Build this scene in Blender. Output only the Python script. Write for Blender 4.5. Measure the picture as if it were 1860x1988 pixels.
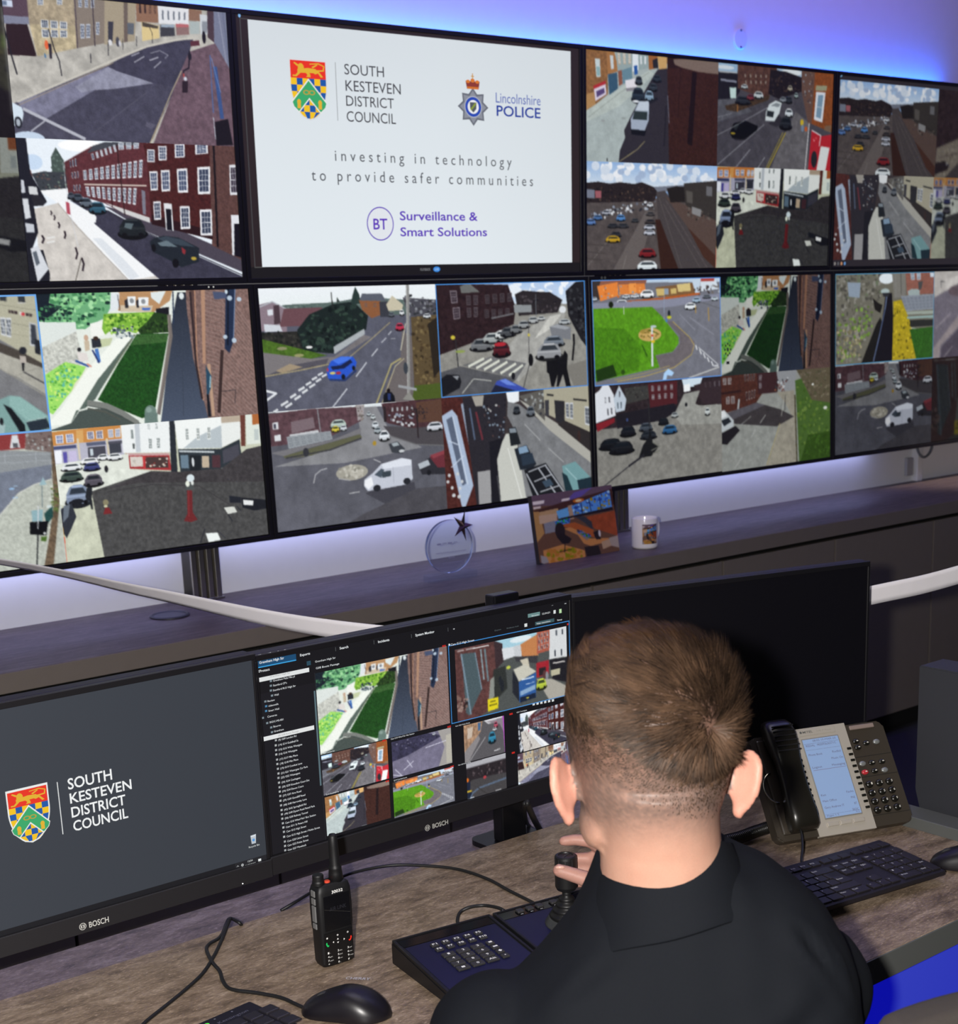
import bpy, bmesh, math, random
import numpy as np
from mathutils import Vector, Matrix, Euler
for o in list(bpy.data.objects): bpy.data.objects.remove(o, do_unlink=True)
S = bpy.context.scene; COL = S.collection
PI = math.pi
# ------------------------------------------------------------------ camera
cam_d = bpy.data.cameras.new('camera'); CAM = bpy.data.objects.new('camera', cam_d); COL.objects.link(CAM)
ROT = ((0.781256, -0.623080, -0.037564), (0.180105, 0.167391, 0.969300), (0.597664, 0.764036, -0.242995))
CAM.location = (-2.0687, -3.5908, 1.5896)
CAM.rotation_euler = Matrix(ROT).transposed() .to_euler() if False else Matrix((ROT[0], ROT[1], tuple(-v for v in ROT[2]))).transposed().to_euler()
cam_d.lens = 55.6542; cam_d.shift_x = -0.00184; cam_d.shift_y = 0.17631
cam_d.sensor_fit = 'HORIZONTAL'; cam_d.sensor_width = 36.0
cam_d.clip_start = .05; cam_d.clip_end = 60
cam_d.dof.use_dof = True; cam_d.dof.focus_distance = 2.15; cam_d.dof.aperture_fstop = 13
S.camera = CAM
# ------------------------------------------------------------------ world and lights
W = bpy.data.worlds.new('room_ambient'); S.world = W; W.use_nodes = True
W.node_tree.nodes['Background'].inputs[0].default_value = (.80, .82, 1.0, 1)
W.node_tree.nodes['Background'].inputs[1].default_value = .035
def lamp(name, kind, loc, power, color, target=None, size=None, sizey=None, radius=None, spot=None):
    d = bpy.data.lights.new(name, kind); o = bpy.data.objects.new(name, d); COL.objects.link(o)
    d.energy = power; d.color = color; o.location = loc
    if target is not None: o.rotation_euler = (Vector(target) - Vector(loc)).to_track_quat('-Z', 'Y').to_euler()
    if kind == 'AREA':
        d.shape = 'RECTANGLE'; d.size = size; d.size_y = sizey or size
    if radius is not None: d.shadow_soft_size = radius
    if spot: d.spot_size = spot; d.spot_blend = .6
    return o
R_ = CAM.matrix_world.to_3x3() if False else ROT
cam_right = Vector(ROT[0]); cam_up = Vector(ROT[1]); cam_fwd = Vector(ROT[2]); CL = Vector(CAM.location)
FLASH = CL - cam_right * .095 + cam_up * .02 - cam_fwd * .02
lamp('camera_flash', 'SPOT', FLASH, 238, (1.0, .965, .92), FLASH + cam_fwd * 3 - cam_up * .35, radius=.022, spot=1.75)
# blue LED strip along the top edge of the video wall, washing the wall above it
lamp('led_strip_upper', 'AREA', (.9, .066, 2.345), 15, (.012, .13, 1.0), (.9, .115, 2.75), 4.6, .03)
lamp('led_wash_upper', 'AREA', (.6, -.5, 3.05), 12, (.30, .10, 1.0), (.6, .1, 2.45), 5.0, .12)
lamp('lower_wall_fill', 'AREA', (.5, .055, 1.02), 3.4, (.46, .5, 1.0), (.5, .09, .80), 4.6, .03)  # added bluish-white fill that brightens the wall below the screens
lamp('blue_room_fill', 'AREA', (.9, -1.7, 3.25), 17, (.40, .42, 1.0), (.9, .1, .85), 4.0, .5)  # added overhead fill without a fixture, tints lower wall and worktop blue
lamp('ceiling_panel_light', 'AREA', (-.4, -2.0, 3.1), 9, (1.0, .93, .86), (-.4, -2.0, 0), 1.6, 1.2)
lamp('warm_downlight', 'SPOT', (3.75, -.75, 2.6), 170, (1.0, .80, .66), (3.62, .1, .95), radius=.08, spot=.85)
V = S.view_settings
S.display_settings.display_device = 'sRGB'
V.view_transform = 'Standard'; V.look = 'None'; V.gamma = 1; V.use_curve_mapping = False; V.exposure = 0
# ------------------------------------------------------------------ helpers
def lin(h):
    c = [int(h[i:i+2], 16) / 255 for i in (0, 2, 4)]
    return tuple(v / 12.92 if v <= .04045 else ((v + .055) / 1.055) ** 2.4 for v in c)
MATS = {}
def mat(name, col, rough=.5, metal=0., spec=.5, noise=0., nscale=60., bump=0., bscale=300., emit=None, estr=1., stretch=None, trans=0., sss=0.):
    if name in MATS: return MATS[name]
    m = bpy.data.materials.new(name); m.use_nodes = True; nt = m.node_tree; b = nt.nodes['Principled BSDF']
    c = lin(col) if isinstance(col, str) else col
    b.inputs['Base Color'].default_value = (*c, 1); b.inputs['Roughness'].default_value = rough
    b.inputs['Metallic'].default_value = metal; b.inputs['Specular IOR Level'].default_value = spec
    if trans: b.inputs['Transmission Weight'].default_value = trans
    if emit:
        b.inputs['Emission Color'].default_value = (*(lin(emit) if isinstance(emit, str) else emit), 1); b.inputs['Emission Strength'].default_value = estr
    tc = nt.nodes.new('ShaderNodeTexCoord')
    src = tc.outputs['Object']
    if stretch:
        mp = nt.nodes.new('ShaderNodeMapping'); mp.inputs['Scale'].default_value = stretch; nt.links.new(src, mp.inputs[0]); src = mp.outputs[0]
    if noise:
        n = nt.nodes.new('ShaderNodeTexNoise'); n.inputs['Scale'].default_value = nscale; n.inputs['Detail'].default_value = 6
        nt.links.new(src, n.inputs['Vector'])
        r = nt.nodes.new('ShaderNodeMapRange'); r.inputs[1].default_value = .25; r.inputs[2].default_value = .75; r.inputs[3].default_value = 1 - noise; r.inputs[4].default_value = 1 + noise
        nt.links.new(n.outputs['Fac'], r.inputs[0])
        mx = nt.nodes.new('ShaderNodeVectorMath'); mx.operation = 'SCALE'; mx.inputs[0].default_value = c; nt.links.new(r.outputs[0], mx.inputs['Scale'])
        nt.links.new(mx.outputs[0], b.inputs['Base Color'])
    if bump:
        n2 = nt.nodes.new('ShaderNodeTexNoise'); n2.inputs['Scale'].default_value = bscale; n2.inputs['Detail'].default_value = 4
        nt.links.new(tc.outputs['Object'], n2.inputs['Vector'])
        bp = nt.nodes.new('ShaderNodeBump'); bp.inputs['Strength'].default_value = bump; bp.inputs['Distance'].default_value = .002
        nt.links.new(n2.outputs['Fac'], bp.inputs['Height']); nt.links.new(bp.outputs[0], b.inputs['Normal'])
    if sss:
        b.inputs['Subsurface Weight'].default_value = sss; b.inputs['Subsurface Radius'].default_value = (1, .35, .2); b.inputs['Subsurface Scale'].default_value = .008
    MATS[name] = m; return m
def attr_mat(name, emission, rough=.4, spec=.3, noise=0., sss=0., nscale=900):
    if name in MATS: return MATS[name]
    m = bpy.data.materials.new(name); m.use_nodes = True; nt = m.node_tree; b = nt.nodes['Principled BSDF']
    a = nt.nodes.new('ShaderNodeAttribute'); a.attribute_name = 'picture'
    b.inputs['Roughness'].default_value = rough; b.inputs['Specular IOR Level'].default_value = spec
    if emission:
        b.inputs['Base Color'].default_value = (.004, .004, .005, 1)
        nt.links.new(a.outputs['Color'], b.inputs['Emission Color']); b.inputs['Emission Strength'].default_value = 1
    else:
        if noise:
            tc = nt.nodes.new('ShaderNodeTexCoord'); n = nt.nodes.new('ShaderNodeTexNoise'); n.inputs['Scale'].default_value = nscale; n.inputs['Detail'].default_value = 3
            nt.links.new(tc.outputs['Object'], n.inputs['Vector'])
            r = nt.nodes.new('ShaderNodeMapRange'); r.inputs[1].default_value = .3; r.inputs[2].default_value = .7; r.inputs[3].default_value = 1 - noise; r.inputs[4].default_value = 1 + noise
            nt.links.new(n.outputs['Fac'], r.inputs[0])
            mx = nt.nodes.new('ShaderNodeVectorMath'); mx.operation = 'SCALE'; nt.links.new(a.outputs['Color'], mx.inputs[0]); nt.links.new(r.outputs[0], mx.inputs['Scale'])
            nt.links.new(mx.outputs[0], b.inputs['Base Color'])
        else: nt.links.new(a.outputs['Color'], b.inputs['Base Color'])
        if sss:
            b.inputs['Subsurface Weight'].default_value = sss; b.inputs['Subsurface Radius'].default_value = (1, .35, .2); b.inputs['Subsurface Scale'].default_value = .008
    MATS[name] = m; return m
def tag(o, label=None, cat=None, group=None, kind=None):
    if label: o['label'] = label
    if cat: o['category'] = cat
    if group: o['group'] = group
    if kind: o['kind'] = kind
    return o
def thing(name, label, cat, loc=(0, 0, 0), rot=(0, 0, 0), group=None, kind=None):
    o = bpy.data.objects.new(name, None); COL.objects.link(o); o.empty_display_size = .05
    o.location = loc; o.rotation_euler = rot
    return tag(o, label, cat, group, kind)
def rootmat(p): return Matrix.LocRotScale(p.location, p.rotation_euler, p.scale)
def link(name, me, m, parent=None, label=None, smooth=False, world=False):
    if m is not None and not len(me.materials): me.materials.append(m)
    o = bpy.data.objects.new(name, me); COL.objects.link(o)
    if smooth: me.polygons.foreach_set('use_smooth', [True] * len(me.polygons))
    if parent:
        if world:
            M = rootmat(parent); q = parent
            while q.parent: q = q.parent; M = rootmat(q) @ M
            me.transform(M.inverted())
        o.parent = parent
    if label: o['label'] = label
    return o
def obj(name, bm, m, parent=None, label=None, smooth=False, world=False):
    bmesh.ops.recalc_face_normals(bm, faces=bm.faces[:])
    me = bpy.data.meshes.new(name); bm.to_mesh(me); bm.free(); return link(name, me, m, parent, label, smooth, world)
def B(): return bmesh.new()
def box(bm, lo, hi, bev=0., seg=2, M=None):
    lo = Vector(lo); hi = Vector(hi); c = (lo + hi) / 2; s = hi - lo
    r = bmesh.ops.create_cube(bm, size=1, matrix=Matrix.Translation(c) @ Matrix.Diagonal((*s, 1)))
    vs = r['verts']
    if bev:
        es = list({e for v in vs for e in v.link_edges})
        g = bmesh.ops.bevel(bm, geom=es, offset=bev, segments=seg, affect='EDGES', profile=.5); vs = list({v for f in g['faces'] for v in f.verts} | {v for v in vs if v.is_valid})
    if M is not None: bmesh.ops.transform(bm, matrix=M, verts=[v for v in vs if v.is_valid])
    return vs
def cyl(bm, p0, p1, r0, r1=None, n=24, caps=True):
    p0 = Vector(p0); p1 = Vector(p1); d = p1 - p0; r1 = r0 if r1 is None else r1
    M = Matrix.Translation((p0 + p1) / 2) @ d.to_track_quat('Z', 'Y').to_matrix().to_4x4()
    return bmesh.ops.create_cone(bm, cap_ends=caps, segments=n, radius1=r0, radius2=r1, depth=d.length, matrix=M)['verts']
def ball(bm, c, r, M=None, sub=3):
    r = (r, r, r) if not hasattr(r, '__len__') else r
    T = Matrix.Translation(c) @ (M.to_4x4() if M is not None else Matrix()) @ Matrix.Diagonal((*r, 1))
    return bmesh.ops.create_icosphere(bm, subdivisions=sub, radius=1, matrix=T)['verts']
def lathe(bm, prof, n=40, M=Matrix()):
    rings = []
    for r, z in prof:
        rings.append([bm.verts.new(M @ Vector((r * math.cos(2 * PI * i / n), r * math.sin(2 * PI * i / n), z))) for i in range(n)])
    for a, b in zip(rings, rings[1:]):
        for i in range(n): bm.faces.new((a[i], a[(i + 1) % n], b[(i + 1) % n], b[i]))
    if prof[0][0] > 1e-5: bm.faces.new(rings[0][::-1])
    if prof[-1][0] > 1e-5: bm.faces.new(rings[-1])
def loft(bm, rings, cap=True):
    R = [[bm.verts.new(p) for p in r] for r in rings]; n = len(R[0])
    for a, b in zip(R, R[1:]):
        for i in range(n): bm.faces.new((a[i], a[(i + 1) % n], b[(i + 1) % n], b[i]))
    if cap: bm.faces.new(R[0][::-1]); bm.faces.new(R[-1])
def spline(pts, k=8):
    P = [Vector(p) for p in pts]; P = [P[0] * 2 - P[1]] + P + [P[-1] * 2 - P[-2]]; out = []
    for i in range(1, len(P) - 2):
        for j in range(k):
            t = j / k; a, b, c, d = P[i - 1:i + 3]
            out.append(.5 * ((2 * b) + (c - a) * t + (2 * a - 5 * b + 4 * c - d) * t * t + (3 * b - a - 3 * c + d) * t ** 3))
    return out + [P[-2]]
def tube(bm, pts, r, n=10):
    pts = [Vector(p) for p in pts]; rings = []; up = Vector((0, 0, 1)); prev = None
    for i, p in enumerate(pts):
        t = (pts[min(i + 1, len(pts) - 1)] - pts[max(i - 1, 0)]).normalized()
        if prev is None:
            a = t.orthogonal().normalized()
        else:
            a = (prev - t * prev.dot(t)); a = a.normalized() if a.length > 1e-6 else t.orthogonal().normalized()
        prev = a; b = t.cross(a); rr = r[i] if hasattr(r, '__len__') else r
        rings.append([p + (a * math.cos(2 * PI * k / n) + b * math.sin(2 * PI * k / n)) * rr for k in range(n)])
    loft(bm, rings)
def prism(bm, poly, h0, h1, M=Matrix()):
    a = [bm.verts.new(M @ Vector((x, y, h0))) for x, y in poly]; b = [bm.verts.new(M @ Vector((x, y, h1))) for x, y in poly]; n = len(a)
    bm.faces.new(a[::-1]); bm.faces.new(b)
    for i in range(n): bm.faces.new((a[i], a[(i + 1) % n], b[(i + 1) % n], b[i]))
def rrect(x0, y0, x1, y1, r, n=5):
    out = []
    for cx, cy, a in ((x1 - r, y1 - r, 0), (x0 + r, y1 - r, 90), (x0 + r, y0 + r, 180), (x1 - r, y0 + r, 270)):
        for i in range(n + 1):
            t = math.radians(a + 90 * i / n); out.append((cx + r * math.cos(t), cy + r * math.sin(t)))
    return out
# a frame for flat things: maps (u, v, height above surface) to local space
XZ = Matrix(((1, 0, 0, 0), (0, 0, -1, 0), (0, 1, 0, 0), (0, 0, 0, 1)))
# ---- lettering
_cap = {}
def text_arrays(s, bold=0):
    cu = bpy.data.curves.new('lettering', 'FONT'); cu.body = s; cu.size = 1; cu.resolution_u = 3; cu.offset = .014 if bold else 0.001
    o = bpy.data.objects.new('lettering_tmp', cu); COL.objects.link(o)
    dg = bpy.context.evaluated_depsgraph_get(); me = o.evaluated_get(dg).to_mesh()
    v = np.array([p.co[:2] for p in me.vertices]) if len(me.vertices) else np.zeros((0, 2)); f = [tuple(p.vertices) for p in me.polygons]
    o.evaluated_get(dg).to_mesh_clear(); bpy.data.objects.remove(o); bpy.data.curves.remove(cu)
    return v, f
def capheight():
    if 'h' not in _cap: _cap['h'] = text_arrays('H')[0][:, 1].max()
    return _cap['h']
def fit_text(s, x0, y0, x1, cap, bold=0):
    v, f = text_arrays(s, bold)
    if not len(v): return v, f
    w = np.ptp(v[:, 0]); v = v.copy(); v[:, 0] = (v[:, 0] - v[:, 0].min()) * (x1 - x0) / w + x0; v[:, 1] = v[:, 1] * cap / capheight() + y0
    return v, f
def flat(name, items, m, parent, h=.0, F=XZ, dh=2e-5, label=None, world=False):
    """One flat mesh of coloured outlines: items are ('p', colour, points) or ('t', colour, text, x0, y0, x1, cap, bold)."""
    vs = []; fs = []; cs = []; z = h
    for it in items:
        c = lin(it[1]) if isinstance(it[1], str) else it[1]
        if it[0] == 'p': v = np.array(it[2], float); f = [tuple(range(len(v)))]
        else: v, f = fit_text(*it[2:])
        k = len(vs); vs += [F @ Vector((a, b, z)) for a, b in v]
        for q in f: fs.append(tuple(i + k for i in q)); cs.append(c)
        z += dh
    me = bpy.data.meshes.new(name); me.from_pydata([tuple(v) for v in vs], [], fs)
    a = me.color_attributes.new('picture', 'FLOAT_COLOR', 'CORNER'); data = []
    for q, c in zip(fs, cs): data += [*c, 1.] * len(q)
    a.data.foreach_set('color', data); return link(name, me, m, parent, label, world=world)
def circ(cx, cy, rx, ry=None, n=28, a0=0, a1=360):
    ry = rx if ry is None else ry
    return [(cx + rx * math.cos(math.radians(a0 + (a1 - a0) * i / n)), cy + ry * math.sin(math.radians(a0 + (a1 - a0) * i / n))) for i in range(n + (0 if a1 - a0 == 360 else 1))]
def rc(x0, y0, x1, y1): return [(x0, y0), (x1, y0), (x1, y1), (x0, y1)]
def seg(a, b, w):
    a = Vector(a); b = Vector(b); d = (b - a); n = Vector((-d.y, d.x)).normalized() * w / 2
    return [tuple(a + n), tuple(b + n), tuple(b - n), tuple(a - n)]
SCREEN = attr_mat('lit_screen', True, .45, .25)
PRINT = attr_mat('printed_ink', False, .55, .3)
# ------------------------------------------------------------------ pictures on the screens
def hexc(h): return np.array([int(h[i:i+2],16)/255 for i in (0,2,4)])
def smooth_noise(h,w,cell,rng):
    gh,gw=int(h/cell)+3,int(w/cell)+3
    g=rng.random((gh,gw));ys=np.arange(h)/cell;xs=np.arange(w)/cell
    y0=ys.astype(int);x0=xs.astype(int);fy=(ys-y0)[:,None];fx=(xs-x0)[None]
    return (g[y0][:,x0]*(1-fx)+g[y0][:,x0+1]*fx)*(1-fy)+(g[y0+1][:,x0]*(1-fx)+g[y0+1][:,x0+1]*fx)*fy
class Painter:
    """Paints one screen picture from outlines given in thousandths of the picture's own width and height."""
    def __init__(s,w,h,seed):
        s.w,s.h=w*2,h*2;s.a=np.zeros((s.h,s.w,3));s.rng=np.random.default_rng(seed)
    def box(s,p,m=1):
        x0,y0=np.floor(p.min(0)).astype(int)-m;x1,y1=np.ceil(p.max(0)).astype(int)+m
        x0=max(x0,0);y0=max(y0,0);x1=min(x1,s.w);y1=min(y1,s.h)
        return (x0,y0,x1,y1) if x1>x0 and y1>y0 else None
    def px(s,pts): return np.array(pts,float)*np.array([s.w,s.h])/1000
    def mask(s,p):
        b=s.box(p)
        if not b: return None
        x0,y0,x1,y1=b;X=np.arange(x0,x1)[None]+.5;Y=np.arange(y0,y1)[:,None]+.5
        m=np.zeros((y1-y0,x1-x0),bool);q=np.roll(p,-1,0)
        for (ax,ay),(bx,by) in zip(p,q):
            if ay==by: continue
            m^=((Y>=min(ay,by))&(Y<max(ay,by)))&(X<ax+(Y-ay)*(bx-ax)/(by-ay))
        return m,slice(y0,y1),slice(x0,x1)
    def fill(s,p,c):
        r=s.mask(p)
        if r: m,sy,sx=r;s.a[sy,sx][m]=c
    def ell(s,cx,cy,rx,ry,c):
        b=s.box(np.array([[cx-rx,cy-ry],[cx+rx,cy+ry]]))
        if b:
            x0,y0,x1,y1=b;X=np.arange(x0,x1)[None]+.5;Y=np.arange(y0,y1)[:,None]+.5
            m=((X-cx)/max(rx,.7))**2+((Y-cy)/max(ry,.7))**2<1;s.a[y0:y1,x0:x1][m]=c
    def line(s,p,w,c):
        w=max(w,1.1)
        for a,b in zip(p[:-1],p[1:]):
            d=b-a;n=np.array([-d[1],d[0]])/(np.hypot(*d)+1e-9)*w/2
            s.fill(np.array([a+n,b+n,b-n,a-n]),c)
        for a in p[1:-1]: s.ell(a[0],a[1],w/2,w/2,c)
    def run(s,ops):
        for o in ops:
            t=o.split();k=t[0]
            P=[[int(v) for v in u.split(',')] for u in t[1:] if ',' in u and len(u.split(',')[0])<6 and '#' not in u]
            if k=='P': s.fill(s.px(P),hexc(t[1]))
            elif k=='G':
                p=s.px(P);r=s.mask(p)
                if r:
                    m,sy,sx=r;y=np.arange(sy.start,sy.stop)[:,None,None];f=np.clip((y-p[:,1].min())/np.ptp(p[:,1]),0,1)
                    g=hexc(t[1])*(1-f)+hexc(t[2])*f;s.a[sy,sx]=np.where(m[...,None],np.broadcast_to(g,s.a[sy,sx].shape),s.a[sy,sx])
            elif k=='L': s.line(s.px(P),int(t[2])*s.h/1000,hexc(t[1]))
            elif k=='E':
                p=s.px(P);s.ell(*p[0],*p[1],hexc(t[1]))
            elif k=='N':
                r=s.mask(s.px(P)) if P else (np.ones((s.h,s.w),bool),slice(0,s.h),slice(0,s.w))
                if r:
                    m,sy,sx=r;c=max(int(t[2])*s.h/1000,1.5)
                    n=smooth_noise(*m.shape,c,s.rng)+.6*smooth_noise(*m.shape,max(c/3,1.2),s.rng)-.8
                    s.a[sy,sx]*=1+np.where(m,n*float(t[1])*2,0)[...,None]
            elif k=='S':
                cs=[hexc(c) for c in t[1][1:].split(',')];p=s.px(P);r=s.mask(p);n,z=int(t[-2]),int(t[-1])*s.h/1000
                if r:
                    m,sy,sx=r;ys,xs=np.nonzero(m)
                    if len(ys):
                        for i in s.rng.integers(0,len(ys),n):
                            q=z*(.5+s.rng.random(2))/2;s.ell(xs[i]+sx.start,ys[i]+sy.start,q[0],q[1]*.8,cs[s.rng.integers(len(cs))])
            elif k=='W':
                q=s.px(P[:4]);nx,ny,fx,fy=int(t[-4]),int(t[-3]),float(t[-2]),float(t[-1])
                B=lambda u,v:(q[0]*(1-u)+q[1]*u)*(1-v)+(q[3]*(1-u)+q[2]*u)*v
                R=lambda a,b,c,d:np.array([B(a,b),B(c,b),B(c,d),B(a,d)])
                for i in range(nx):
                    for j in range(ny):
                        u=(i+.5)/nx;v=(j+.5)/ny;du=fx/nx/2;dv=fy/ny/2
                        s.fill(R(u-du,v-dv,u+du,v+dv),hexc(t[1]))
                        iu,iv=du*.74,dv*.82
                        s.fill(R(u-iu,v-iv,u+iu,v+iv),hexc(t[2]))
                        hx=np.ptp(R(u-iu,v-iv,u+iu,v+iv)[:,0])
                        if hx>7:
                            f=hexc(t[1])
                            for z in (-.33,.33): s.line(np.array([B(u+iu*z,v-iv),B(u+iu*z,v+iv)]),1.1,f)
                            for z in (-.5,0,.5): s.line(np.array([B(u-iu,v+iv*z),B(u+iu,v+iv*z)]),1.1 if z else 1.8,f)
            elif k=='B':
                p=s.px(P);n=int(t[-1])
                for i in range(n):
                    f=i/(n-1);s.line(np.array([p[0]*(1-f)+p[1]*f,p[2]*(1-f)+p[3]*f]),int(t[2])*s.h/1000,hexc(t[1]))
            elif k=='K':
                (cx,cy),(w,h)=s.px(P);c=hexc(t[1]);x0,y0=cx-w/2,cy-h/2
                s.ell(cx,cy+h*.3,w*.55,h*.28,c*.18+.03)
                F=lambda l,cc:s.fill(np.array(l)*[w,h]+[x0,y0],cc)
                F([(.04,.42),(.2,.1),(.36,.02),(.68,.02),(.84,.12),(.96,.42),(.98,.78),(.88,.88),(.12,.88),(.02,.78)],c)
                F([(.16,.42),(.26,.16),(.74,.16),(.86,.42)],c*.25+np.array([.06,.08,.1]))
                F([(.3,.04),(.7,.04),(.72,.13),(.28,.13)],np.minimum(c*1.2+.06,1))
                F([(.04,.46),(.96,.46),(.97,.56),(.03,.56)],np.minimum(c*1.12+.03,1))
                s.ell(x0+w*.2,y0+h*.84,w*.1,h*.12,np.array([.06,.06,.07]));s.ell(x0+w*.8,y0+h*.84,w*.1,h*.12,np.array([.06,.06,.07]))
    def result(s,gain=1.,gamma=1.,grain=.012):
        a=s.a.reshape(s.h//2,2,s.w//2,2,3).mean((1,3));b=np.pad(a,((1,1),(1,1),(0,0)),'edge')
        a=.52*a+.12*(b[:-2,1:-1]+b[2:,1:-1]+b[1:-1,:-2]+b[1:-1,2:])
        a=np.clip(a,0,1)**gamma*gain+s.rng.normal(0,grain,a.shape[:2])[...,None]
        return np.clip(a,0,1)

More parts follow.
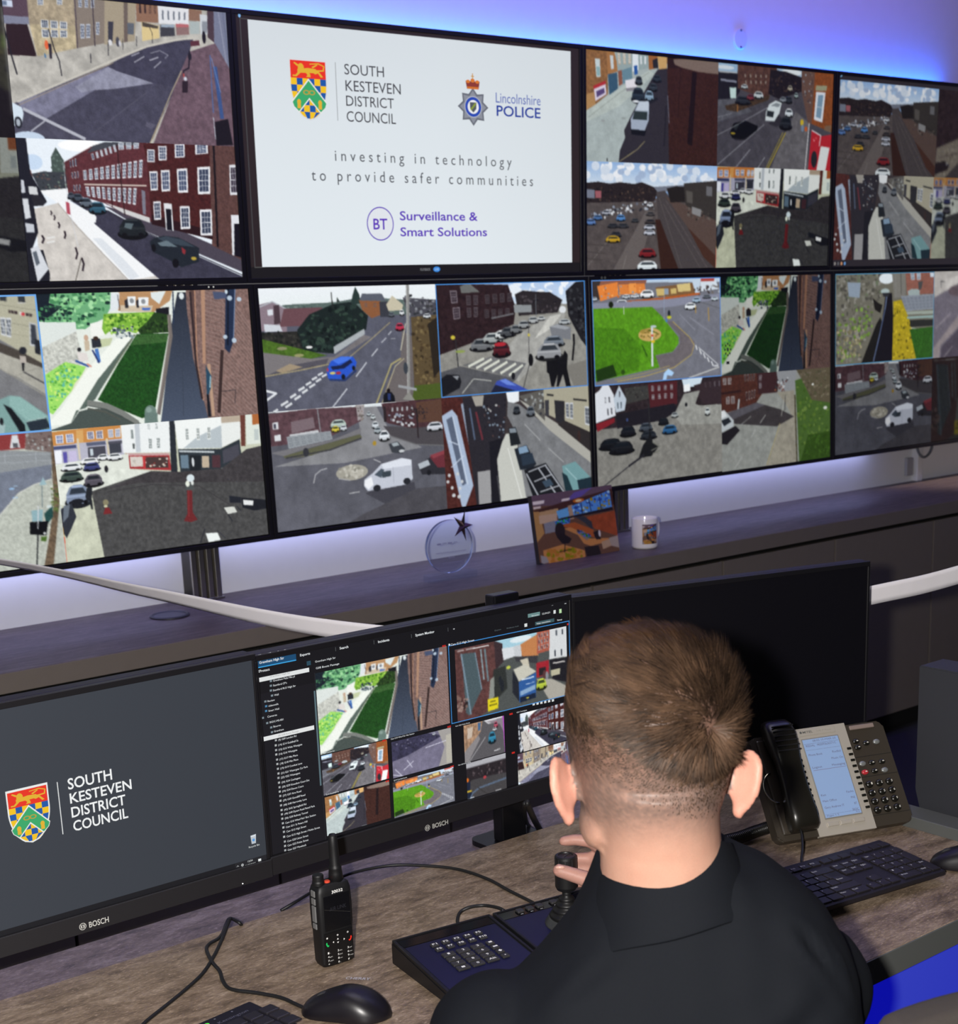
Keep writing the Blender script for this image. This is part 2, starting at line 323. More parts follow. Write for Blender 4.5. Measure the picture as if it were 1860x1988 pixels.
FEED = {
 'stpeters': '''P b4b1aa -25,-12 1070,-193 1019,997 -92,1063
N .10 60
P 56434f -25,-12 106,-34 105,232 -26,194
P 7f8296 -2,186 105,184 105,232 1,242
P 2a1a1c 7,241 96,233 123,441 3,446
P c9d3e6 -4,87 43,85 43,127 -4,130
P 6a7890 -1,94 19,93 19,121 0,122
P a89a82 103,-33 322,-70 297,367 126,441 105,232
P b9ab8c 105,232 306,214 297,367 126,441
N .14 26 103,-33 322,-70 297,367 126,441 105,232
W d8dce0 3d4658 150,188 270,190 264,302 149,318 3 2 .8 .85
W d8dce0 4a5468 146,7 180,2 174,98 143,103 1 2 .8 .9
W d8dce0 4a5468 229,-6 260,-11 254,84 225,88 1 2 .8 .9
P 857a70 303,-66 443,-90 421,317 297,367
W c5cbd8 4a5263 317,18 399,10 395,84 314,91 3 1 .55 .95
W c5cbd8 4a5263 318,201 369,193 364,286 314,299 2 1 .7 1
W c5cbd8 4a5263 389,178 409,175 403,260 385,264 1 1 .8 1
L 4a4048 8 309,-58 301,366
L 3c343c 8 385,-70 378,342
P a39782 443,-90 586,-113 559,284 420,327
P 3b3b45 445,165 469,162 457,312 437,320
P 6b5f58 525,-54 544,-57 526,293 509,300
P 5e646e 531,163 562,160 556,239 529,241
P 8d6a55 580,-63 680,1 673,143 573,147
W 8d6a55 3a2a28 584,-4 676,12 672,93 582,101 4 1 .5 .9
P d9c48f 596,144 675,163 674,249 593,280
P 4a443c 599,146 672,166 669,184 599,178
P dfe0e4 676,2 821,20 816,138 676,147
W dfe0e4 6a707c 685,40 814,41 810,113 683,131 5 1 .4 .9
P 3f3f45 682,157 747,151 747,224 678,238
P 9aa8b8 686,151 747,145 746,165 685,171
P b5686b 754,136 816,133 815,153 754,162
P 8c6f6d 754,162 815,153 816,205 754,218
P 8a6a58 821,20 883,26 876,104 817,107
P aab4b4 821,107 869,105 865,193 820,202
P c9cdd2 872,53 917,57 904,193 869,198
P 8a8f98 880,103 908,99 901,183 878,186
P 4a3a42 909,7 947,17 937,251 903,214
P 767b92 940,12 1008,8 1006,468 933,251
L 8f93a8 10 961,9 987,391
L 646a84 8 983,6 1001,400
P 4b4a5a 832,238 742,255 604,313 426,465 29,752 -2,774 -20,1059 582,1023 766,458 815,297
P 7a7a90 428,475 462,511 351,655 144,870 38,800 29,757 305,563
P 8e8fa2 428,480 628,570 443,629 352,645 299,668 276,630
P 474657 351,653 443,634 628,573 749,542 582,1023 300,1004 132,866
P 403f50 426,465 604,318 742,257 832,242 807,339 766,458 719,587 628,567 463,501
N .10 30 832,238 604,313 426,465 -2,774 -20,1059 582,1023 766,458 815,297
L 5a5968 5 594,640 335,946
L c8c4ba 14 23,755 267,572 440,439 611,315 742,255 833,225
L a8967a 4 27,777 266,592 453,447
P 6a5560 807,329 937,251 1013,462 1019,997 602,1022 717,628 766,458
N .12 24 807,329 937,251 1013,462 1019,997 602,1022 717,628 766,458
L b8a98c 7 766,468 710,629 589,1012
L 94856e 6 670,757 605,969
L b5b7c2 22 44,799 301,989
L b5b7c2 10 131,876 69,950
L c0c0cc 6 537,390 575,362
L c0c0cc 6 548,433 597,385
L c0c0cc 7 619,411 661,384
L c0c0cc 6 637,462 673,412
L 9a9aa8 5 625,361 670,336 708,364 691,389
P 5c5a6c 584,846 627,864 608,896 576,878
L 221d28 12 811,318 802,443 776,467 772,509
P 2a2028 766,540 794,538 788,621 762,624
E 22202a 810,360 9,28
E b05050 775,498 4,15
E c8ccd8 782,523 8,14
L 4f6aa0 8 908,338 907,758
L 3c5488 34 929,419 948,797
L 6f88b8 6 914,358 949,606
P 1a161c 911,822 977,795 994,987 911,998
L b8c0cc 6 905,790 909,950
P 5a3038 818,251 860,240 862,276 819,288
E 1c1820 885,216 9,45
E e0653a 169,360 8,32
P 2a2530 176,348 190,351 188,448 178,452
L 3a6ea0 10 158,418 160,447
E d8d8dc 447,308 9,20
E 4a4a52 481,299 9,34
E c8c8d0 490,308 5,22
L 2a2a30 7 356,394 354,459
L 2a2a30 6 438,305 434,399
L 2a2a30 5 504,276 502,351
L 2a2a30 5 568,248 565,320
L 2a2a30 4 631,179 641,218 639,289
L 1d1d24 11 -3,257 20,463 34,572
L 1d1d24 8 183,250 200,384 217,460 222,562
P d4e2ee 1,759 39,790 45,829 35,898 -2,920
E 20222a 19,894 16,40
E a8b0bc 19,894 9,25
E c5d5e8 56,1000 69,48''',
 'castlegate': '''P e9f1f9 -4,-1 1022,-69 1012,1060 -66,1022
E c9dcf2 65,165 40,53
E ffffff 279,41 101,42
P 47544f 167,58 197,148 205,342 98,345 142,222 142,130
S #3c4a46,62746c 163,68 197,148 198,342 116,345 144,140 60 15
P 3b3f45 54,246 104,228 217,229 217,352 84,361
S #5a4a48,2c3034,6a7a70 60,245 217,234 211,347 91,356 40 15
P 5b3a3a 28,176 52,225 67,346 36,347
P cfcac4 49,489 154,446 247,611 596,995 84,1017 52,745
N .06 42 49,489 154,446 247,611 596,995 84,1017 52,745
P f4f6f8 78,361 205,342 206,435 316,537 576,973 444,1007 234,611 154,446
P dfe4ea 334,695 432,856 493,976 451,1002 294,694
L b5b0aa 8 154,446 234,621 444,1007
P 3b3a4a 206,424 358,484 537,652 1015,1002 588,1001 307,589 319,537
N .10 32 206,424 358,484 537,652 1015,1002 588,1001 307,589 319,537
P f4f6f8 205,445 241,486 305,505 319,547 313,584 276,558
P 4a4450 359,463 569,544 1021,855 1016,968 537,641
L 2c2a34 7 371,494 544,652 1015,991
P 5a2f33 199,158 323,44 436,6 576,-3 572,150 571,576 455,524 360,442 203,373
N .12 13 199,158 323,44 436,6 576,-3 572,150 571,576 455,524 360,442 203,373
P 43464e 302,91 330,38 384,9 543,-1 542,20 435,32
W dfe3ea 5a6478 314,96 435,16 442,73 318,144 6 1 .5 .85
W dfe3ea 5a6478 441,6 546,4 542,46 441,63 3 1 .7 .9
W e6eaf0 4a5468 272,214 557,119 547,255 272,283 11 1 .62 .95
W e6eaf0 4a5468 277,327 519,327 507,457 282,393 10 1 .6 .95
W d0d4da 4a5468 219,149 255,124 255,186 219,198 3 1 .5 .9
W d0d4da 4a5468 222,228 259,216 258,270 224,275 3 1 .5 .9
W d0d4da 4a5468 225,315 264,311 262,361 226,362 3 1 .5 .9
L c9b9b0 10 277,311 561,311
P cfcfcf 361,436 563,544 564,582 443,514
L 3a1c1e 8 399,336 395,472
P 7a7a88 535,342 552,352 547,523 533,518
P 47211f 559,3 879,-22 861,707 571,587 572,150
N .16 11 559,3 879,-22 861,707 571,587 572,150
P 5a3f3b 876,-22 1013,-30 1020,877 856,751
N .14 11 876,-22 1013,-30 1020,877 856,751
P 2b1618 574,523 864,640 861,707 571,593
L 1a1416 19 897,-18 884,763
L 2c1a1a 8 438,21 449,524
W e6e8ee 4c556a 577,50 611,48 607,138 573,139 1 1 1 1
W e6e8ee 4c556a 629,22 669,20 664,122 627,126 1 1 1 1
W e6e8ee 46506a 708,3 755,0 752,96 705,103 1 1 1 1
W e6e8ee 46506a 807,-3 868,-7 866,62 804,74 1 1 1 1
W eceef2 46506a 579,208 617,204 612,342 578,346 1 1 1 1
W eceef2 46506a 633,198 675,192 670,346 630,352 1 1 1 1
W eceef2 46506a 710,184 760,177 756,355 707,358 1 1 1 1
W eceef2 3a4258 809,167 872,159 864,363 804,366 1 1 1 1
W e0e2e8 3a3240 969,142 1013,137 1008,366 963,368 1 1 1 1
W eceef2 3c4458 586,426 621,423 617,557 584,561 1 1 1 1
W eceef2 3c4458 711,458 758,455 754,624 708,628 1 1 1 1
W eceef2 3c4458 807,482 866,477 861,674 803,676 1 1 1 1
P e0e2e6 635,436 673,440 673,641 637,635
P 14141c 643,478 668,480 666,639 641,632
P e0e2e8 961,520 1009,519 1006,584 974,584 965,829 955,825
P 14101a 974,584 1010,584 1021,855 965,829
P 1c1d26 -4,-1 44,-4 49,246 108,437 90,468 50,469 58,653 23,776 72,777 91,944 86,1027 -11,1024
P c9cdd6 6,288 18,292 20,378 3,379
P d5d9de 4,419 28,418 33,550 8,561
P c5cad2 6,586 43,596 42,653 8,653
P d5d9e0 18,766 52,745 88,912 35,1005
P 5d6570 25,792 42,782 52,870 36,890
P d0d3d5 34,332 70,336 73,392 36,388
P 26262c 43,388 73,392 105,437 90,468 50,469
L d0d3da 4 193,158 199,445 226,757
P b04a5a 190,435 205,445 204,528 190,518
L 2a2028 15 172,642 175,671 169,696
L 2a2028 13 148,580 153,603 148,622
L 2a2028 15 72,673 80,699 70,729
L 2a2028 14 214,759 220,805 211,845
L 2a2028 15 237,833 244,879 236,930
L 2a2028 11 133,531 136,549 131,568
L 2a2028 10 120,500 124,516 119,531
L 3a342c 5 235,836 199,1010
L e2e2e0 13 93,694 128,684
L e2e2e0 13 91,725 126,715
K 2e5468 327,476 75,89
K 5a6470 279,439 54,74
K 3b4450 243,405 47,59
K 444a56 214,393 30,51
K 1d2225 479,622 128,148
P 5c6a70 449,583 486,588 473,631 441,615
P 20262e 555,722 576,693 625,676 694,690 791,768 785,873 698,913 658,871 564,793
P 39444f 593,695 632,680 708,704 772,762 705,750 623,722
P 67767f 591,730 637,712 687,761 604,752
P 8a2f35 705,761 725,786 718,819 706,803
E b8a040 761,848 13,13
E 101014 671,882 16,34
E 101014 571,766 11,28''',
 'market': '''P c9cdb8 4,-137 1075,-1 1005,1295 -76,1031
P c98a4a 0,11 322,-8 318,109 -4,119
P d8a868 109,15 141,14 137,118 106,119
W e8ecf2 6a74a0 9,33 102,28 100,108 9,106 2 1 .75 .85
W e8ecf2 4a4a6a 152,24 235,23 233,98 151,93 2 1 .75 .85
W e8ecf2 8a90a8 250,21 315,20 313,97 248,96 2 1 .75 .85
P b8b8c8 -3,114 319,103 318,233 -1,252
P 4a5278 0,120 102,120 104,145 -1,144
P 5a6078 148,113 236,112 238,139 150,139
P 50505c 243,118 314,117 314,138 244,139
P f0f4fa 4,149 35,150 32,248 3,248
P 5b55a5 39,166 58,167 56,250 39,249
P c8c0e0 65,165 100,162 100,245 64,247
P 4a4a55 153,149 234,147 233,226 151,230
P c8d4dc 162,162 176,162 176,211 162,213
P 40434d 252,138 307,135 306,210 251,213
L d9cdb0 15 112,73 113,236
L d9cdb0 15 244,93 246,222
P eef2f2 314,3 550,-7 543,245 314,215
P c5ccd2 380,0 403,-3 396,222 374,221
P 8b9494 359,44 370,43 369,111 358,112
P 5a6060 361,151 371,151 370,192 360,191
W eef2f2 7a8484 427,7 503,3 501,58 426,57 2 1 .35 .9
W eef2f2 6a7474 427,113 506,116 502,214 425,210 2 1 .45 .95
P a5373a 326,221 532,249 533,387 330,340
P c8a0a0 329,221 532,249 531,267 330,240
P d8d0c8 342,249 404,257 401,333 343,328
P 4a3a38 414,263 523,276 521,363 412,349
S #d8c8b8,8a3a38,c0b8b0 349,256 521,278 518,362 348,334 22 17
P c03a3c 402,253 415,255 412,352 400,352
P 2b2f35 547,-14 574,-16 564,404 532,399
P f2f6f4 571,-11 807,-13 797,250 577,224
P b9c3c8 677,144 766,89 806,66 797,250 604,223
W f2f6f4 77807f 602,62 767,66 762,176 599,169 3 1 .3 .95
P e9edea 803,45 902,46 904,183 797,245
P b8aa98 806,-16 904,-10 904,52 804,51
P 6b3f35 904,-10 931,-7 918,253 895,252
P dfe6dd 931,-7 1027,-19 1021,244 925,242
P b06a3a 965,-2 1003,-2 1000,84 964,88
P c0cac8 970,123 994,127 991,214 967,213
P 30373d 575,226 787,256 890,193 893,350 786,410 714,442 577,411
L c0c8cc 15 580,243 755,276
P 6b8090 585,276 623,279 621,385 583,379
P 202428 631,283 685,292 680,416 626,407
E d8dce0 644,340 6,36
P c0b09a 691,299 726,304 723,396 687,391
P 50343a 742,301 784,305 779,406 738,399
P 4a4a54 798,272 884,230 883,336 796,378
P dfe4da -1,252 336,225 336,344 437,375 148,488 114,576 43,586 -3,554
N .06 36 -1,252 336,344 437,375 148,488 181,1070 -41,1016
P 4b4b4b 437,375 577,406 786,413 921,279 1062,250 1019,1037 176,1032 148,483
P 413e40 437,375 577,406 786,413 921,279 1062,250 1045,565 365,457 219,478
N .14 19 437,375 577,406 786,413 1062,250 1019,1037 176,1032 148,483
L 3e3c3e 8 218,501 438,482 662,534 809,712
K dfe4e8 71,283 91,63
K eef0f2 156,252 83,53
K 3a3f70 162,296 76,65
K e8ecee 218,232 52,48
K e0e4e6 272,238 70,56
K 3c4a44 66,354 101,80
K 54505a 163,399 86,97
K 7f8da5 85,503 112,169
E 1c1e24 79,549 30,22
P 30343d 2,590 53,553 68,662 39,750 14,816 -8,740
P 6a7480 17,569 45,563 32,654 5,696
P 23262b 129,450 154,454 146,535 147,621 139,619 133,545 127,591 118,518
E 2a2a2e 227,325 9,27
E 8a8468 208,580 13,24
E c8c8a8 206,609 9,10
P 7a2a2c 203,618 221,621 233,671 191,669
P 6e2a2c 601,548 627,553 619,737 640,803 607,815 571,799 592,744
L 923a3a 6 608,555 598,770
P 4f5454 593,497 640,506 631,563 596,557
E d8e4e8 624,464 19,30
E e8eee0 607,506 10,24
E dfe4e0 631,504 7,17
P 23262e 810,639 869,663 870,711 810,697
P d5d8d2 778,731 832,734 845,782 796,788
P 1e2026 871,667 1012,713 1008,783 934,787 875,750
P e8eaea 882,688 935,705 930,743 882,729
L 23262e 7 796,791 817,853
L 23262e 6 844,731 865,774
P eef4f2 674,921 734,928 747,990 685,996
L 20222a 7 643,992 672,885
L 30323a 6 734,911 773,983
L cfd8e0 19 1,566 -32,806 -57,1024
P 6a3a30 -27,866 -5,694 2,695 -28,1031 -45,1027
P d8a030 -3,685 3,742 3,813 -14,809
P e8331c -14,800 4,804 3,1027 -38,1017''',
 'guildhall': '''P a9b4b4 -20,-15 1016,-148 1034,1013 -25,1061
P 8d6540 -10,-16 154,-18 158,393 64,498 -13,562
N .14 18 -10,-16 154,-18 158,393 64,498 -13,562
P c6d3d6 66,89 101,89 106,246 76,252
P 8fb0b4 76,161 100,158 103,236 80,241
P b03038 54,330 141,275 143,308 57,362
P d8d0e0 59,358 141,306 147,394 69,463
P 5a4a7a 74,376 131,340 136,383 79,429
P b0885a -12,416 59,384 71,491 -1,548
P a5764a 147,-17 198,-18 237,181 157,222
P c8d0d4 172,49 195,49 201,166 181,172
P 3a5a72 157,218 224,195 231,338 168,400
P 98a8aa 212,-13 457,-12 458,133 230,207
W b9a890 d0d6da 214,12 334,4 335,112 224,131 3 1 .5 .9
P 6a8a9a 258,172 329,135 336,234 266,296
P 8a5a4a 230,182 258,168 264,293 237,314
P dfe6ec 337,-10 378,-4 380,159 335,176
P 2a5aa0 346,124 372,114 374,194 351,204
W 98a8aa dde2e6 382,17 446,16 445,106 385,119 2 1 .5 .9
P 9a6238 452,2 524,3 518,126 458,146
P 2a2a30 484,56 522,32 529,125 490,129
P c6a06a 518,0 596,0 591,118 534,138
P b8c2be -13,568 230,342 458,150 501,178 245,488 -13,663
L 8f9690 5 17,610 245,372 458,169
N .05 53 -13,568 501,165 591,431 277,719 246,990 -15,1003
P 333038 523,136 616,113 628,991 235,1010 244,891 283,771 275,706 336,545 426,342 501,178
P e2dfe6 282,259 367,231 372,321 293,348
P 8a8890 287,329 372,308 370,341 293,355
K 3a424c 383,249 54,79
K 25303c 378,380 94,139
E dfe4ea 362,439 26,11
K 2b3440 518,218 65,68
K 323a44 491,299 61,74
K 7f97ac 461,380 68,100
P a3aec0 386,434 461,427 458,601 428,698 328,705 324,601
P c2ccd8 390,436 459,430 455,516 362,517
P 2f3a3c 352,524 449,525 445,602 337,600
P 15171d 324,690 441,697 428,746 331,739
L 20222a 26 459,443 524,398
L a59a70 7 241,990 374,871 430,794
E 9a9fa0 122,630 15,11
E 98a0a0 272,597 17,11
P 3a221d 593,-9 1018,-7 1034,1013 617,998
N .18 12 593,-9 1018,-7 1034,1013 617,998
P 7a6a62 634,32 788,7 1019,3 1020,128 847,124 710,99 646,73
P 2c1c1a 593,-9 676,-6 643,37 654,82 710,105 610,113
P 1f1416 790,122 826,132 797,818 756,794
L 2c1a18 11 699,103 681,557
L 70788a 8 601,364 614,615
L 26242c 18 591,458 577,832
L 2b2b2c 13 151,962 153,994''',
 'london': '''P 4f4d55 -40,-20 1047,-150 1087,1039 -25,1085
P 9ab8d4 -17,-23 172,-32 156,93 -15,98
E d5dfe8 55,56 76,20
P a8bfd4 466,-25 746,-43 724,101 506,82
E dfe6ea 619,42 88,31
P 23222a -15,105 169,105 183,268 143,343 -11,366
P b8bcc0 8,89 156,90 157,103 8,106
L 8c8fa0 20 21,175 152,182
P 5b4038 158,-10 491,-14 490,189 411,318 238,269 163,242
N .2 20 158,-10 491,-14 490,189 411,318 238,269 163,242
W 5b4038 94877e 198,88 468,72 458,185 213,210 6 2 .35 .6
P 241f24 436,34 568,40 730,86 727,215 512,313 423,272
S #3a3034,4a3a34,1c181c 443,47 723,87 714,216 448,284 40 23
P 5f6068 -35,368 149,340 290,452 -32,588
P 6a686c 668,420 788,526 790,1051 440,1066 583,627
N .10 37 -35,370 411,316 689,247 788,526 790,1051 -25,1085
P 6a5148 708,18 838,-11 828,523 782,541 714,216
S #8a7a70,4a4248,9aa0a8 716,45 813,21 798,409 728,243 30 20
P 8a4e28 831,-10 1051,-20 1046,624 812,531
N .14 14 831,-10 1051,-20 1046,624 812,531
P 9a9a80 843,146 944,142 937,194 838,197
P d8dde6 845,209 930,210 910,511 832,488
P 7e9ab0 864,239 912,237 895,474 850,460
L c0c8d0 8 857,358 905,363
P 7c6450 935,544 995,532 991,606 930,588
P b32a35 814,594 911,648 1032,618 1026,1042 790,1051
P d8dcdc 904,751 985,761 952,1007 869,1011
L e0e0e4 11 791,526 765,1008
L e0e0e4 11 817,596 900,643 890,752
E 2a2a30 845,887 28,85
S #e8a0a8,d86870 832,661 899,678 894,737 833,719 8 14
P 4a3a2c 60,416 435,285 426,328 157,466 73,456
N .2 14 60,416 435,285 426,328 157,466
P c8e0dc 96,242 150,237 149,340 104,341
L b07a40 11 163,387 164,463
K 2d323b 209,351 126,85
K 7a3540 271,317 63,59
K c0c8cc 339,289 83,71
K b0b8bc 219,220 58,45
P 35333b 429,560 515,461 574,542 493,584
P 2b292f 137,721 246,700 337,616 331,645 235,733 149,738
P 0f1114 103,668 135,576 231,543 340,588 331,634 222,723 125,722
P 2c3236 129,611 159,581 183,586 154,644
E c0a83a 130,673 20,8
P d4dde0 432,370 487,330 540,346 522,449 479,532 401,530 407,442
P 2a3035 416,430 477,439 468,496 410,487
P 8a9298 444,383 493,350 532,361 513,391
K 30343c 601,312 63,71
K 8a9098 550,314 55,57
K a8a090 610,198 43,57
K c8d0d6 606,440 71,88
K 23272e 581,542 106,130
K 90a0a0 666,263 35,57
E c8b030 725,525 15,31
E c06030 763,586 13,25
E 7a8aa0 731,581 13,34
L a0a2aa 7 9,979 392,570
L a0a2aa 6 -1,699 123,618 426,398
L b0b2ba 7 279,817 154,1007
L b0b2ba 7 405,888 339,1013
L 9a9ca4 4 -3,531 121,483
L b8a428 11 581,635 433,1001
L c8b63a 6 558,636 416,1002''',
 'carpark': '''G 8fb2e0 dde8f2 -25,-16 1026,-29 1030,209 -26,244
S #e6ecf4,f2f5fa,d5e0ee,a9bcd8 -4,22 980,15 981,155 -5,178 60 82
P 57504f -26,361 1031,294 1042,1053 -29,1024
P 2c2526 -26,202 87,185 170,200 244,184 351,197 405,178 498,220 531,255 504,356 -26,381
S #4a3a34,1e1a1c,5a4a40,3a3430 -5,217 503,226 504,349 -6,374 70 22
P 787e8c 498,220 750,191 750,249 526,266
P 7a8090 5,256 61,261 61,339 5,334
P a06068 64,267 108,268 108,332 66,333
N .10 41 -26,361 526,307 620,1042 -29,1024
P 6a6361 181,1030 439,445 505,444 375,1035
P 4c4647 517,267 583,251 1004,936 1018,1023 558,1012
P 5a4a44 587,306 1034,521 1042,1053 956,907
P 3a241c 511,526 547,526 700,1015 558,1012
L 6b6462 5 573,375 875,1005
L 6b6462 5 539,321 723,1002
L 73696a 4 593,347 928,992
P 4a3026 765,596 998,879 999,1008 897,891
P 3b3734 733,178 1029,139 1035,556 752,391 728,302
P 5a5652 750,246 802,258 803,370 757,357
P 6c6c70 912,199 959,205 960,296 913,290
P 262220 598,230 671,207 733,212 742,357 627,362
S #4a4440,2a2624,6a625c 752,412 1010,478 1011,564 776,510 30 25
P 8a8a8c 798,398 875,427 869,497 799,467
S #b8bcc4,7a8088,2a2c34,9aa6b8,6a6c78,dfe2e6 25,485 223,402 510,349 510,424 244,482 35,558 70 27
K 5a7ab0 29,553 80,60
K 4a6ea0 84,512 66,49
K a8acb8 144,466 62,46
K 5080b8 251,513 68,63
K 3a3c40 357,536 55,41
K 33343a 193,586 77,46
K 3a3b40 268,586 84,46
K 2f3036 215,667 80,55
K c09a28 193,711 108,66
K c8ccd2 471,388 49,46
K 4a4648 474,472 66,41
K 3a3434 472,547 80,49
K b8bcc8 468,598 91,49
K c0c4d0 468,650 91,49
K 7a2226 453,843 130,90
K d5dde2 452,965 159,98
L 8f8a86 4 13,951 181,691
L 8f8a86 5 266,991 293,868
L 4c4644 11 3,757 159,772
L 4c4644 11 3,824 138,846
L 4c4644 11 2,891 117,906''',
 'highstreet': '''P 3a3334 -22,-122 1062,-41 1029,1248 -68,1024
P 4a2622 -14,-16 136,19 216,1045 -31,1031
N .16 18 -14,-16 136,19 216,1045 -31,1031
P a8b8d0 -3,165 67,114 97,174 177,817 110,1033 94,984
P 5a6478 27,200 65,173 132,791 106,808
L c8d4e4 9 32,387 92,432
L c8d4e4 9 41,630 126,536
L c8d4e4 11 67,170 142,802
P 8f9cb0 124,75 152,53 202,621 175,589
P 2a282e 136,19 428,9 416,180 388,505 301,1025 195,1022
P a09c94 196,9 275,9 264,106 218,104
L 6a3038 22 219,154 253,412
S #7a8898,1c1c22,4a3a3a,a8a8a8 265,53 420,53 395,414 278,397 45 22
L 55627a 18 180,114 202,404
P eaeff2 422,-15 511,-13 507,91 435,117
P 77797c 432,87 506,118 712,368 1027,769 1020,1030 805,1028 525,1031 481,390 424,217
N .08 55 432,87 506,118 712,368 1027,769 1020,1030 525,1031 481,390
P c2c4bd 410,380 474,380 531,1033 351,1035 341,553
P 1c1c22 296,436 391,414 342,608 356,1036 291,1032
P 9a9a9c 209,699 293,695 291,1032 210,1034
L 6a6a6e 7 337,754 354,1035
L e2e4e0 9 418,510 501,1017
L a4a6a8 9 538,306 643,474
L a4a6a8 9 696,553 803,706
P a9a8a0 505,72 583,143 769,334 1030,663 1027,778 712,390
P 5c5a56 506,45 685,2 682,298 596,170
S #7a7a78,3a3a3e,9aa0a0 512,64 682,29 675,251 596,157 30 26
P a5a18e 680,-8 1047,-5 1034,490 825,336 681,223
P 3a3a40 685,103 715,103 710,259 686,245
P 2a2a2e 752,111 825,128 818,367 756,302
W c8ccd0 4a505a 827,143 889,150 884,310 829,286 2 1 .8 1
W c8ccd0 4a505a 963,194 1013,204 1008,390 962,365 1 1 .8 1
L 2a2a2a 18 701,53 749,66
L 2a2a2a 18 887,118 985,143
P 2e2a2a 820,311 1035,471 1029,672 769,342
K 30343a 489,171 48,78
K 5a6068 584,194 58,96
P 1e2226 428,331 477,325 508,487 438,498
P 7f8a94 433,337 475,334 482,376 437,377
P 20262e 461,526 545,502 609,689 581,726 494,730
P 7f9ab5 488,521 545,507 559,569 495,581
P 2a3644 502,588 583,582 600,678 512,692
P 1a1c20 521,734 675,691 812,1010 582,1033
L a8acb4 15 536,770 626,1032
L a8acb4 15 619,728 751,1028
L a8acb4 15 668,708 808,1019
L a8acb4 11 550,758 677,710
L a8acb4 11 588,855 716,806
L a8acb4 11 628,960 769,922
P 3a4a5a 642,865 698,846 724,908 668,926
P 6f979b 788,742 885,712 984,868 1022,972 919,1021 820,983
P 1c3038 786,799 824,840 865,1005 806,986
P 1c2c36 894,894 1002,881 1021,1011 908,1013
L 9fc0c4 9 812,761 894,891
E c8ccd0 26,699 9,15
E c8ccd0 80,694 9,15
E c8ccd0 105,768 9,15
E c8ccd0 90,827 9,15
E c8ccd0 40,814 9,15
E c8ccd0 15,755 9,15
E c8ccd0 48,884 11,17
E c8ccd0 82,901 11,17
E 3a2a26 920,473 9,55''',
 'bankstreet': '''P 7a7b7e -107,-99 1112,-55 1033,1119 -194,931
P b3b19c -108,-90 1004,-10 998,514 828,318 -119,46
L 8f8d7c 5 315,-13 999,248
L 8f8d7c 4 322,-94 998,121
L a09e8a 4 310,58 1001,326
W d8dce0 49505a 836,159 884,168 875,307 833,283 2 1 .9 1
W d8dce0 49505a 729,123 784,137 777,255 724,230 2 1 .9 1
P 33373c 920,16 951,17 949,59 920,57
P 33373c 846,2 875,6 872,49 845,43
L d8d8e0 4 916,61 950,67
P c8ccd0 956,203 986,214 985,382 948,368
P 3a3f48 961,215 982,223 981,368 954,357
P 23262c 971,321 992,336 990,441 966,425
L 3a2e30 21 876,120 912,133
E e8e8e8 927,139 6,13
E c8323c 934,143 8,13
L 3a2e30 21 946,146 972,154
L b3b19c 3 887,110 886,138
L b3b19c 3 899,113 898,141
L b3b19c 3 959,138 958,164
P 4a443e -118,27 826,340 904,404 995,503 995,548 899,478 822,405 -122,75
P aaa89e -123,85 821,408 996,537 993,727 885,595 813,521 -130,172
L 8a887e 4 873,580 940,542 999,537
L 9a988e 8 292,293 813,521 884,606 992,738
N .06 42 -128,143 821,408 996,537 1059,735 1033,1119 -194,931
E 23252c 916,402 16,27
P b8b0a8 901,437 926,444 924,492 899,496
P 1e1e22 905,489 917,490 910,553 904,546
L 3b3a3e 9 910,556 949,599 992,646
P 7fa3a0 784,749 838,716 882,730 998,892 1000,1011 881,1028 798,1016 771,945
P 8fb5b0 838,720 882,732 989,890 902,913 833,786
P 12161a 807,774 839,809 888,939 888,995 863,986
P 26303a 894,917 981,899 996,971 909,996
P 9fb8b8 778,846 806,928 794,1015 766,1011
E 1a1c20 792,898 8,27
L c9d8d4 3 895,912 982,893''',
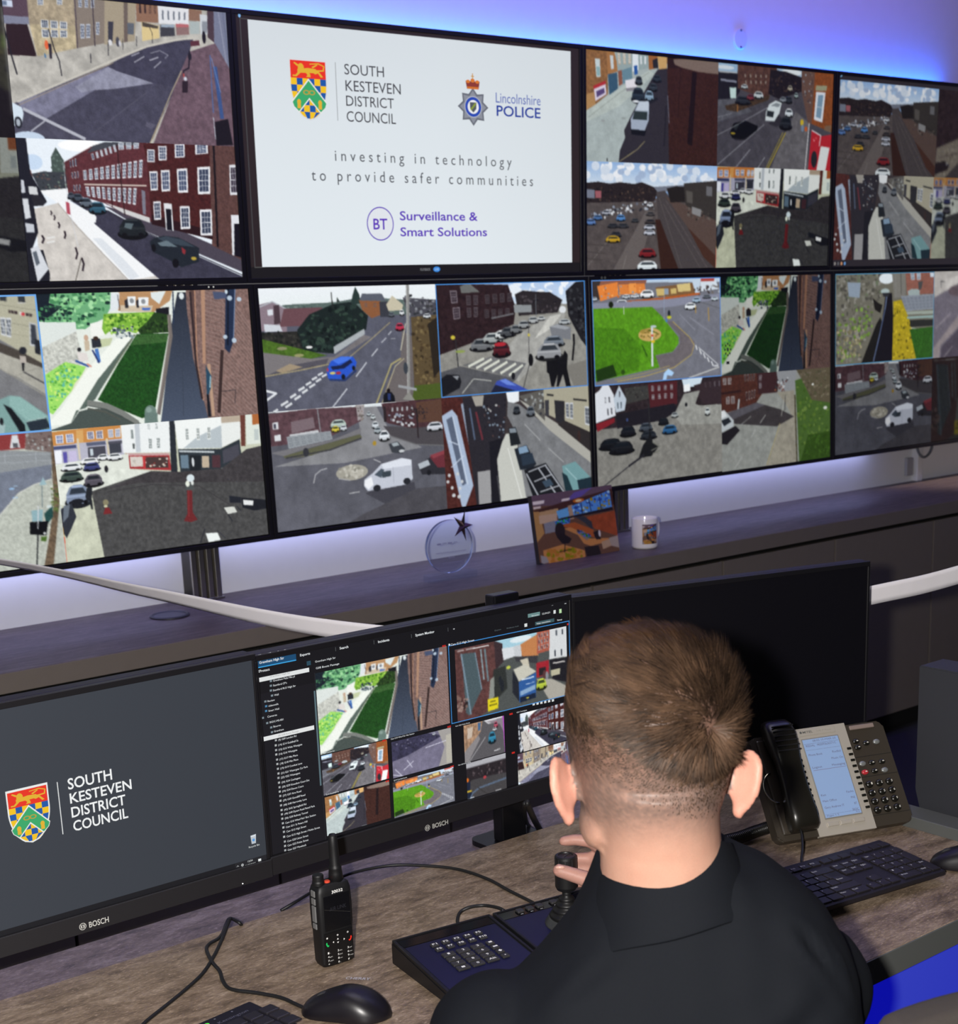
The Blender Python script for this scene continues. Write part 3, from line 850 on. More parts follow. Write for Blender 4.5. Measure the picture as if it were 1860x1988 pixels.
 'passage': '''P e6ece4 -6,-49 1082,-33 1015,1192 -82,1034
P b98f66 369,-7 626,-14 606,78 523,161 359,141
P e2e8ec 323,9 373,8 361,129 305,149
P d0c0a8 372,101 523,109 512,160 369,149
P 2b2a30 392,68 410,49 408,124 392,123
P 2b2a30 446,71 458,60 457,123 446,122
P eef2f4 408,37 446,37 441,107 408,105
P eef2f4 458,46 506,48 501,110 456,110
E 8a8e92 426,70 10,19
E 8a8e92 480,78 10,19
P dfe8e8 518,11 592,2 554,101 519,53
L 4a4a54 6 363,22 367,138
P 6fae7c -9,-5 334,-8 323,122 296,190 238,230 201,267 160,264 149,215 49,209 -17,197
S #8fd08f,4a8a5a,2a5a40,a8e0a8,16302c 43,8 326,9 315,121 246,219 160,259 96,199 30,184 150 30
P 16202a -9,-5 65,-2 53,69 103,99 88,126 30,186 -16,192
S #4a8a5a,2a4a3c,16202a -6,83 104,88 151,191 -11,203 50 21
P dfe6e2 -7,204 160,214 160,281 57,374 -21,557
P c6c8c0 0,387 159,281 174,519 2,593
N .14 14 0,387 159,281 174,519 2,593
P f2f4ee 224,229 288,205 288,313 224,342
P c6cfa8 265,345 322,338 304,394 247,412
P 1a1a20 536,135 599,124 594,208 532,193
P 4a70c0 471,124 511,126 506,145 470,143
P 7fb53f 291,160 529,158 517,227 430,313 334,261 288,315 276,269
S #9fd050,5a8a2a,3a6a20,b8dc60 291,165 523,167 516,224 431,305 289,307 110 21
P 27401d 527,161 595,182 589,316 451,322 439,289 486,234
S #3a5a28,1a2c16 464,244 591,194 588,310 455,315 50 19
P 9fdf6a -8,592 96,499 186,543 132,674 16,877 -9,851
S #b8f070,78c050,d8f080,5aa848,60b8a0 2,593 95,512 175,554 126,674 14,865 130 21
P e0e4c8 126,662 189,555 236,571 174,667 73,838
P f4f8f0 180,577 335,348 413,333 90,961 -3,959 -8,936 52,847
P 1f4a1c 433,320 585,322 479,930 419,958 222,793 338,523
N .22 10 433,320 585,322 479,930 419,958 222,793 338,523
P 3a6030 430,325 583,327 572,391 403,401
N .18 9 430,325 583,327 572,391 403,401
L 6a7260 14 424,322 323,533 207,780
P 5b6a62 413,337 340,488 212,786 162,849 120,861 87,960 231,645
P 4a5450 -13,1009 2,989 93,950 133,869 176,857 259,861 348,931 412,998 405,1056
L 7d817c 44 173,810 261,844 328,905 398,996
L 54564f 12 172,851 251,886 317,956
L 3c4240 5 164,827 252,866 326,934 380,994
G 2a303c 4d586c 591,322 646,16 690,18 691,376 742,860 746,1055 503,1022 577,485
L 3a4250 5 654,256 619,966
L 776f6a 32 595,182 594,346 499,938
L 8d8580 9 590,194 586,345 494,926
L 2b3850 12 625,9 613,253
E dfe8ea 664,44 12,26
P 7f6660 688,-23 1018,-35 1025,1018 746,1055 693,519 684,140
N .16 12 688,-23 1018,-35 1025,1018 746,1055 693,519 684,140
B a5908a 3 872,-16 790,1012 1007,315 1006,1367 30
B a38e88 2 776,-20 748,982 866,19 789,1024 34
P b08a72 762,-3 782,-2 753,572 738,571
P 5a4440 707,1 728,2 709,736 705,615
L b58a70 10 731,2 711,568 725,858
L 33282a 19 708,13 705,568 719,845
L b89880 26 768,574 768,985
L 3a2c2a 30 842,472 798,964
L 9a8078 5 852,472 809,966
P 2b4a60 752,584 776,670 767,766 742,860
L a9d0dc 9 771,670 763,760
P 1a1c22 743,812 755,813 756,989 740,987
P 232f48 887,-16 937,-20 905,398 878,499 855,463
L 6f86a8 8 935,-14 904,398
L 141a28 16 899,-3 872,438
P 4a5470 820,17 889,26 887,73 824,77
E b8c8d8 902,71 13,20
E b8c8d8 950,82 12,17
E c8d8e4 888,22 7,16
E b8c8d8 863,371 11,16
E b8c8d8 907,402 12,20
L 3a3438 6 822,796 893,792 883,901
P 2b3038 222,340 262,338 266,402 223,408
E 3a2a20 243,337 12,15
L 4a78c0 30 241,414 247,515
L 2c3a70 14 222,421 247,520
E c8a890 200,331 10,23
P c8b8a0 190,351 212,353 211,420 190,430
P e2dcd8 152,429 196,442 201,499 157,504
E 2a2a2e 164,414 9,16
L 3a5a9a 16 141,494 200,542
L d89888 14 191,521 210,545
S #5a6a70,2a3a48,c8d0d0,8a9aa0 331,256 421,251 415,345 330,341 40 21
E 6f857c 462,912 28,49
P 6a7f78 433,918 494,926 491,1021 427,1012
E 8aa098 455,897 13,21''',
 'cycleroad': '''P b9beb4 -236,-176 1056,-15 980,1116 -318,786
N .08 15
P 8a3a3a -236,-176 888,-5 876,116 -258,82
P d8dce0 828,9 851,12 857,106 813,104
P 5a5a60 827,67 848,71 848,104 826,101
P 7a6a66 887,-11 1015,-10 994,161 877,124
S #8a7a78,5a4a48,aab0b0 889,-5 1001,6 988,147 882,119 40 18
P 8f9498 -258,82 784,115 994,159 986,267 -283,382
L a8aeb4 4 520,139 983,169
L a8aeb4 4 516,193 980,217
L a8aeb4 5 790,127 785,216
L a8aeb4 5 920,147 915,232
L 9aa0a4 4 765,213 861,223 858,280
P 767d8c -283,382 981,251 974,354 896,384 827,431 739,577 458,983 -318,786
N .06 33 -283,382 981,251 974,354 827,431 739,577 458,983 -318,786
E 9ac0e8 800,400 12,7
E 9ac0e8 810,467 11,7
E a8c4e0 817,383 10,4
L d0d2ca 9 974,359 895,388 828,438 738,582 519,999
S #a9aea4,c8ccc2 747,641 940,508 933,915 734,926 80 11
P 6b5a48 991,33 1017,37 998,530 928,1103 884,1092 933,798 971,549
N .2 13 991,33 1017,37 998,530 928,1103 884,1092 933,798
S #5a6a3a,3a4a2a,6a7a40 971,398 1003,415 986,622 959,570 40 15
P 9ab8c0 938,336 950,396 918,396
L 6a7a80 7 929,401 920,562
P 234a48 925,609 964,556 962,640 928,703
E d0dcdc 950,561 11,11
P 8fb0b8 872,575 922,576 913,667 870,658
L c0c8cc 9 904,545 893,684
P 4a6a2a 900,779 926,782 919,820 897,811
P 0a0c10 859,660 939,668 923,774 853,752
E d8dcdc 917,757 6,9
L 1a1c20 10 887,764 859,1086
L d0d4d8 7 903,547 890,718''',
 'junction': '''P 5a5c6a -21,-78 1065,-44 1041,1171 -40,1027
G eef2f8 e8f0f0 -21,-78 1041,-44 1030,224 -36,213
P 5a6a66 0,177 149,138 412,130 577,94 1009,156 1005,265 -2,215
S #6a7a74,4a5a56,7a8a84 7,154 412,135 1009,156 1005,257 4,208 60 26
P 8a7a84 -2,135 80,108 155,177 143,357 -1,339
L b0b4bc 11 2,154 79,111 152,174
P d8dde4 50,175 78,170 78,217 51,221
P 4a3a40 84,142 114,136 113,285 80,295
P 6a4a50 137,168 341,168 355,319 107,312
P cfd4dc 26,287 110,300 120,351 28,348
P 2a2a26 2,355 205,354 228,523 183,487 3,418
S #1c201c,3a3a34,2c2a2a 11,356 220,363 224,506 13,411 60 26
P 1c2624 198,345 269,223 400,146 515,129 594,253 578,367 400,484 386,552 223,522
S #2a3a34,121a18,34463c,1c2a24 211,338 280,224 509,140 580,257 564,362 395,480 382,527 234,507 130 36
L 2a2a28 10 397,47 399,174
P 2a3a36 532,7 553,77 554,150 502,148 514,76
P 3a4440 427,88 442,129 422,136
P 8a5a3a 547,117 670,123 664,251 613,275 563,203
P 5a5f6a 567,67 680,71 703,135 551,124
W 8a5a3a 5a5a68 558,134 664,139 661,196 561,186 2 1 .4 .7
P 3a3c44 664,139 722,139 716,270 664,267
P c6bfa8 702,166 739,90 801,171 792,215 714,221
P 4a4a52 801,109 1016,139 1009,308 829,267
S #2a2e30,6a6a70,3a3a3c,8a8e94 814,80 1004,139 998,282 835,256 50 29
P 4a6a24 3,402 183,487 350,565 262,585 87,553 6,509
P 4f7a2a -1,571 76,604 12,663
N .16 15 3,402 350,565 262,585 6,509
E 8a8a68 111,489 27,13
E 98986a 198,552 26,13
E e8e8e8 256,490 18,11
P aab0b4 388,499 567,359 569,405 391,557
P 7a7678 6,512 262,585 390,580 562,411 606,431 389,609 339,645 -3,707
P 55535c 129,633 357,590 339,645 18,702
P a09078 68,667 145,616 213,649 102,688
L a59a78 10 2,708 205,672 355,639
L a59a78 8 465,600 605,447 718,315
N .07 49 13,701 378,608 728,225 830,230 744,625 609,1113 -40,1027
P 6a6464 783,394 847,449 829,989 635,1033 681,820 767,627
L a89f70 15 770,627 710,672 595,1044
L b8b090 8 788,629 732,691 636,1016
L c0bca8 10 809,329 770,560
P 5a4c34 842,278 1011,266 1014,1011 836,989
S #6a5a3c,4a3c28,7a6a48,3a3020 851,290 992,281 994,991 841,973 110 29
P 4a5a24 838,870 1017,864 1014,1011 819,1004
P 2a241c 942,341 998,287 1000,750 959,815
L 8a8a88 33 835,-51 801,985
L a8a8a6 10 829,-35 795,967
P 8a8a84 764,981 804,917 840,1007
E 3a4048 793,713 13,52
L d8dce0 20 38,1003 64,980
L d8dce0 20 81,951 121,920
L d8dce0 20 133,893 166,867
L d8dce0 20 180,840 214,815
L d8dce0 18 222,798 252,776
L d8dce0 18 257,758 286,739
L d8dce0 16 291,725 320,706
L d8dce0 20 104,969 141,939
L d8dce0 20 155,911 190,883
L d8dce0 20 199,862 230,836
L d8dce0 18 239,821 273,795
L d8dce0 18 278,777 307,755
L d8dce0 16 312,740 340,721
L c8ccd4 11 359,1001 448,852
L c8ccd4 11 502,759 568,642
L c8ccd4 10 598,595 637,532
L c8ccd4 8 660,484 690,445
L c8ccd4 8 702,421 723,390
L e0e4e8 18 3,819 61,849 5,903
L 9a9ca4 7 717,456 743,454
P 2b3a66 349,760 435,774 505,694 510,711 440,791 354,778
P 2b56c8 340,694 367,615 423,581 493,588 512,637 501,688 435,772 347,760
P 4676e6 376,608 433,582 490,590 465,616 409,644
P 1a2448 363,659 421,653 476,609 488,635 440,682 374,689
E a03040 405,717 15,13
E b03848 347,686 5,16
E d8c86a 373,715 16,10
E 15181f 431,752 11,23
E 15181f 492,684 9,20
K b03048 773,357 50,68
K d8dce0 790,236 28,55
K 5a6068 729,251 33,39
K c8ccd0 939,273 48,42
P 15171c 653,931 669,906 700,909 717,950 720,1026 645,1017
E 1a1416 683,897 11,20
P 2a3868 677,920 695,922 692,981 676,979
L 9a9ea2 23 743,863 851,906''',
 'zebra': '''P 8d8c86 -32,-63 1088,-48 1057,1171 -77,1052
G a0c0ea d8e4f0 -32,-47 1087,-30 1081,225 405,192
S #e6eef6,f0f4f8,b8cce8 488,22 945,20 914,145 511,127 30 88
P 2c1e20 -22,-5 172,7 468,24 514,233 495,381 202,535 -48,643
N .2 25 -22,-5 468,24 514,233 495,381 202,535 -48,643
W 7a7078 30262c 91,62 135,63 137,172 97,174 1 1 1 1
W 7a7078 30262c 103,211 149,209 148,309 106,317 1 1 1 1
W 5a5055 2c2428 183,99 278,100 270,310 183,315 2 2 .6 .8
W 4f464a 2a2226 303,98 501,88 498,183 305,201 4 1 .6 .8
W 4f464a 2a2226 295,230 481,227 478,310 298,325 4 1 .6 .8
P 6a6c6a 156,30 210,-5 281,83 163,88
L 6a6a6e 14 349,320 499,285
P 2a2628 511,113 564,80 670,95 751,102 837,177 799,292 531,308
S #3a3436,1c1a1e,4a4448 524,119 817,176 786,283 531,295 40 28
P 8a8f92 500,207 621,213 619,277 503,278
E d8dce0 835,267 24,34
L 6a7078 7 652,116 649,311
P a2a29e 717,324 834,294 854,313 793,518 511,907 334,747 512,488
P c2c2bc 744,325 827,307 740,442 630,524
P 55565a -67,795 132,729 499,879 349,1032 -77,1052
P 6d6e70 145,721 337,660 569,743 499,879
N .08 46 -61,642 854,304 1060,482 1042,1169 -77,1052
L d5d8cc 23 184,737 288,673
L d5d8cc 23 234,756 338,684
L d5d8cc 23 284,774 389,701
L d5d8cc 23 337,795 441,717
L d5d8cc 23 391,818 498,738
L d5d8cc 23 447,842 545,756
L b8bab4 9 135,973 213,850
L b0b2ae 9 215,850 329,879
K 6a6d70 277,550 147,117
K 9aa0a0 350,496 126,99
K c8cccc 410,469 86,81
K 45484c 455,447 99,92
K 6a6d70 508,426 79,81
K 8a8e90 562,387 79,74
K a8acae 627,350 73,64
K b8bcbe 684,338 52,42
K 4a1a20 406,602 115,138
E b02a34 398,556 39,19
P 777a80 738,420 796,395 889,434 886,552 752,506
P 9a9ea4 741,420 799,399 884,437 850,453
K 6a727c 764,555 147,106
K 8e9094 729,647 178,162
K aab0b4 846,380 81,53
P 1f1f22 860,98 932,16 1087,-12 1068,742 959,557 874,324
S #2c2c30,141416,3a3c40 881,89 1015,40 1001,570 895,325 60 32
P 7a7872 840,795 1068,723 1060,1040 917,1061
P 141416 708,737 815,719 839,645 860,687 851,814 874,986 840,988 821,866 787,982 771,980 783,863 754,979 735,977 722,857 708,837
L 141416 25 907,498 908,581 892,745
E 141416 600,715 17,57
L 3a3a3a 9 589,753 542,965
E 1c1c20 476,850 13,32
L 2c2c2e 12 111,494 119,731
E c8b840 95,472 14,18
E 8a9a50 137,599 31,12
L 3c3c3e 7 596,334 589,682
E c8b840 594,485 7,14
P 1a1b1f -14,844 43,793 123,806 134,868 122,922 10,993
P 8a8e94 79,810 122,814 109,851
P 3a4ea8 323,980 365,885 420,868 575,990 560,1021 350,1015
P 6a86d8 381,879 426,873 496,942 431,926
P 20243a 323,980 353,917 508,997 480,1048 324,1030''',
 'roundabout': '''P 5c5d66 -52,-132 1089,-67 1036,1305 -97,1081
P 85868a 491,14 603,12 663,205 864,422 402,484 19,453 511,301
N .08 101
P dfe6ea 4,-46 1014,-7 1010,79 602,28 1,9
P 5a4248 -40,20 241,3 491,18 532,36 513,142 326,256 101,280 -54,288
N .15 24 -40,20 532,36 513,142 326,256 101,280 -54,288
P 44343a -54,280 -45,122 16,115 19,267
P d8dce0 28,94 59,88 59,146 29,148
P d8dce0 33,197 66,192 66,244 34,245
P 4a4a58 33,104 46,103 46,141 33,143
P 7a6a70 126,98 249,74 255,164 126,195
P a09a9c 492,1 538,7 531,111 496,140
S #8a7d78,9a9490,6a6460 491,14 536,12 530,136 502,140 20 20
P c5c8cc 113,201 271,183 276,219 116,229
P 8a9096 97,216 339,201 347,273 103,317
W 9aa0a6 7d8389 97,216 339,201 347,273 103,317 7 1 .85 .95
K a8b8b0 385,149 91,77
K c8b840 367,190 42,54
K c0c6cc 412,186 38,54
L 8a8e94 10 275,12 288,317
P 5f604a 70,372 193,338 502,252 514,284 222,392 84,396
P 77767a 5,337 195,302 346,279 510,200 508,250 193,331 75,373
L 3e3e42 13 85,391 331,360 509,287
E 33343a 195,360 16,37
P 4a3236 637,8 1014,-7 1009,253 824,253 664,179
N .18 24 637,8 1014,-7 1009,253 824,253 664,179
W 4a3236 a8acb0 687,39 833,40 830,99 685,98 5 1 .45 .7
S #c0c4c8,8a90a0,3a2c30 673,105 829,125 824,236 693,183 40 24
P 5a4034 843,21 1013,10 1008,209 844,199
P 2c2426 648,34 661,36 662,171 646,168
P 4b484c 640,201 824,244 1010,244 1015,428 818,384 682,292
L 6a6a6c 10 682,295 830,390 1015,428
S #2c2426,3a3032 797,53 914,67 910,187 815,174 40 17
L 2c2426 17 845,76 844,333
K c0c4cc 950,248 103,84
K a8b0b4 561,87 25,37
K c0c8ca 585,118 27,44
K c5ccd2 595,187 40,64
K 9aa4aa 607,234 42,57
K d0d6dc 643,286 62,94
P 3c4046 665,361 717,345 760,415 747,459 681,439
P a0aab0 681,360 717,352 729,381 692,389
E c8ccd0 740,434 16,13
E a88a30 583,342 11,20
E a29f94 443,572 91,67
S #b8b5aa,8a887e,c4c2b8 367,529 445,512 521,572 496,618 385,615 40 27
L b8b9bd 8 224,626 237,556 269,522 304,513
L b8b9bd 8 571,479 613,513
L a5a6aa 8 363,611 428,637
L a8a9ad 10 418,749 479,744
P 44444c 536,753 616,751 804,716 812,814 722,979 512,766
P 4d4c52 493,941 814,779 1056,789 1046,1055 377,1019
N .08 67 493,941 814,779 1056,789 1046,1055 377,1019
P c3c8d4 510,646 563,596 614,528 737,495 795,519 796,689 759,731 605,744 525,746 506,702
P dde2ec 614,528 737,495 795,519 791,566 626,573
P eef0f4 513,655 553,628 561,698 531,735 509,697
P 4a5560 570,614 612,567 630,580 609,648
P 3a444c 617,597 669,592 667,642 614,649
L a5aab8 5 682,565 681,720
E 26282d 580,732 22,29
E 26282d 760,703 22,29
P 2e2e34 832,577 908,516 1019,623 999,683 854,661
P 6a3038 906,513 1020,455 1025,624 953,615
P 8a4048 909,499 995,469 1018,490 932,529
P b0b8c0 832,565 895,535 908,583 842,613
E 1c1c20 897,651 13,24''',
 'conduit': '''P 70727c -22,-63 1052,-33 1051,1146 -41,1025
P b8cce0 -23,-50 1029,-34 1028,51 -25,29
P 3a3230 -9,-4 78,12 63,184 -9,200
P 8a5a48 73,8 245,-2 416,6 404,54 56,68
P e0823a 44,60 194,28 197,156 63,201
P d8803c 200,52 396,46 405,141 210,146
P e8964a 276,46 329,41 333,135 279,140
S #c06a30,8a98a8,f0a860 56,71 394,50 392,138 74,184 26 22
P 7a5a3a 478,87 774,53 798,171 500,180
P c8b070 483,103 548,100 547,166 489,169
P 8a98a8 546,103 579,102 580,159 547,161
P c8b070 596,105 641,101 643,151 598,155
P d0bc80 645,65 751,55 757,132 657,138
P c0d0e0 767,31 832,16 837,145 793,157
P d0dae4 835,39 959,27 985,120 839,139
P a84a40 839,5 952,3 948,42 838,42
S #3a3230,6a6460,a8b0b8 771,112 1010,64 1008,199 827,184 40 25
P b05a28 200,210 522,187 828,150 830,170 522,209 208,229
K dfe4ea 413,147 110,80
K c8d0d8 321,164 66,36
K c0c8d0 254,166 60,41
K e8ecf0 221,222 90,58
K b8c0c8 20,178 44,41
P 85889a -10,220 522,206 1026,164 1026,214 609,278 454,288 -1,269
P 55901c -3,269 449,271 521,363 652,580 651,643 602,718 467,741 496,863 192,919 -29,959
N .12 19 -3,269 449,271 521,363 652,580 651,643 602,718 467,741 496,863 192,919 -29,959
P 467c16 -7,438 235,468 360,654 333,872 -29,959
N .14 19 -7,438 235,468 360,654 333,872 -29,959
P 1d3510 13,844 144,800 169,914 21,957
E 2a4a12 215,881 15,25
L 2f5a12 19 365,634 403,748
E c2a262 427,538 88,63
E 9a8440 395,503 44,22
S #d8b878,a8883a,7a6a30 352,503 429,481 499,541 470,587 361,572 40 22
L 2f5a12 8 417,494 483,526
L c8d0d8 23 445,468 441,848
L e0e4ea 7 441,468 436,841
E d8b830 450,606 14,14
E c04038 445,548 9,11
E b8c4cc 456,462 24,12
P 6a6468 467,746 602,730 662,643 663,566 551,406 607,420 780,631 767,732 599,877 504,882
L b09a50 8 607,423 740,586 776,666 752,759 610,874 386,936 170,966
L 9a8c58 7 577,854 365,910 149,950
N .06 41 467,746 663,566 607,420 1026,221 1015,1142 595,1095
L d5d8dc 15 789,667 798,715
L d5d8dc 15 819,711 833,761
L d5d8dc 15 850,753 865,803
L d5d8dc 15 881,796 897,846
L d5d8dc 15 914,839 930,889
L d5d8dc 12 934,887 972,888
L c0c2c0 12 979,903 728,989
L d5d8dc 8 810,690 970,876
K d8dee4 752,281 95,69
K 9ab0c4 801,222 68,58
K b8c4cc 950,215 57,44
K 5a6068 885,193 66,39
L 5a5c60 7 826,240 1001,319
E 20242c 580,350 11,39
E c0c030 581,380 18,15
E 4a7ab0 558,409 9,19
L b08a30 11 897,300 899,434
L b08a30 10 792,277 793,353
L 8a8c98 8 664,357 787,519
L 8a8c98 8 743,390 938,572
L 90a0b8 6 545,158 540,405
P a9cdf0 516,1002 531,922 565,881 610,924 592,956 555,943 543,1005
E 1a2010 140,237 18,30
L d0d4d0 7 235,252 234,333''',
 'square': '''P 7c7b76 -26,-137 1058,-59 1045,1103 -57,1046
P 2b2326 -19,-14 1022,-4 1018,327 664,250 605,348 214,423 -31,424
N .2 23 -19,-14 1022,-4 1018,327 664,250 605,348 214,423 -31,424
P 3a3a38 223,43 408,36 419,164 230,201
S #4a4844,2c2a2a 228,48 408,44 412,160 236,188 30 20
P d5d9e0 -17,89 37,45 64,-10 106,3 142,101 150,303 -24,370
P b8c4d0 139,139 183,14 235,153 220,260 153,274
W d5d9e0 55565c 61,108 120,106 123,181 66,183 2 1 .5 .9
W d5d9e0 55565c 78,220 133,210 137,294 82,309 2 1 .5 .9
W b8c4d0 55606a 155,165 209,164 205,247 159,253 2 1 .5 .9
P 5a5a62 181,64 192,79 188,127 180,126
P 4a2024 403,18 636,14 632,246 417,263
W 9a9498 3a2a30 414,28 616,30 613,201 419,198 4 2 .4 .6
P 1e1c22 153,291 607,238 642,317 502,399 160,434
P 7a2028 2,366 143,323 142,367 11,444
P c8d8e4 674,4 845,-4 820,80 690,95
P e8ecee 685,63 737,54 742,127 689,135
P 33282c 769,75 1021,18 1018,298 851,273 805,177
W 33282c 5a5258 842,36 1003,31 1002,126 853,124 4 1 .4 .7
P 8f908b 689,152 820,132 780,264 815,288 1018,293 1016,498 661,464 605,355
N .10 37 -31,438 605,355 689,149 1018,293 1009,1036 -47,1048
K 9aa0a0 611,356 58,57
K 15171c 241,471 117,109
K 3c434c 380,448 103,89
K 101216 108,578 170,115
K 14161a 190,624 182,132
K 20242a 399,530 126,89
K 16181c 520,410 81,75
K 24507a 568,497 117,95
K b0b6b6 880,356 43,83
E 3a4a78 237,356 7,17
E 16181c 705,264 11,20
P 17181a 411,458 431,607 480,657 417,745 316,751 355,621 398,556
L 6a6b62 11 428,606 480,657
L 6a6b62 10 416,690 493,653
L 6a6b62 10 428,721 487,699
L 2a2a2c 14 405,216 409,458
L 24242a 23 361,725 238,819
L 2a2a30 11 244,814 7,1019
L 6a6a66 6 627,561 613,675 518,736
L 90918c 7 10,904 53,883''',
 'verge': '''P 8d908c -31,-116 1061,-31 1064,1238 -45,1045
P 4a2a22 -20,1 407,-8 397,163 302,320 -25,403
N .16 15 -20,1 407,-8 397,163 302,320 -25,403
P 2e1c1c -4,171 175,161 175,186 -4,193
W a8a0a0 3a2c2c 11,26 97,28 96,95 13,95 2 1 .7 .95
W a8a0a0 3a2c2c 36,221 125,219 124,296 38,297 2 1 .7 .95
W 9a9090 3a2c2c 195,1 305,-2 297,81 201,79 4 1 .55 .9
W 9a9090 3a2c2c 210,187 309,165 300,260 212,286 4 1 .55 .9
L a8b0b4 24 156,255 142,402
P 3a2426 315,-13 521,-2 500,223 326,223
W 8a8288 2c1c20 328,14 366,13 362,174 329,178 1 2 .6 .7
P 8d9094 490,-15 679,-13 658,210 520,225
S #5a3a38,c0c4c8,3a3a3c,8a5a40 481,82 599,78 572,228 481,232 30 24
P 938f82 494,222 654,218 671,1013 385,1012 518,575 640,511 572,349
P 3a3638 18,408 313,311 519,404 654,501 492,587 122,512 11,433
P 55535a 12,400 306,310 389,343 85,469
N .08 37 -7,413 313,311 652,221 671,1044 -14,1021
L b0b2b0 8 391,449 339,533
L b0b2b0 8 300,588 259,676
L b0b2b0 8 175,864 111,982
L 9a9c9a 6 261,447 172,525
L a59a6a 9 521,557 398,984
L b8b8b0 8 559,302 534,482
P 44602a 663,115 1047,-1 1050,1043 700,1033 678,424
S #55702a,3a561e,4a6a28,66803a 679,148 992,72 993,1002 710,972 140 37
P 5a5240 672,-3 1047,-1 1048,407 820,340 732,123
S #6a6050,4a4434,78705c,50503a 692,27 992,40 992,368 827,318 110 27
P 2f4a16 785,717 1049,707 1050,1075 703,1034
S #3a5a1c,2a4214 785,733 993,731 993,1002 730,975 70 34
L 3f3a24 21 660,268 679,1014
E e0e4e0 830,173 10,11
E d0d4cc 951,442 18,18
L 2c2c30 9 572,258 566,425
P 1e1c20 -9,597 122,530 161,584 47,720 -10,701
P b8c0c4 -24,366 27,355 107,472 104,534 10,580 -27,565
P dfe4e6 -18,370 25,358 48,420 -1,443
P 23282e -4,460 63,436 87,484 23,523''',
 'tunnelpath': '''P 6c6a5f -39,-63 1054,-37 1074,1127 -38,1019
S #7c7a70,5a584e,8a8880,66705a,4e4c46 -17,-12 434,0 449,264 344,563 251,954 -4,983 260 45
S #6a8a3a,7a9a48,58702e 41,440 342,352 391,566 181,948 31,960 70 40
S #8a8468,a09878,706a50 30,621 296,560 239,900 31,934 70 32
P 8a98a8 119,95 247,106 236,268 132,250
P 1c1a18 365,274 419,329 464,358 444,447 390,407
P 1b1a18 445,490 403,567 252,1001 407,1015 469,571
P 17151b 496,227 559,229 574,498 575,1024 385,1013 457,571
L 4a587a 17 504,254 498,360 440,676 373,1006
L 8a9ab8 7 509,267 486,412
L 7a88b0 5 440,676 376,966
E dfe8ee 503,66 75,59
E a8b8b8 490,207 43,29
P 2b2c30 460,225 533,222 527,268 473,266
P 7a7872 555,-9 695,-19 698,276 582,290
L 8a8a88 7 591,18 600,271
L 50504c 13 646,6 655,247
P 8a5a4e 691,-32 1029,-31 1027,256 714,256
N .10 13 691,-32 1029,-31 1027,256 714,256
W c8d4e0 5a6474 732,6 864,4 865,91 742,92 2 1 .6 1
P c8d4e0 952,15 997,13 998,64 956,66
P 9aa8a8 719,216 760,191 844,198 845,271 729,269
P 4a4a4a 827,112 878,107 866,188 835,214
P 7d848f 649,267 1033,256 1030,428 704,440
W 8a919c 6f7681 649,267 1033,256 1030,428 704,440 9 1 .85 1
P 9aa49a 700,444 1030,442 1024,483 707,478
P a8951f 572,323 656,307 761,590 830,1048 567,1024 575,524
S #c0aa22,8a7a18,5a5018,b8a02a,d0ba30 580,337 656,327 746,589 808,1005 577,984 130 29
L 8fa8a4 27 717,513 1012,515
P 2b2c2a 743,541 1006,548 1000,620 752,620
L c0ccc4 7 753,630 847,651
P 2e5a1e 744,646 1039,629 1046,1055 830,1048
N .18 16 744,646 1039,629 1046,1055 830,1048''',
 'sideroad': '''P 8a8886 -51,-80 1757,-42 1813,1338 -31,1159
P b0aca8 -24,-39 1754,-103 1757,-42 275,148 15,297
P c4c0bc 112,101 314,52 316,122 128,239
L 5a5a5c 14 72,121 126,129
L 5a5a5c 11 79,121 84,196
P 6a6570 -11,309 275,155 1760,48 1813,1338 -31,1159
P 8d8486 -8,896 309,485 312,625 85,855 75,1057 -19,1063
P 4a4450 99,870 313,646 1778,473 1813,1338 77,1170
L a8a0a4 9 30,652 197,485
L a8a0a4 7 128,991 221,872
E 5a4e55 277,232 113,64
N .06 57''',
 'darkyard': '''P 231a1c -50,-46 1623,-223 1721,998 -21,1063
N .2 28
P 5a544c 11,664 253,538 1672,396 1721,998 -8,1063
S #6a645a,4a443c 25,690 229,581 249,955 40,978 60 36
P 1c1618 -6,836 96,803 157,841 140,904 0,966
E 8a8e92 130,836 11,11
P 2f2a2a 106,1003 255,815 293,1023
L 3c3434 8 42,771 249,704''',
 'yewhedge': '''P 3b3a2c 110,58 1098,-117 1029,1046 28,1108
S #4a4a34,2c2a22,55502f,1e1c1a 772,31 1033,-13 1003,677 996,989 709,1009 200 41
P 1a1416 848,578 1002,696 1001,1028 706,1047
P 5a6a34 979,316 1001,332 1003,398 974,402
L a8a8ac 7 992,144 999,370 999,697 1002,1008''',
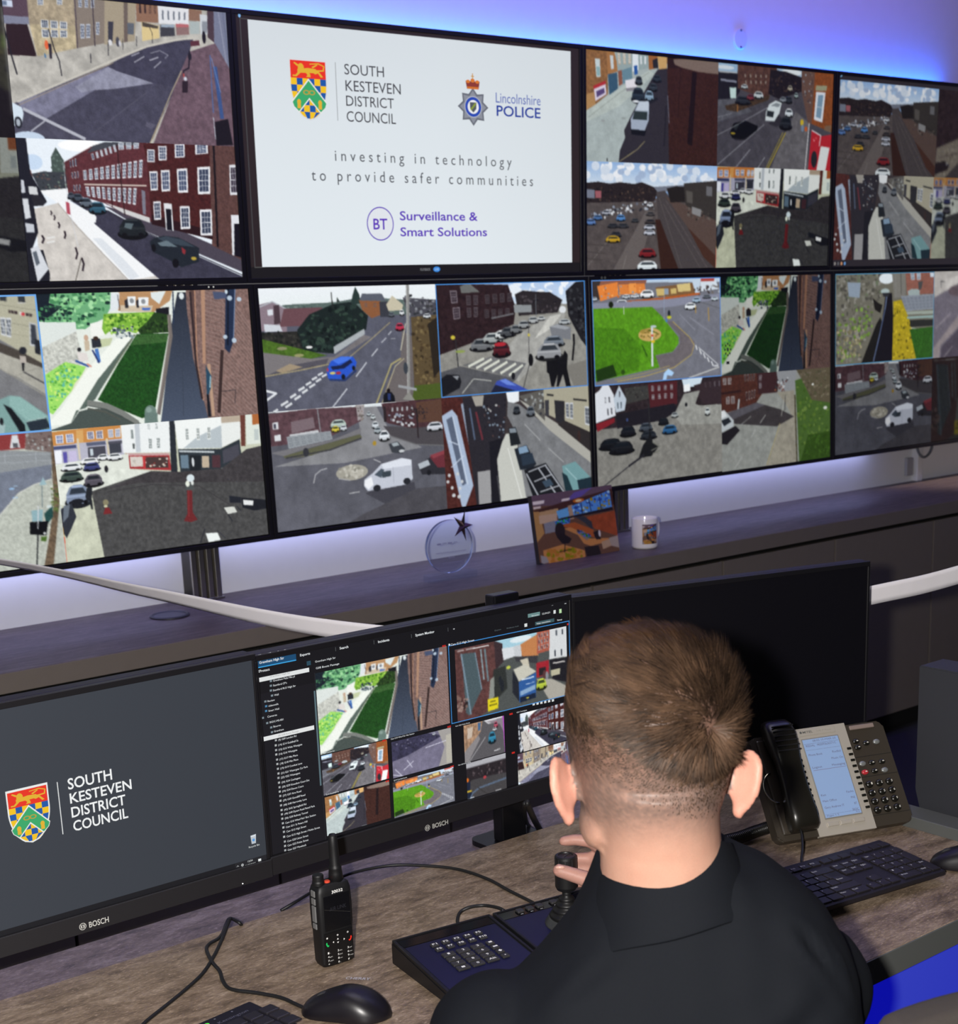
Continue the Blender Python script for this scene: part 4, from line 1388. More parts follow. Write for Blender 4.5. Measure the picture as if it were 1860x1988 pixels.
 'busstreet': '''P 4f5352 -82,-468 1228,-28 1135,1460 -144,1117
P a4ccdc 328,-8 745,-18 720,131 505,160 420,194 358,82
E dde9ee 576,51 97,42
P 5a3a38 -49,6 340,-4 347,395 259,943 182,993 -57,1062
N .16 26 -49,6 340,-4 347,395 259,943 182,993 -57,1062
P 4a5a60 60,81 174,98 219,619 104,938 77,892
L 7a90a0 23 55,79 118,929
L 7a90a0 16 174,103 219,619
L 6a8088 26 257,76 278,532
L 8aa0a8 21 223,71 241,495
P 3a2c30 340,-4 413,59 417,312 347,395
P d8dce0 406,129 509,130 519,270 418,291
P c8ccd0 509,130 581,126 580,297 516,269
P c08050 573,124 729,29 729,336 583,301
P a85a48 724,-7 846,-12 838,292 721,307
W e0e0dc 5a5058 733,22 834,14 827,262 726,272 4 3 .5 .7
P d5d8da 842,-13 1148,-16 1136,445 831,419
W d5d8da 3a404a 873,16 989,23 989,127 874,116 2 1 .3 .9
W d5d8da 3a404a 858,288 976,299 975,423 858,407 2 1 .3 .9
P a02530 711,429 828,426 823,623 709,640
P 2a2226 732,513 797,512 794,622 733,621
P 1f1e24 831,429 1150,462 1109,881 854,709
L d8d4d0 18 863,486 977,495
P b8b49a 842,577 931,579 926,664 846,666
P 3a3a3e 515,277 726,329 720,437 528,346
P c8c2b0 562,336 636,333 652,489 619,504
P aaa69c 709,655 854,704 1103,979 1091,1176 846,1069
P 2f3230 327,389 431,369 445,686 291,874
P 8a8e88 296,511 331,482 326,755 272,843
P 23262e 494,466 556,641 551,928 488,763
P 2f5a9a 547,638 707,557 698,908 548,927
P c8c6b8 503,448 607,410 709,547 547,633
P 8aa8c8 556,775 698,724 696,790 556,839
L d8e4f0 18 574,620 688,613
L b8c8e0 10 609,695 691,686
P 1a2438 555,859 698,842 698,913 554,933
E d8c840 623,887 13,10
K b0c040 752,740 94,161
E c0c850 459,404 19,23
P e0d020 267,779 359,774 358,932 268,945
L 3a3a10 13 290,822 336,820
L 3a3a10 13 279,871 348,864
E 20242a 398,633 16,88
E 20242a 382,563 13,67
E 5a3a3a 783,619 16,62
E 8a8a90 806,638 13,57
S #7a6058,9a8078,2c2020 -13,625 47,608 102,716 79,853 19,862 -19,760 34 42
L e8e8e8 13 23,34 80,36
L e8e8e8 13 97,36 292,45''',
 'busstation': '''P 77738a -288,-909 1528,-342 1419,2262 -412,1577
N .08 103
P 3a3850 -91,-91 572,-16 849,168 258,475 -63,554
N .2 62 -91,-91 572,-16 849,168 258,475 -63,554
S #8a88a0,2a2838 51,58 569,50 687,166 186,409 40 41
P a39f9c 747,-123 1199,-81 1145,1156 756,1045 875,488
P b8b4a8 904,186 999,166 996,946 901,965
L d0cfe0 21 180,843 350,661
L d0cfe0 21 324,827 244,593
L d0cfe0 21 144,969 42,759
L d0cfe0 21 5,899 173,1000
L d0cfe0 21 553,390 904,331
K c0c4d0 707,70 54,82''',
 'narrowlane': '''P 5a585c -451,-727 1569,-272 1448,1951 -573,1496
P a5846a -79,-43 474,-18 412,278 -10,773
N .2 50 -79,-43 474,-18 412,278 -10,773
P c8b8a8 95,96 231,102 194,369 88,395
P 4a6a90 348,28 426,31 405,241 350,244
P d8d8dc 423,-80 1013,-72 978,155 594,119
P 8a8088 551,59 984,46 1024,555 885,199
P 8a8688 -128,846 353,355 393,463 41,1084
L b8b8ba 20 90,1020 530,444
P a850b0 955,-10 1055,-13 1084,1119 995,1099
K b04a60 789,193 98,170
K c8ccd0 756,305 107,100
K 2e7a9a 686,504 187,309
L d8d8dc 25 725,878 880,863''',
 'fogroad': '''P 454345 -453,-629 1580,-373 1522,2048 -588,1385
P 2a2428 -93,7 1152,-26 1133,534 688,494 138,476 -86,617
P b0b0b6 -93,16 1100,-9 1095,142 -59,143
S #3a3034,5a5054,201c20 67,176 993,200 982,503 97,419 40 69
E b04048 452,494 41,39
E d06a20 22,451 37,54
P 1c2438 -28,488 92,514 79,752 -18,777
E c8a830 35,751 91,25
P 1c2438 -31,774 121,787 122,934 -17,922
L 5a6a80 49 20,1030 142,816 303,732 1027,667
L 3a3838 30 260,697 570,1023
L e0e0e4 25 708,934 856,929
E c8d0d8 122,948 55,30''',

}
_canvas = {}
def srgb2lin(a): return np.where(a <= .04045, a / 12.92, ((a + .055) / 1.055) ** 2.4)
def picture(name, w, gain=1., gamma=1.):
    h = max(8, int(round(w * .5535)))
    if (name, w) not in _canvas:
        p = Painter(w, h, sum(map(ord, name))); ops = FEED[name].strip().split('\n'); p.a[:] = hexc(ops[0].split()[1]); p.run(ops); _canvas[(name, w)] = p
    return _canvas[(name, w)].result(gain, gamma, .010)
def grid_mesh(name, img, x0, z0, x1, z1, y):
    h, w = img.shape[:2]; X, Z = np.meshgrid(np.linspace(x0, x1, w), np.linspace(z0, z1, h)); n = w * h
    co = np.stack([X, np.full_like(X, y), Z], -1).reshape(-1, 3)
    i = (np.arange(h - 1)[:, None] * w + np.arange(w - 1)[None]).reshape(-1); q = np.stack([i, i + w, i + w + 1, i + 1], 1)
    me = bpy.data.meshes.new(name); me.vertices.add(n); me.vertices.foreach_set('co', co.ravel())
    me.loops.add(q.size); me.loops.foreach_set('vertex_index', q.ravel().astype(np.int32))
    me.polygons.add(len(q)); me.polygons.foreach_set('loop_start', np.arange(0, q.size, 4, dtype=np.int32)); me.polygons.foreach_set('loop_total', np.full(len(q), 4, np.int32))
    me.update(); a = me.color_attributes.new('picture', 'FLOAT_COLOR', 'POINT')
    c = np.ones((n, 4), np.float32); c[:, :3] = srgb2lin(img.reshape(-1, 3)); a.data.foreach_set('color', c.ravel()); return me
def camera_picture(name, rect, parent, y, w, gain=1., gamma=1., label=None):
    x0, z0, x1, z1 = rect
    return link('camera_picture', grid_mesh('camera_picture', picture(name, w, gain, gamma), x0, z0, x1, z1, y), SCREEN, parent, label)
# ------------------------------------------------------------------ the setting
def wood(name, base, dark, light, scale, rough=.42):
    m = bpy.data.materials.new(name); m.use_nodes = True; nt = m.node_tree; b = nt.nodes['Principled BSDF']
    tc = nt.nodes.new('ShaderNodeTexCoord'); mp = nt.nodes.new('ShaderNodeMapping'); mp.inputs['Scale'].default_value = scale; nt.links.new(tc.outputs['Object'], mp.inputs[0])
    n = nt.nodes.new('ShaderNodeTexNoise'); n.inputs['Scale'].default_value = 7; n.inputs['Detail'].default_value = 9; n.inputs['Roughness'].default_value = .68; n.inputs['Distortion'].default_value = .5; nt.links.new(mp.outputs[0], n.inputs['Vector'])
    r = nt.nodes.new('ShaderNodeValToRGB'); e = r.color_ramp.elements; e[0].position = .33; e[0].color = (*lin(dark), 1); e[1].position = .68; e[1].color = (*lin(light), 1)
    k = e.new(.5); k.color = (*lin(base), 1); nt.links.new(n.outputs['Fac'], r.inputs[0])
    f = nt.nodes.new('ShaderNodeTexNoise'); f.inputs['Scale'].default_value = 60; f.inputs['Detail'].default_value = 5; f.inputs['Roughness'].default_value = .7; nt.links.new(mp.outputs[0], f.inputs['Vector'])
    g = nt.nodes.new('ShaderNodeMapRange'); g.inputs[1].default_value = .60; g.inputs[2].default_value = .72; nt.links.new(f.outputs['Fac'], g.inputs[0])
    d = nt.nodes.new('ShaderNodeMapRange'); d.inputs[1].default_value = .28; d.inputs[2].default_value = .72; d.inputs[3].default_value = .62; d.inputs[4].default_value = 1.38; nt.links.new(f.outputs['Fac'], d.inputs[0])
    s = nt.nodes.new('ShaderNodeVectorMath'); s.operation = 'SCALE'; nt.links.new(r.outputs[0], s.inputs[0]); nt.links.new(d.outputs[0], s.inputs['Scale'])
    x = nt.nodes.new('ShaderNodeMix'); x.data_type = 'RGBA'; nt.links.new(g.outputs[0], x.inputs['Factor']); nt.links.new(s.outputs[0], x.inputs['A']); x.inputs['B'].default_value = (*[min(1, v * 1.5) for v in lin(light)], 1)
    nt.links.new(x.outputs['Result'], b.inputs['Base Color']); b.inputs['Roughness'].default_value = rough; b.inputs['Specular IOR Level'].default_value = .35
    bp = nt.nodes.new('ShaderNodeBump'); bp.inputs['Strength'].default_value = .25; bp.inputs['Distance'].default_value = .0008; nt.links.new(f.outputs['Fac'], bp.inputs['Height']); nt.links.new(bp.outputs[0], b.inputs['Normal'])
    return m
DESKWOOD = wood('desk_laminate', '83715f', '5c4e42', 'a3917e', (2.2, 6, 6))
TRAYWOOD = wood('tray_laminate', '6f6264', '4d444a', '8b7f82', (2.2, 6, 6))
SHELFWOOD = wood('shelf_laminate', '5a4f50', '453c40', '6d6264', (1.2, 9, 9), .5)
WALLP = mat('wall_paint', (.74, .74, .76), .75, noise=.015, nscale=20, bump=.05, bscale=400)
CARPET = mat('carpet', '2c2a35', .95, noise=.4, nscale=260, bump=.5, bscale=500)
TAUPE = mat('taupe_laminate', '6e655c', .55, noise=.03, nscale=30)
TAUPED = mat('grey_edge_band', '585a58', .5)
DARK = mat('dark_recess', '0a0908', .8)
def slab(name, lo, hi, m, kind='structure'):
    bm = B(); box(bm, lo, hi); o = obj(name, bm, m); o['kind'] = kind; return o
slab('floor', (-4.5, -6, -.1), (6, .3, 0), CARPET)
slab('wall_back', (-4.5, .1, 0), (6, .25, 3.4), WALLP)
slab('wall_right', (5.6, -6, 0), (5.75, .1, 3.4), WALLP)
slab('wall_left', (-4.4, -6, 0), (-4.25, .1, 3.4), WALLP)
slab('ceiling', (-4.5, -6, 3.4), (6, .3, 3.5), mat('ceiling_white', 'c8c8cc', .8))
# ------------------------------------------------------------------ storage wall under the screens
ZS = .84; YF = -.387
bm = B(); box(bm, (-3.0, YF, ZS - .046), (5.2, .098, ZS), .001)
shelf = obj('worktop', bm, SHELFWOOD); tag(shelf, 'long dark wood effect worktop running below the wall of screens', 'worktop')
bm = B(); box(bm, (-3.0, YF - .004, ZS - .0465), (5.2, YF - .0004, ZS - .0006), .0005); obj('edge_strip', bm, TAUPE, shelf, 'taupe front edge')
slots = [-3.2 + .565 * i + .123 for i in range(15)]
names = ['far left beyond the frame', 'behind the left desk monitor', 'behind the left desk monitor and the two way radio', 'below the round cable port', 'behind the middle desk monitor', 'below the glass award', 'below the framed photograph', 'below the white mug', 'above the black desk monitor', 'left of the pale ribbon end', 'crossed by the right end of the ribbon']
k = 0
for a, b_ in zip(slots, slots[1:]):
    if b_ > 5.2 or a < -2.9: continue
    mid = (a + b_) / 2
    near = {-1.24: 'hidden behind the left desk monitor', -.67: 'behind the gap of left and middle desk monitor', -.11: 'behind the ribbon, below the round cable port', .456: 'below the glass star award', 1.02: 'below the control room picture', 1.586: 'just right of the white mug', 2.15: 'above the right end of the black desk monitor', 2.716: 'at the right edge, behind the pale ribbon end'}
    key = min(near, key=lambda q: abs(q - mid))
    lab = 'taupe handleless storage cabinet ' + (near[key] if abs(key - mid) < .2 else ('far beyond the left frame edge' if mid < 0 else 'far beyond the right frame edge'))
    t = thing('storage_cabinet', lab, 'cabinet', (mid, -.36, .03), group='taupe cabinets below the worktop')
    bm = B(); box(bm, (-.2815, -.006, .05), (.2815, .44, ZS - .058 - .03)); obj('carcass', bm, DARK, t)
    bm = B(); box(bm, (-.2785, -.024, .06), (.2785, -.0065, ZS - .05 - .012 - .03), .0015); obj('door', bm, TAUPE, t)
    bm = B(); box(bm, (-.2815, .04, -.03), (.2815, .06, .049)); obj('plinth', bm, DARK, t)
# ------------------------------------------------------------------ aluminium posts carrying the screens
ALU = mat('brushed_aluminium', 'b9b6b0', .32, 1.)
def post(x, label):
    t = thing('support_post', label, 'post', (x, .046, ZS), group='aluminium posts under the video wall')
    bm = B(); h = 1.48
    for dx in (-.036, -.012, .012, .036): box(bm, (dx - .0075, -.008, 0), (dx + .0075, .05, h), .001)
    obj('profile', bm, ALU, t)
    bm = B(); box(bm, (-.044, -.001, 0), (.044, .046, h - .002)); obj('slot_core', bm, mat('slot_shadow', '4a463f', .4, .8), t)
    bm = B(); box(bm, (-.05, -.012, 0.0005), (.05, .0535, .006), .001); obj('foot', bm, ALU, t)
for x, l in ((-1.75, 'aluminium slotted post beyond the left frame edge'), (-.172, 'aluminium slotted post left of the ribbon, under the lower left screen'), (1.392, 'aluminium slotted post behind the control room picture'), (2.95, 'aluminium slotted post hidden behind the right hand screens')):
    if -1 < x < 2: post(x, l)
# ------------------------------------------------------------------ video wall
BEZ = mat('black_bezel', '17161a', .38, spec=.4)
BODY = mat('black_plastic', '131315', .5)
MIDZ = 1.68; PW = 1.215; H1 = .6812; H2 = .6903; TILT = .0223; DX = .0169
def panel(row, col, label):
    x0 = col * PW + (DX if row else 0)
    t = thing('video_wall_monitor', label, 'monitor', (x0, 0, MIDZ), (TILT if row == 0 else -TILT, 0, 0), 'screens of the video wall')
    z0, z1 = (.001, H1 - .001) if row == 0 else (-H2 + .001, -.001); X0, X1 = .001, PW - .001
    bm = B(); box(bm, (X0 + .002, .004, z0 + .002), (X1 - .002, .024, z1 - .002)); box(bm, (X0 + .05, .0235, z0 + .05), (X1 - .05, .034, z1 - .05), .004); obj('back_shell', bm, BODY, t)
    bm = B(); e = .0125
    for lo, hi in (((X0, z0), (X1, z0 + e)), ((X0, z1 - e), (X1, z1)), ((X0, z0 + e), (X0 + e, z1 - e)), ((X1 - e, z0 + e), (X1, z1 - e))):
        box(bm, (lo[0], -.004, lo[1]), (hi[0], .024, hi[1]), .0006, 1)
    obj('bezel', bm, BEZ, t)
    bm = B(); box(bm, (X0 + e, 0, z0 + e), (X1 - e, .004, z1 - e)); obj('display', bm, mat('dark_display', '0d0c0e', .42, spec=.3), t)
    return t
PL = {(0, -1): 'upper left screen of the video wall showing a road junction and a brick terrace', (0, 0): 'upper screen showing the white slide with council and police logos', (0, 1): 'upper screen showing street, main road, car park and square pictures',
      (0, 2): 'upper right screen with a window bar above a car park picture', (1, -1): 'lower left screen showing a garden passage and a shaded square', (1, 0): 'lower screen showing a blue car junction and a zebra crossing',
      (1, 1): 'lower screen showing a green lawn by a road bend', (1, 2): 'lower right screen showing a canal path and a white van'}
P = {k: panel(*k, v) for k, v in PL.items()}
WP = [  # row, column, picture, rectangle (left, top, right, bottom), samples across, gain, gamma
 (0, -1, 'yewhedge', (-1.201, .675, -.602, .345), 90, .8, 1), (0, -1, 'stpeters', (-.601, .675, -.0135, .346), 330, 1., 1), (0, -1, 'market', (-1.201, .345, -.602, .017), 200, .6, 1.15), (0, -1, 'castlegate', (-.601, .346, -.0135, .017), 330, 1., 1),
 (0, 1, 'guildhall', (1.229, .673, 1.8205, .345), 250, .96, 1.05), (0, 1, 'london', (1.8205, .673, 2.412, .345), 230, .9, 1.1), (0, 1, 'carpark', (1.229, .345, 1.8225, .018), 250, .95, 1.05), (0, 1, 'market', (1.8225, .345, 2.414, .018), 230, .86, 1.3),
 (0, 2, 'carpark', (2.452, .653, 3.039, .337), 210, .82, 1.1), (0, 2, 'darkyard', (3.039, .653, 3.63, .337), 110, 1., 1), (0, 2, 'highstreet', (2.444, .337, 3.036, .037), 210, .82, .95), (0, 2, 'market', (3.036, .337, 3.62, .037), 120, .66, 1.1),
 (1, -1, 'bankstreet', (-1.187, -.013, -.5895, -.343), 240, 1., 1), (1, -1, 'passage', (-.5895, -.013, 0., -.343), 330, 1., 1), (1, -1, 'cycleroad', (-1.187, -.343, -.5895, -.672), 260, 1., 1), (1, -1, 'market', (-.5895, -.343, 0., -.672), 330, 1., 1),
 (1, 0, 'junction', (.026, -.013, .6265, -.341), 300, 1., 1), (1, 0, 'zebra', (.6265, -.013, 1.218, -.341), 270, 1., 1), (1, 0, 'roundabout', (.026, -.341, .6255, -.671), 300, 1., 1), (1, 0, 'highstreet', (.6255, -.341, 1.218, -.671), 270, 1., 1),
 (1, 1, 'conduit', (1.247, -.013, 1.8455, -.345), 250, 1., 1), (1, 1, 'passage', (1.8455, -.013, 2.434, -.346), 230, .72, 1.3), (1, 1, 'square', (1.247, -.345, 1.8425, -.673), 250, 1., 1), (1, 1, 'verge', (1.8425, -.346, 2.434, -.676), 230, .92, 1),
 (1, 2, 'tunnelpath', (2.462, -.013, 3.070, -.344), 210, .95, 1), (1, 2, 'sideroad', (3.070, -.013, 3.66, -.344), 110, .95, 1), (1, 2, 'roundabout', (2.461, -.344, 3.066, -.673), 210, .75, 1.25), (1, 2, 'busstreet', (3.066, -.344, 3.66, -.673), 110, .32, 1.1)]
for row, col, nm, (x0, z0, x1, z1), w, g, ga in WP:
    ox = col * PW + (DX if row else 0)
    camera_picture(nm, (x0 - ox, z0, x1 - ox, z1), P[(row, col)], -.0006, w, g, ga)
def outline(parent, ox, x0, z0, x1, z1, w, c='4f9fe0'):
    x0 -= ox; x1 -= ox
    flat('selection_outline', [('p', c, rc(x0, z1, x1, z1 + w)), ('p', c, rc(x0, z0 - w, x1, z0)), ('p', c, rc(x0, z1, x0 + w, z0)), ('p', c, rc(x1 - w, z1, x1, z0))], SCREEN, parent, .0011)
outline(P[(1, -1)], -PW + DX, -1.187, -.013, -.5895, -.343, .0045, '6fa8e8'); outline(P[(1, 0)], DX, .6265, -.013, 1.218, -.341, .003, '4a8ad0')
outline(P[(1, 1)], PW + DX, 1.247, -.013, 1.8455, -.345, .0035, '5a88c8'); outline(P[(1, 2)], 2 * PW + DX, 2.462, -.013, 3.07, -.344, .0035, '4a80a0')
SHIELD_T = 1.3
def shield(cx, top, w, h, edge='d8dce0'):
    """Council arms: red chief with a gold lion, gold and blue chequers, green chevron."""
    def q(u, v): return (cx + u * w, top - v * h)
    def side(v):   # half width at height v
        return .5 if v < .42 else .5 * math.sqrt(max(0, 1 - ((v - .42) / .58) ** 1.75))
    vs = [0, .2, .42] + [.42 + .58 * i / 14 for i in range(1, 15)]
    def body(e): return [q(-side(v) * (1 + e), v * (1 + e) - e * .6) for v in vs] + [q(side(v) * (1 + e), v * (1 + e) - e * .6) for v in vs[::-1]]
    it = [('p', edge, body(.07)), ('p', 'f2c21e', body(0))]
    n = 6; ch = .115
    for j in range(8):
        for i in range(n):
            if (i + j) % 2 == 0: continue
            u0, u1 = -.5 + i / n, -.5 + (i + 1) / n; v0, v1 = .30 + j * ch, min(.30 + (j + 1) * ch, .995)
            if v0 >= .99: continue
            s0, s1 = side(v0), side(v1); cl = lambda u, s: max(-s, min(s, u))
            p = [q(cl(u0, s0), v0), q(cl(u0, s1), v1), q(cl(u1, s1), v1), q(cl(u1, s0), v0)]
            if abs(p[0][0] - p[3][0]) + abs(p[1][0] - p[2][0]) > .004 * w: it.append(('p', '1d57a5', p))
    it.append(('p', 'e6331f', [q(-.5, 0), q(-.5, .3), q(.5, .3), q(.5, 0)]))
    G = 'e0b030'
    lion = [[(-.30, .15), (-.30, .21), (.20, .20), (.22, .13), (0, .12)], circ(-.2, .12, .085, .075, 14), [(-.3, .1), (-.4, .05), (-.38, .03), (-.25, .08)], [(-.26, .18), (-.36, .25), (-.44, .25), (-.44, .275), (-.33, .275), (-.2, .2)], [(-.1, .18), (-.02, .24), (-.06, .275), (.06, .275), (.06, .24), (.02, .18)], [(.1, .18), (.2, .22), (.28, .2), (.36, .27), (.42, .26), (.3, .17), (.2, .13)], [(.2, .15), (.42, .14), (.44, .08), (.3, .045), (.05, .06), (.05, .045), (.3, .025), (.47, .07), (.45, .16), (.2, .18)], [(.1, .1), (.25, .05), (.28, .06), (.14, .12)]]
    for L in lion: it.append(('p', G, [q(a, b) for a, b in L]))
    for a, b in (((0, .315), (.5, .715)), ((0, .315), (-.5, .715))): pass
    it.append(('p', 'e8e8e4', [q(0, .30), q(-.5, .70), q(-.46, .79), q(-.40, .83), q(-.31, .90), q(0, .66), q(.31, .90), q(.40, .83), q(.46, .79), q(.5, .70)]))
    it.append(('p', '3aa76a', [q(0, .335), q(-.48, .715), q(-.44, .79), q(-.31, .87), q(0, .63), q(.31, .87), q(.44, .79), q(.48, .715)]))
    for x, y in ((-.3, .74), (.3, .74)):
        it += [('p', G, [q(a, b) for a, b in circ(x, y - .03, .055, .05, 12)]), ('p', G, [q(x - .045, y), q(x - .05, y + .08), q(x + .05, y + .08), q(x + .045, y)])]
    for dx in (-.08, .08): 
        for r, c in ((.07, 'c09a34'), (.045, '3aa76a')): it.append(('p', c, [q(a, b) for a, b in circ(dx, .54, r * 1.3, r * .6, 16)]))
    return it
# --- the white slide
t = P[(0, 0)]
flat('window_bar', [('p', '2c2324', rc(.0135, .042, 1.2, .667)), ('p', '1b191b', rc(.0135, .0135, 1.2, .0415)), ('p', '4a4846', rc(.026, .657, .05, .659)), ('p', '4a4a4c', rc(.026, .042, .0285, .657)), ('p', '50504e', rc(.026, .0405, .05, .043)), ('p', '7fb4e8', circ(.0262, .6648, .0035, .005))], SCREEN, t, .0004)
img = np.ones((40, 70, 3)) * np.array([.885, .915, .935]); yy, xx = np.mgrid[0:1:40j, 0:1:70j]
img *= (.955 + .05 * yy - .06 * np.clip(xx - .55, 0, 1) - .05 * np.clip(.4 - yy, 0, 1) * (1 - xx))[..., None]
link('slide', grid_mesh('slide', img, .0495, .6572, 1.1665, .0425, -.0008), SCREEN, t)
def wall_items(L): return [('t', c, s, x0, z0, x1, cap, b) for s, x0, z0, x1, cap, c, b in L]
WT = [('SOUTH', 0.3416, 0.543, 0.4726, 0.0263, '3a3a40', 0),
 ('KESTEVEN', 0.3431, 0.5011, 0.5277, 0.027, '3a3a40', 0),
 ('DISTRICT', 0.3429, 0.4629, 0.5026, 0.0261, '3a3a40', 0),
 ('COUNCIL', 0.3425, 0.4225, 0.5074, 0.0267, '3a3a40', 0),
 ('Lincolnshire', 0.8703, 0.4974, 1.0437, 0.0274, '5a6cb4', 0),
 ('POLICE', 0.8724, 0.4612, 1.043, 0.0281, '243f9a', 1),
 ('i n v e s t i n g   i n   t e c h n o l o g y', 0.2982, 0.3195, 0.9267, 0.0279, '55585e', 0),
 ('t o   p r o v i d e   s a f e r   c o m m u n i t i e s', 0.2197, 0.2666, 1.0095, 0.0288, '55585e', 0),
 ('BT', 0.4166, 0.1401, 0.4646, 0.0284, '5a2fb8', 1),
 ('Surveillance &', 0.5089, 0.1653, 0.792, 0.0239, '5a35b8', 1),
 ('Smart Solutions', 0.509, 0.1217, 0.8263, 0.0234, '5a35b8', 1)]
WQ = {'shield': [(0.1668, 0.5688), (0.2835, 0.5695), (0.2245, 0.4229)], 'div': [(0.3129, 0.5714), (0.3133, 0.4232)], 'badge': [(0.785, 0.4915), (0.7278, 0.487), (0.8416, 0.491), (0.7849, 0.5332), (0.7853, 0.4289), (0.7861, 0.572)], 'bt': [(0.4406, 0.1552), (0.3945, 0.1572), (0.4429, 0.2009)], 'live': [(0.5736, 0.0298), (0.6147, 0.0292), (0.635, 0.0289)]}
for q in wall_items(WT): flat('slide_lettering', [q], SCREEN, t, .0012)
(sx0, sz), (sx1, _), (_, szb) = WQ['shield']
flat('council_crest', shield((sx0 + sx1) / 2, sz, sx1 - sx0 - .006, sz - szb), SCREEN, t, .0012, dh=1e-5)
(a0, b0), (a1, b1) = WQ['div']; flat('divider_line', [('p', '8a8c90', rc((a0 + a1) / 2 - .0009, b1, (a0 + a1) / 2 + .0009, b0))], SCREEN, t, .0012)
(bx, bz), (bl, _), (br, _), (_, bt), (_, bb), (_, ct) = WQ['badge']; rx = (br - bl) / 2; rz = (bt - bb) / 2; cz = (bt + bb) / 2
def star(cx, cy, ro, ri, n, k=1.0, a0=90): return [(cx + (ro if i % 2 == 0 else ri) * math.cos(math.radians(a0 + 180 * i / n)), cy + k * (ro if i % 2 == 0 else ri) * math.sin(math.radians(a0 + 180 * i / n))) for i in range(2 * n)]
k = rz / rx
bad = [('p', '6a6e78', star(bx, cz, rx, rx * .72, 8, k)), ('p', '8c909a', star(bx, cz, rx * .86, rx * .6, 8, k)), ('p', 'b8bcc8', circ(bx, cz, rx * .56, rx * .56 * k)), ('p', '2b4bb0', circ(bx, cz, rx * .52, rx * .52 * k)), ('p', 'e8eaee', circ(bx, cz, rx * .36, rx * .36 * k)), ('p', '555a60', [(bx - rx * .22, cz + rz * .24), (bx + rx * .22, cz + rz * .24), (bx + rx * .2, cz - rz * .1), (bx, cz - rz * .3), (bx - rx * .2, cz - rz * .1)]), ('p', '8a9a3a', seg((bx - rx * .16, cz - rz * .16), (bx + rx * .18, cz + rz * .2), rx * .1))]
cr = ct - bt; cb = bt - cr * .10
bad += [('p', '8a3a30', [(bx - rx * .38, cb), (bx + rx * .38, cb), (bx + rx * .46, cb + cr * .55), (bx - rx * .46, cb + cr * .55)]), ('p', 'd0722a', rc(bx - rx * .38, cb, bx + rx * .38, cb + cr * .16)), ('p', 'd87a30', circ(bx - rx * .3, cb + cr * .52, rx * .13, cr * .12)), ('p', 'd87a30', circ(bx + rx * .3, cb + cr * .52, rx * .13, cr * .12)), ('p', 'd87a30', circ(bx, cb + cr * .6, rx * .14, cr * .14)), ('p', 'c89030', rc(bx - rx * .03, cb + cr * .7, bx + rx * .03, ct)), ('p', 'c89030', rc(bx - rx * .1, cb + cr * .86, bx + rx * .1, cb + cr * .92))]
flat('police_badge', bad, SCREEN, t, .0012, dh=1e-5)
(cx, cz), (lx, _), (_, tz) = WQ['bt']; r1, r2 = cx - lx, tz - cz; ring = [('p', '5a35b8', circ(cx, cz, r1, r2, 48)), ('p', 'e0e4ea', circ(cx, cz, r1 - .0032, r2 - .0032, 48))]
flat('round_logo', ring, SCREEN, t, .00115, dh=1e-5)
(p0x, pz), (p1x, _), (lvx, _) = WQ['live']; pz = .0288
flat('playback_switch', [('t', '8a8c90', 'PLAYBACK', p0x + .002, pz - .0035, p1x - .003, .007, 0), ('p', '3a86d8', circ(lvx, pz, .0125, .0075)), ('t', 'b8d8f4', 'LIVE', lvx - .007, pz - .003, lvx + .007, .006, 0)], SCREEN, t, .0008)
# --- window bars of the upper right screen
t = P[(0, 2)]; ox = 2 * PW
flat('window_bar', [('p', '29252a', rc(.0135, .0135, 1.2, .667)), ('p', '6a9ac0', seg((2.4535 - ox, .662), (2.460 - ox, .668), .004))] + [('p', c, circ(2.434 + .019 * i + .006 - ox, .024, .0055, .006)) for i, c in enumerate(('b8b0b4', '7a7674', '56565a', 'b08060', '5f88b8'))], SCREEN, t, .0003)
t = P[(1, 1)]
for i in (0, 1): flat('status_mark', [('p', '5a5c5a', circ(.058 + i * .014, -.0068, .0035)), ('p', '1a191c', circ(.058 + i * .014, -.0068, .0022))], SCREEN, t, .0046)
t = P[(1, -1)]
for i in (0, 1): flat('status_mark', [('p', 'd0d0cc', circ(1.08 + i * .014, -.0062, .002))], SCREEN, t, .0046)
flat('pan_control', [('p', '1c1e22', circ(1.8455 + .033 - PW - DX + .014 * math.cos(a), -.257 + .019 * math.sin(a), .0035, .0045)) for a in [i * PI / 4 for i in range(8)]] + [('p', '2a2c30', circ(1.8785 - PW - DX, -.257, .005, .007)), ('p', '1a1c20', rc(1.870 - PW - DX, -.307, 1.886 - PW - DX, -.297))], SCREEN, P[(1, 1)], .0012)
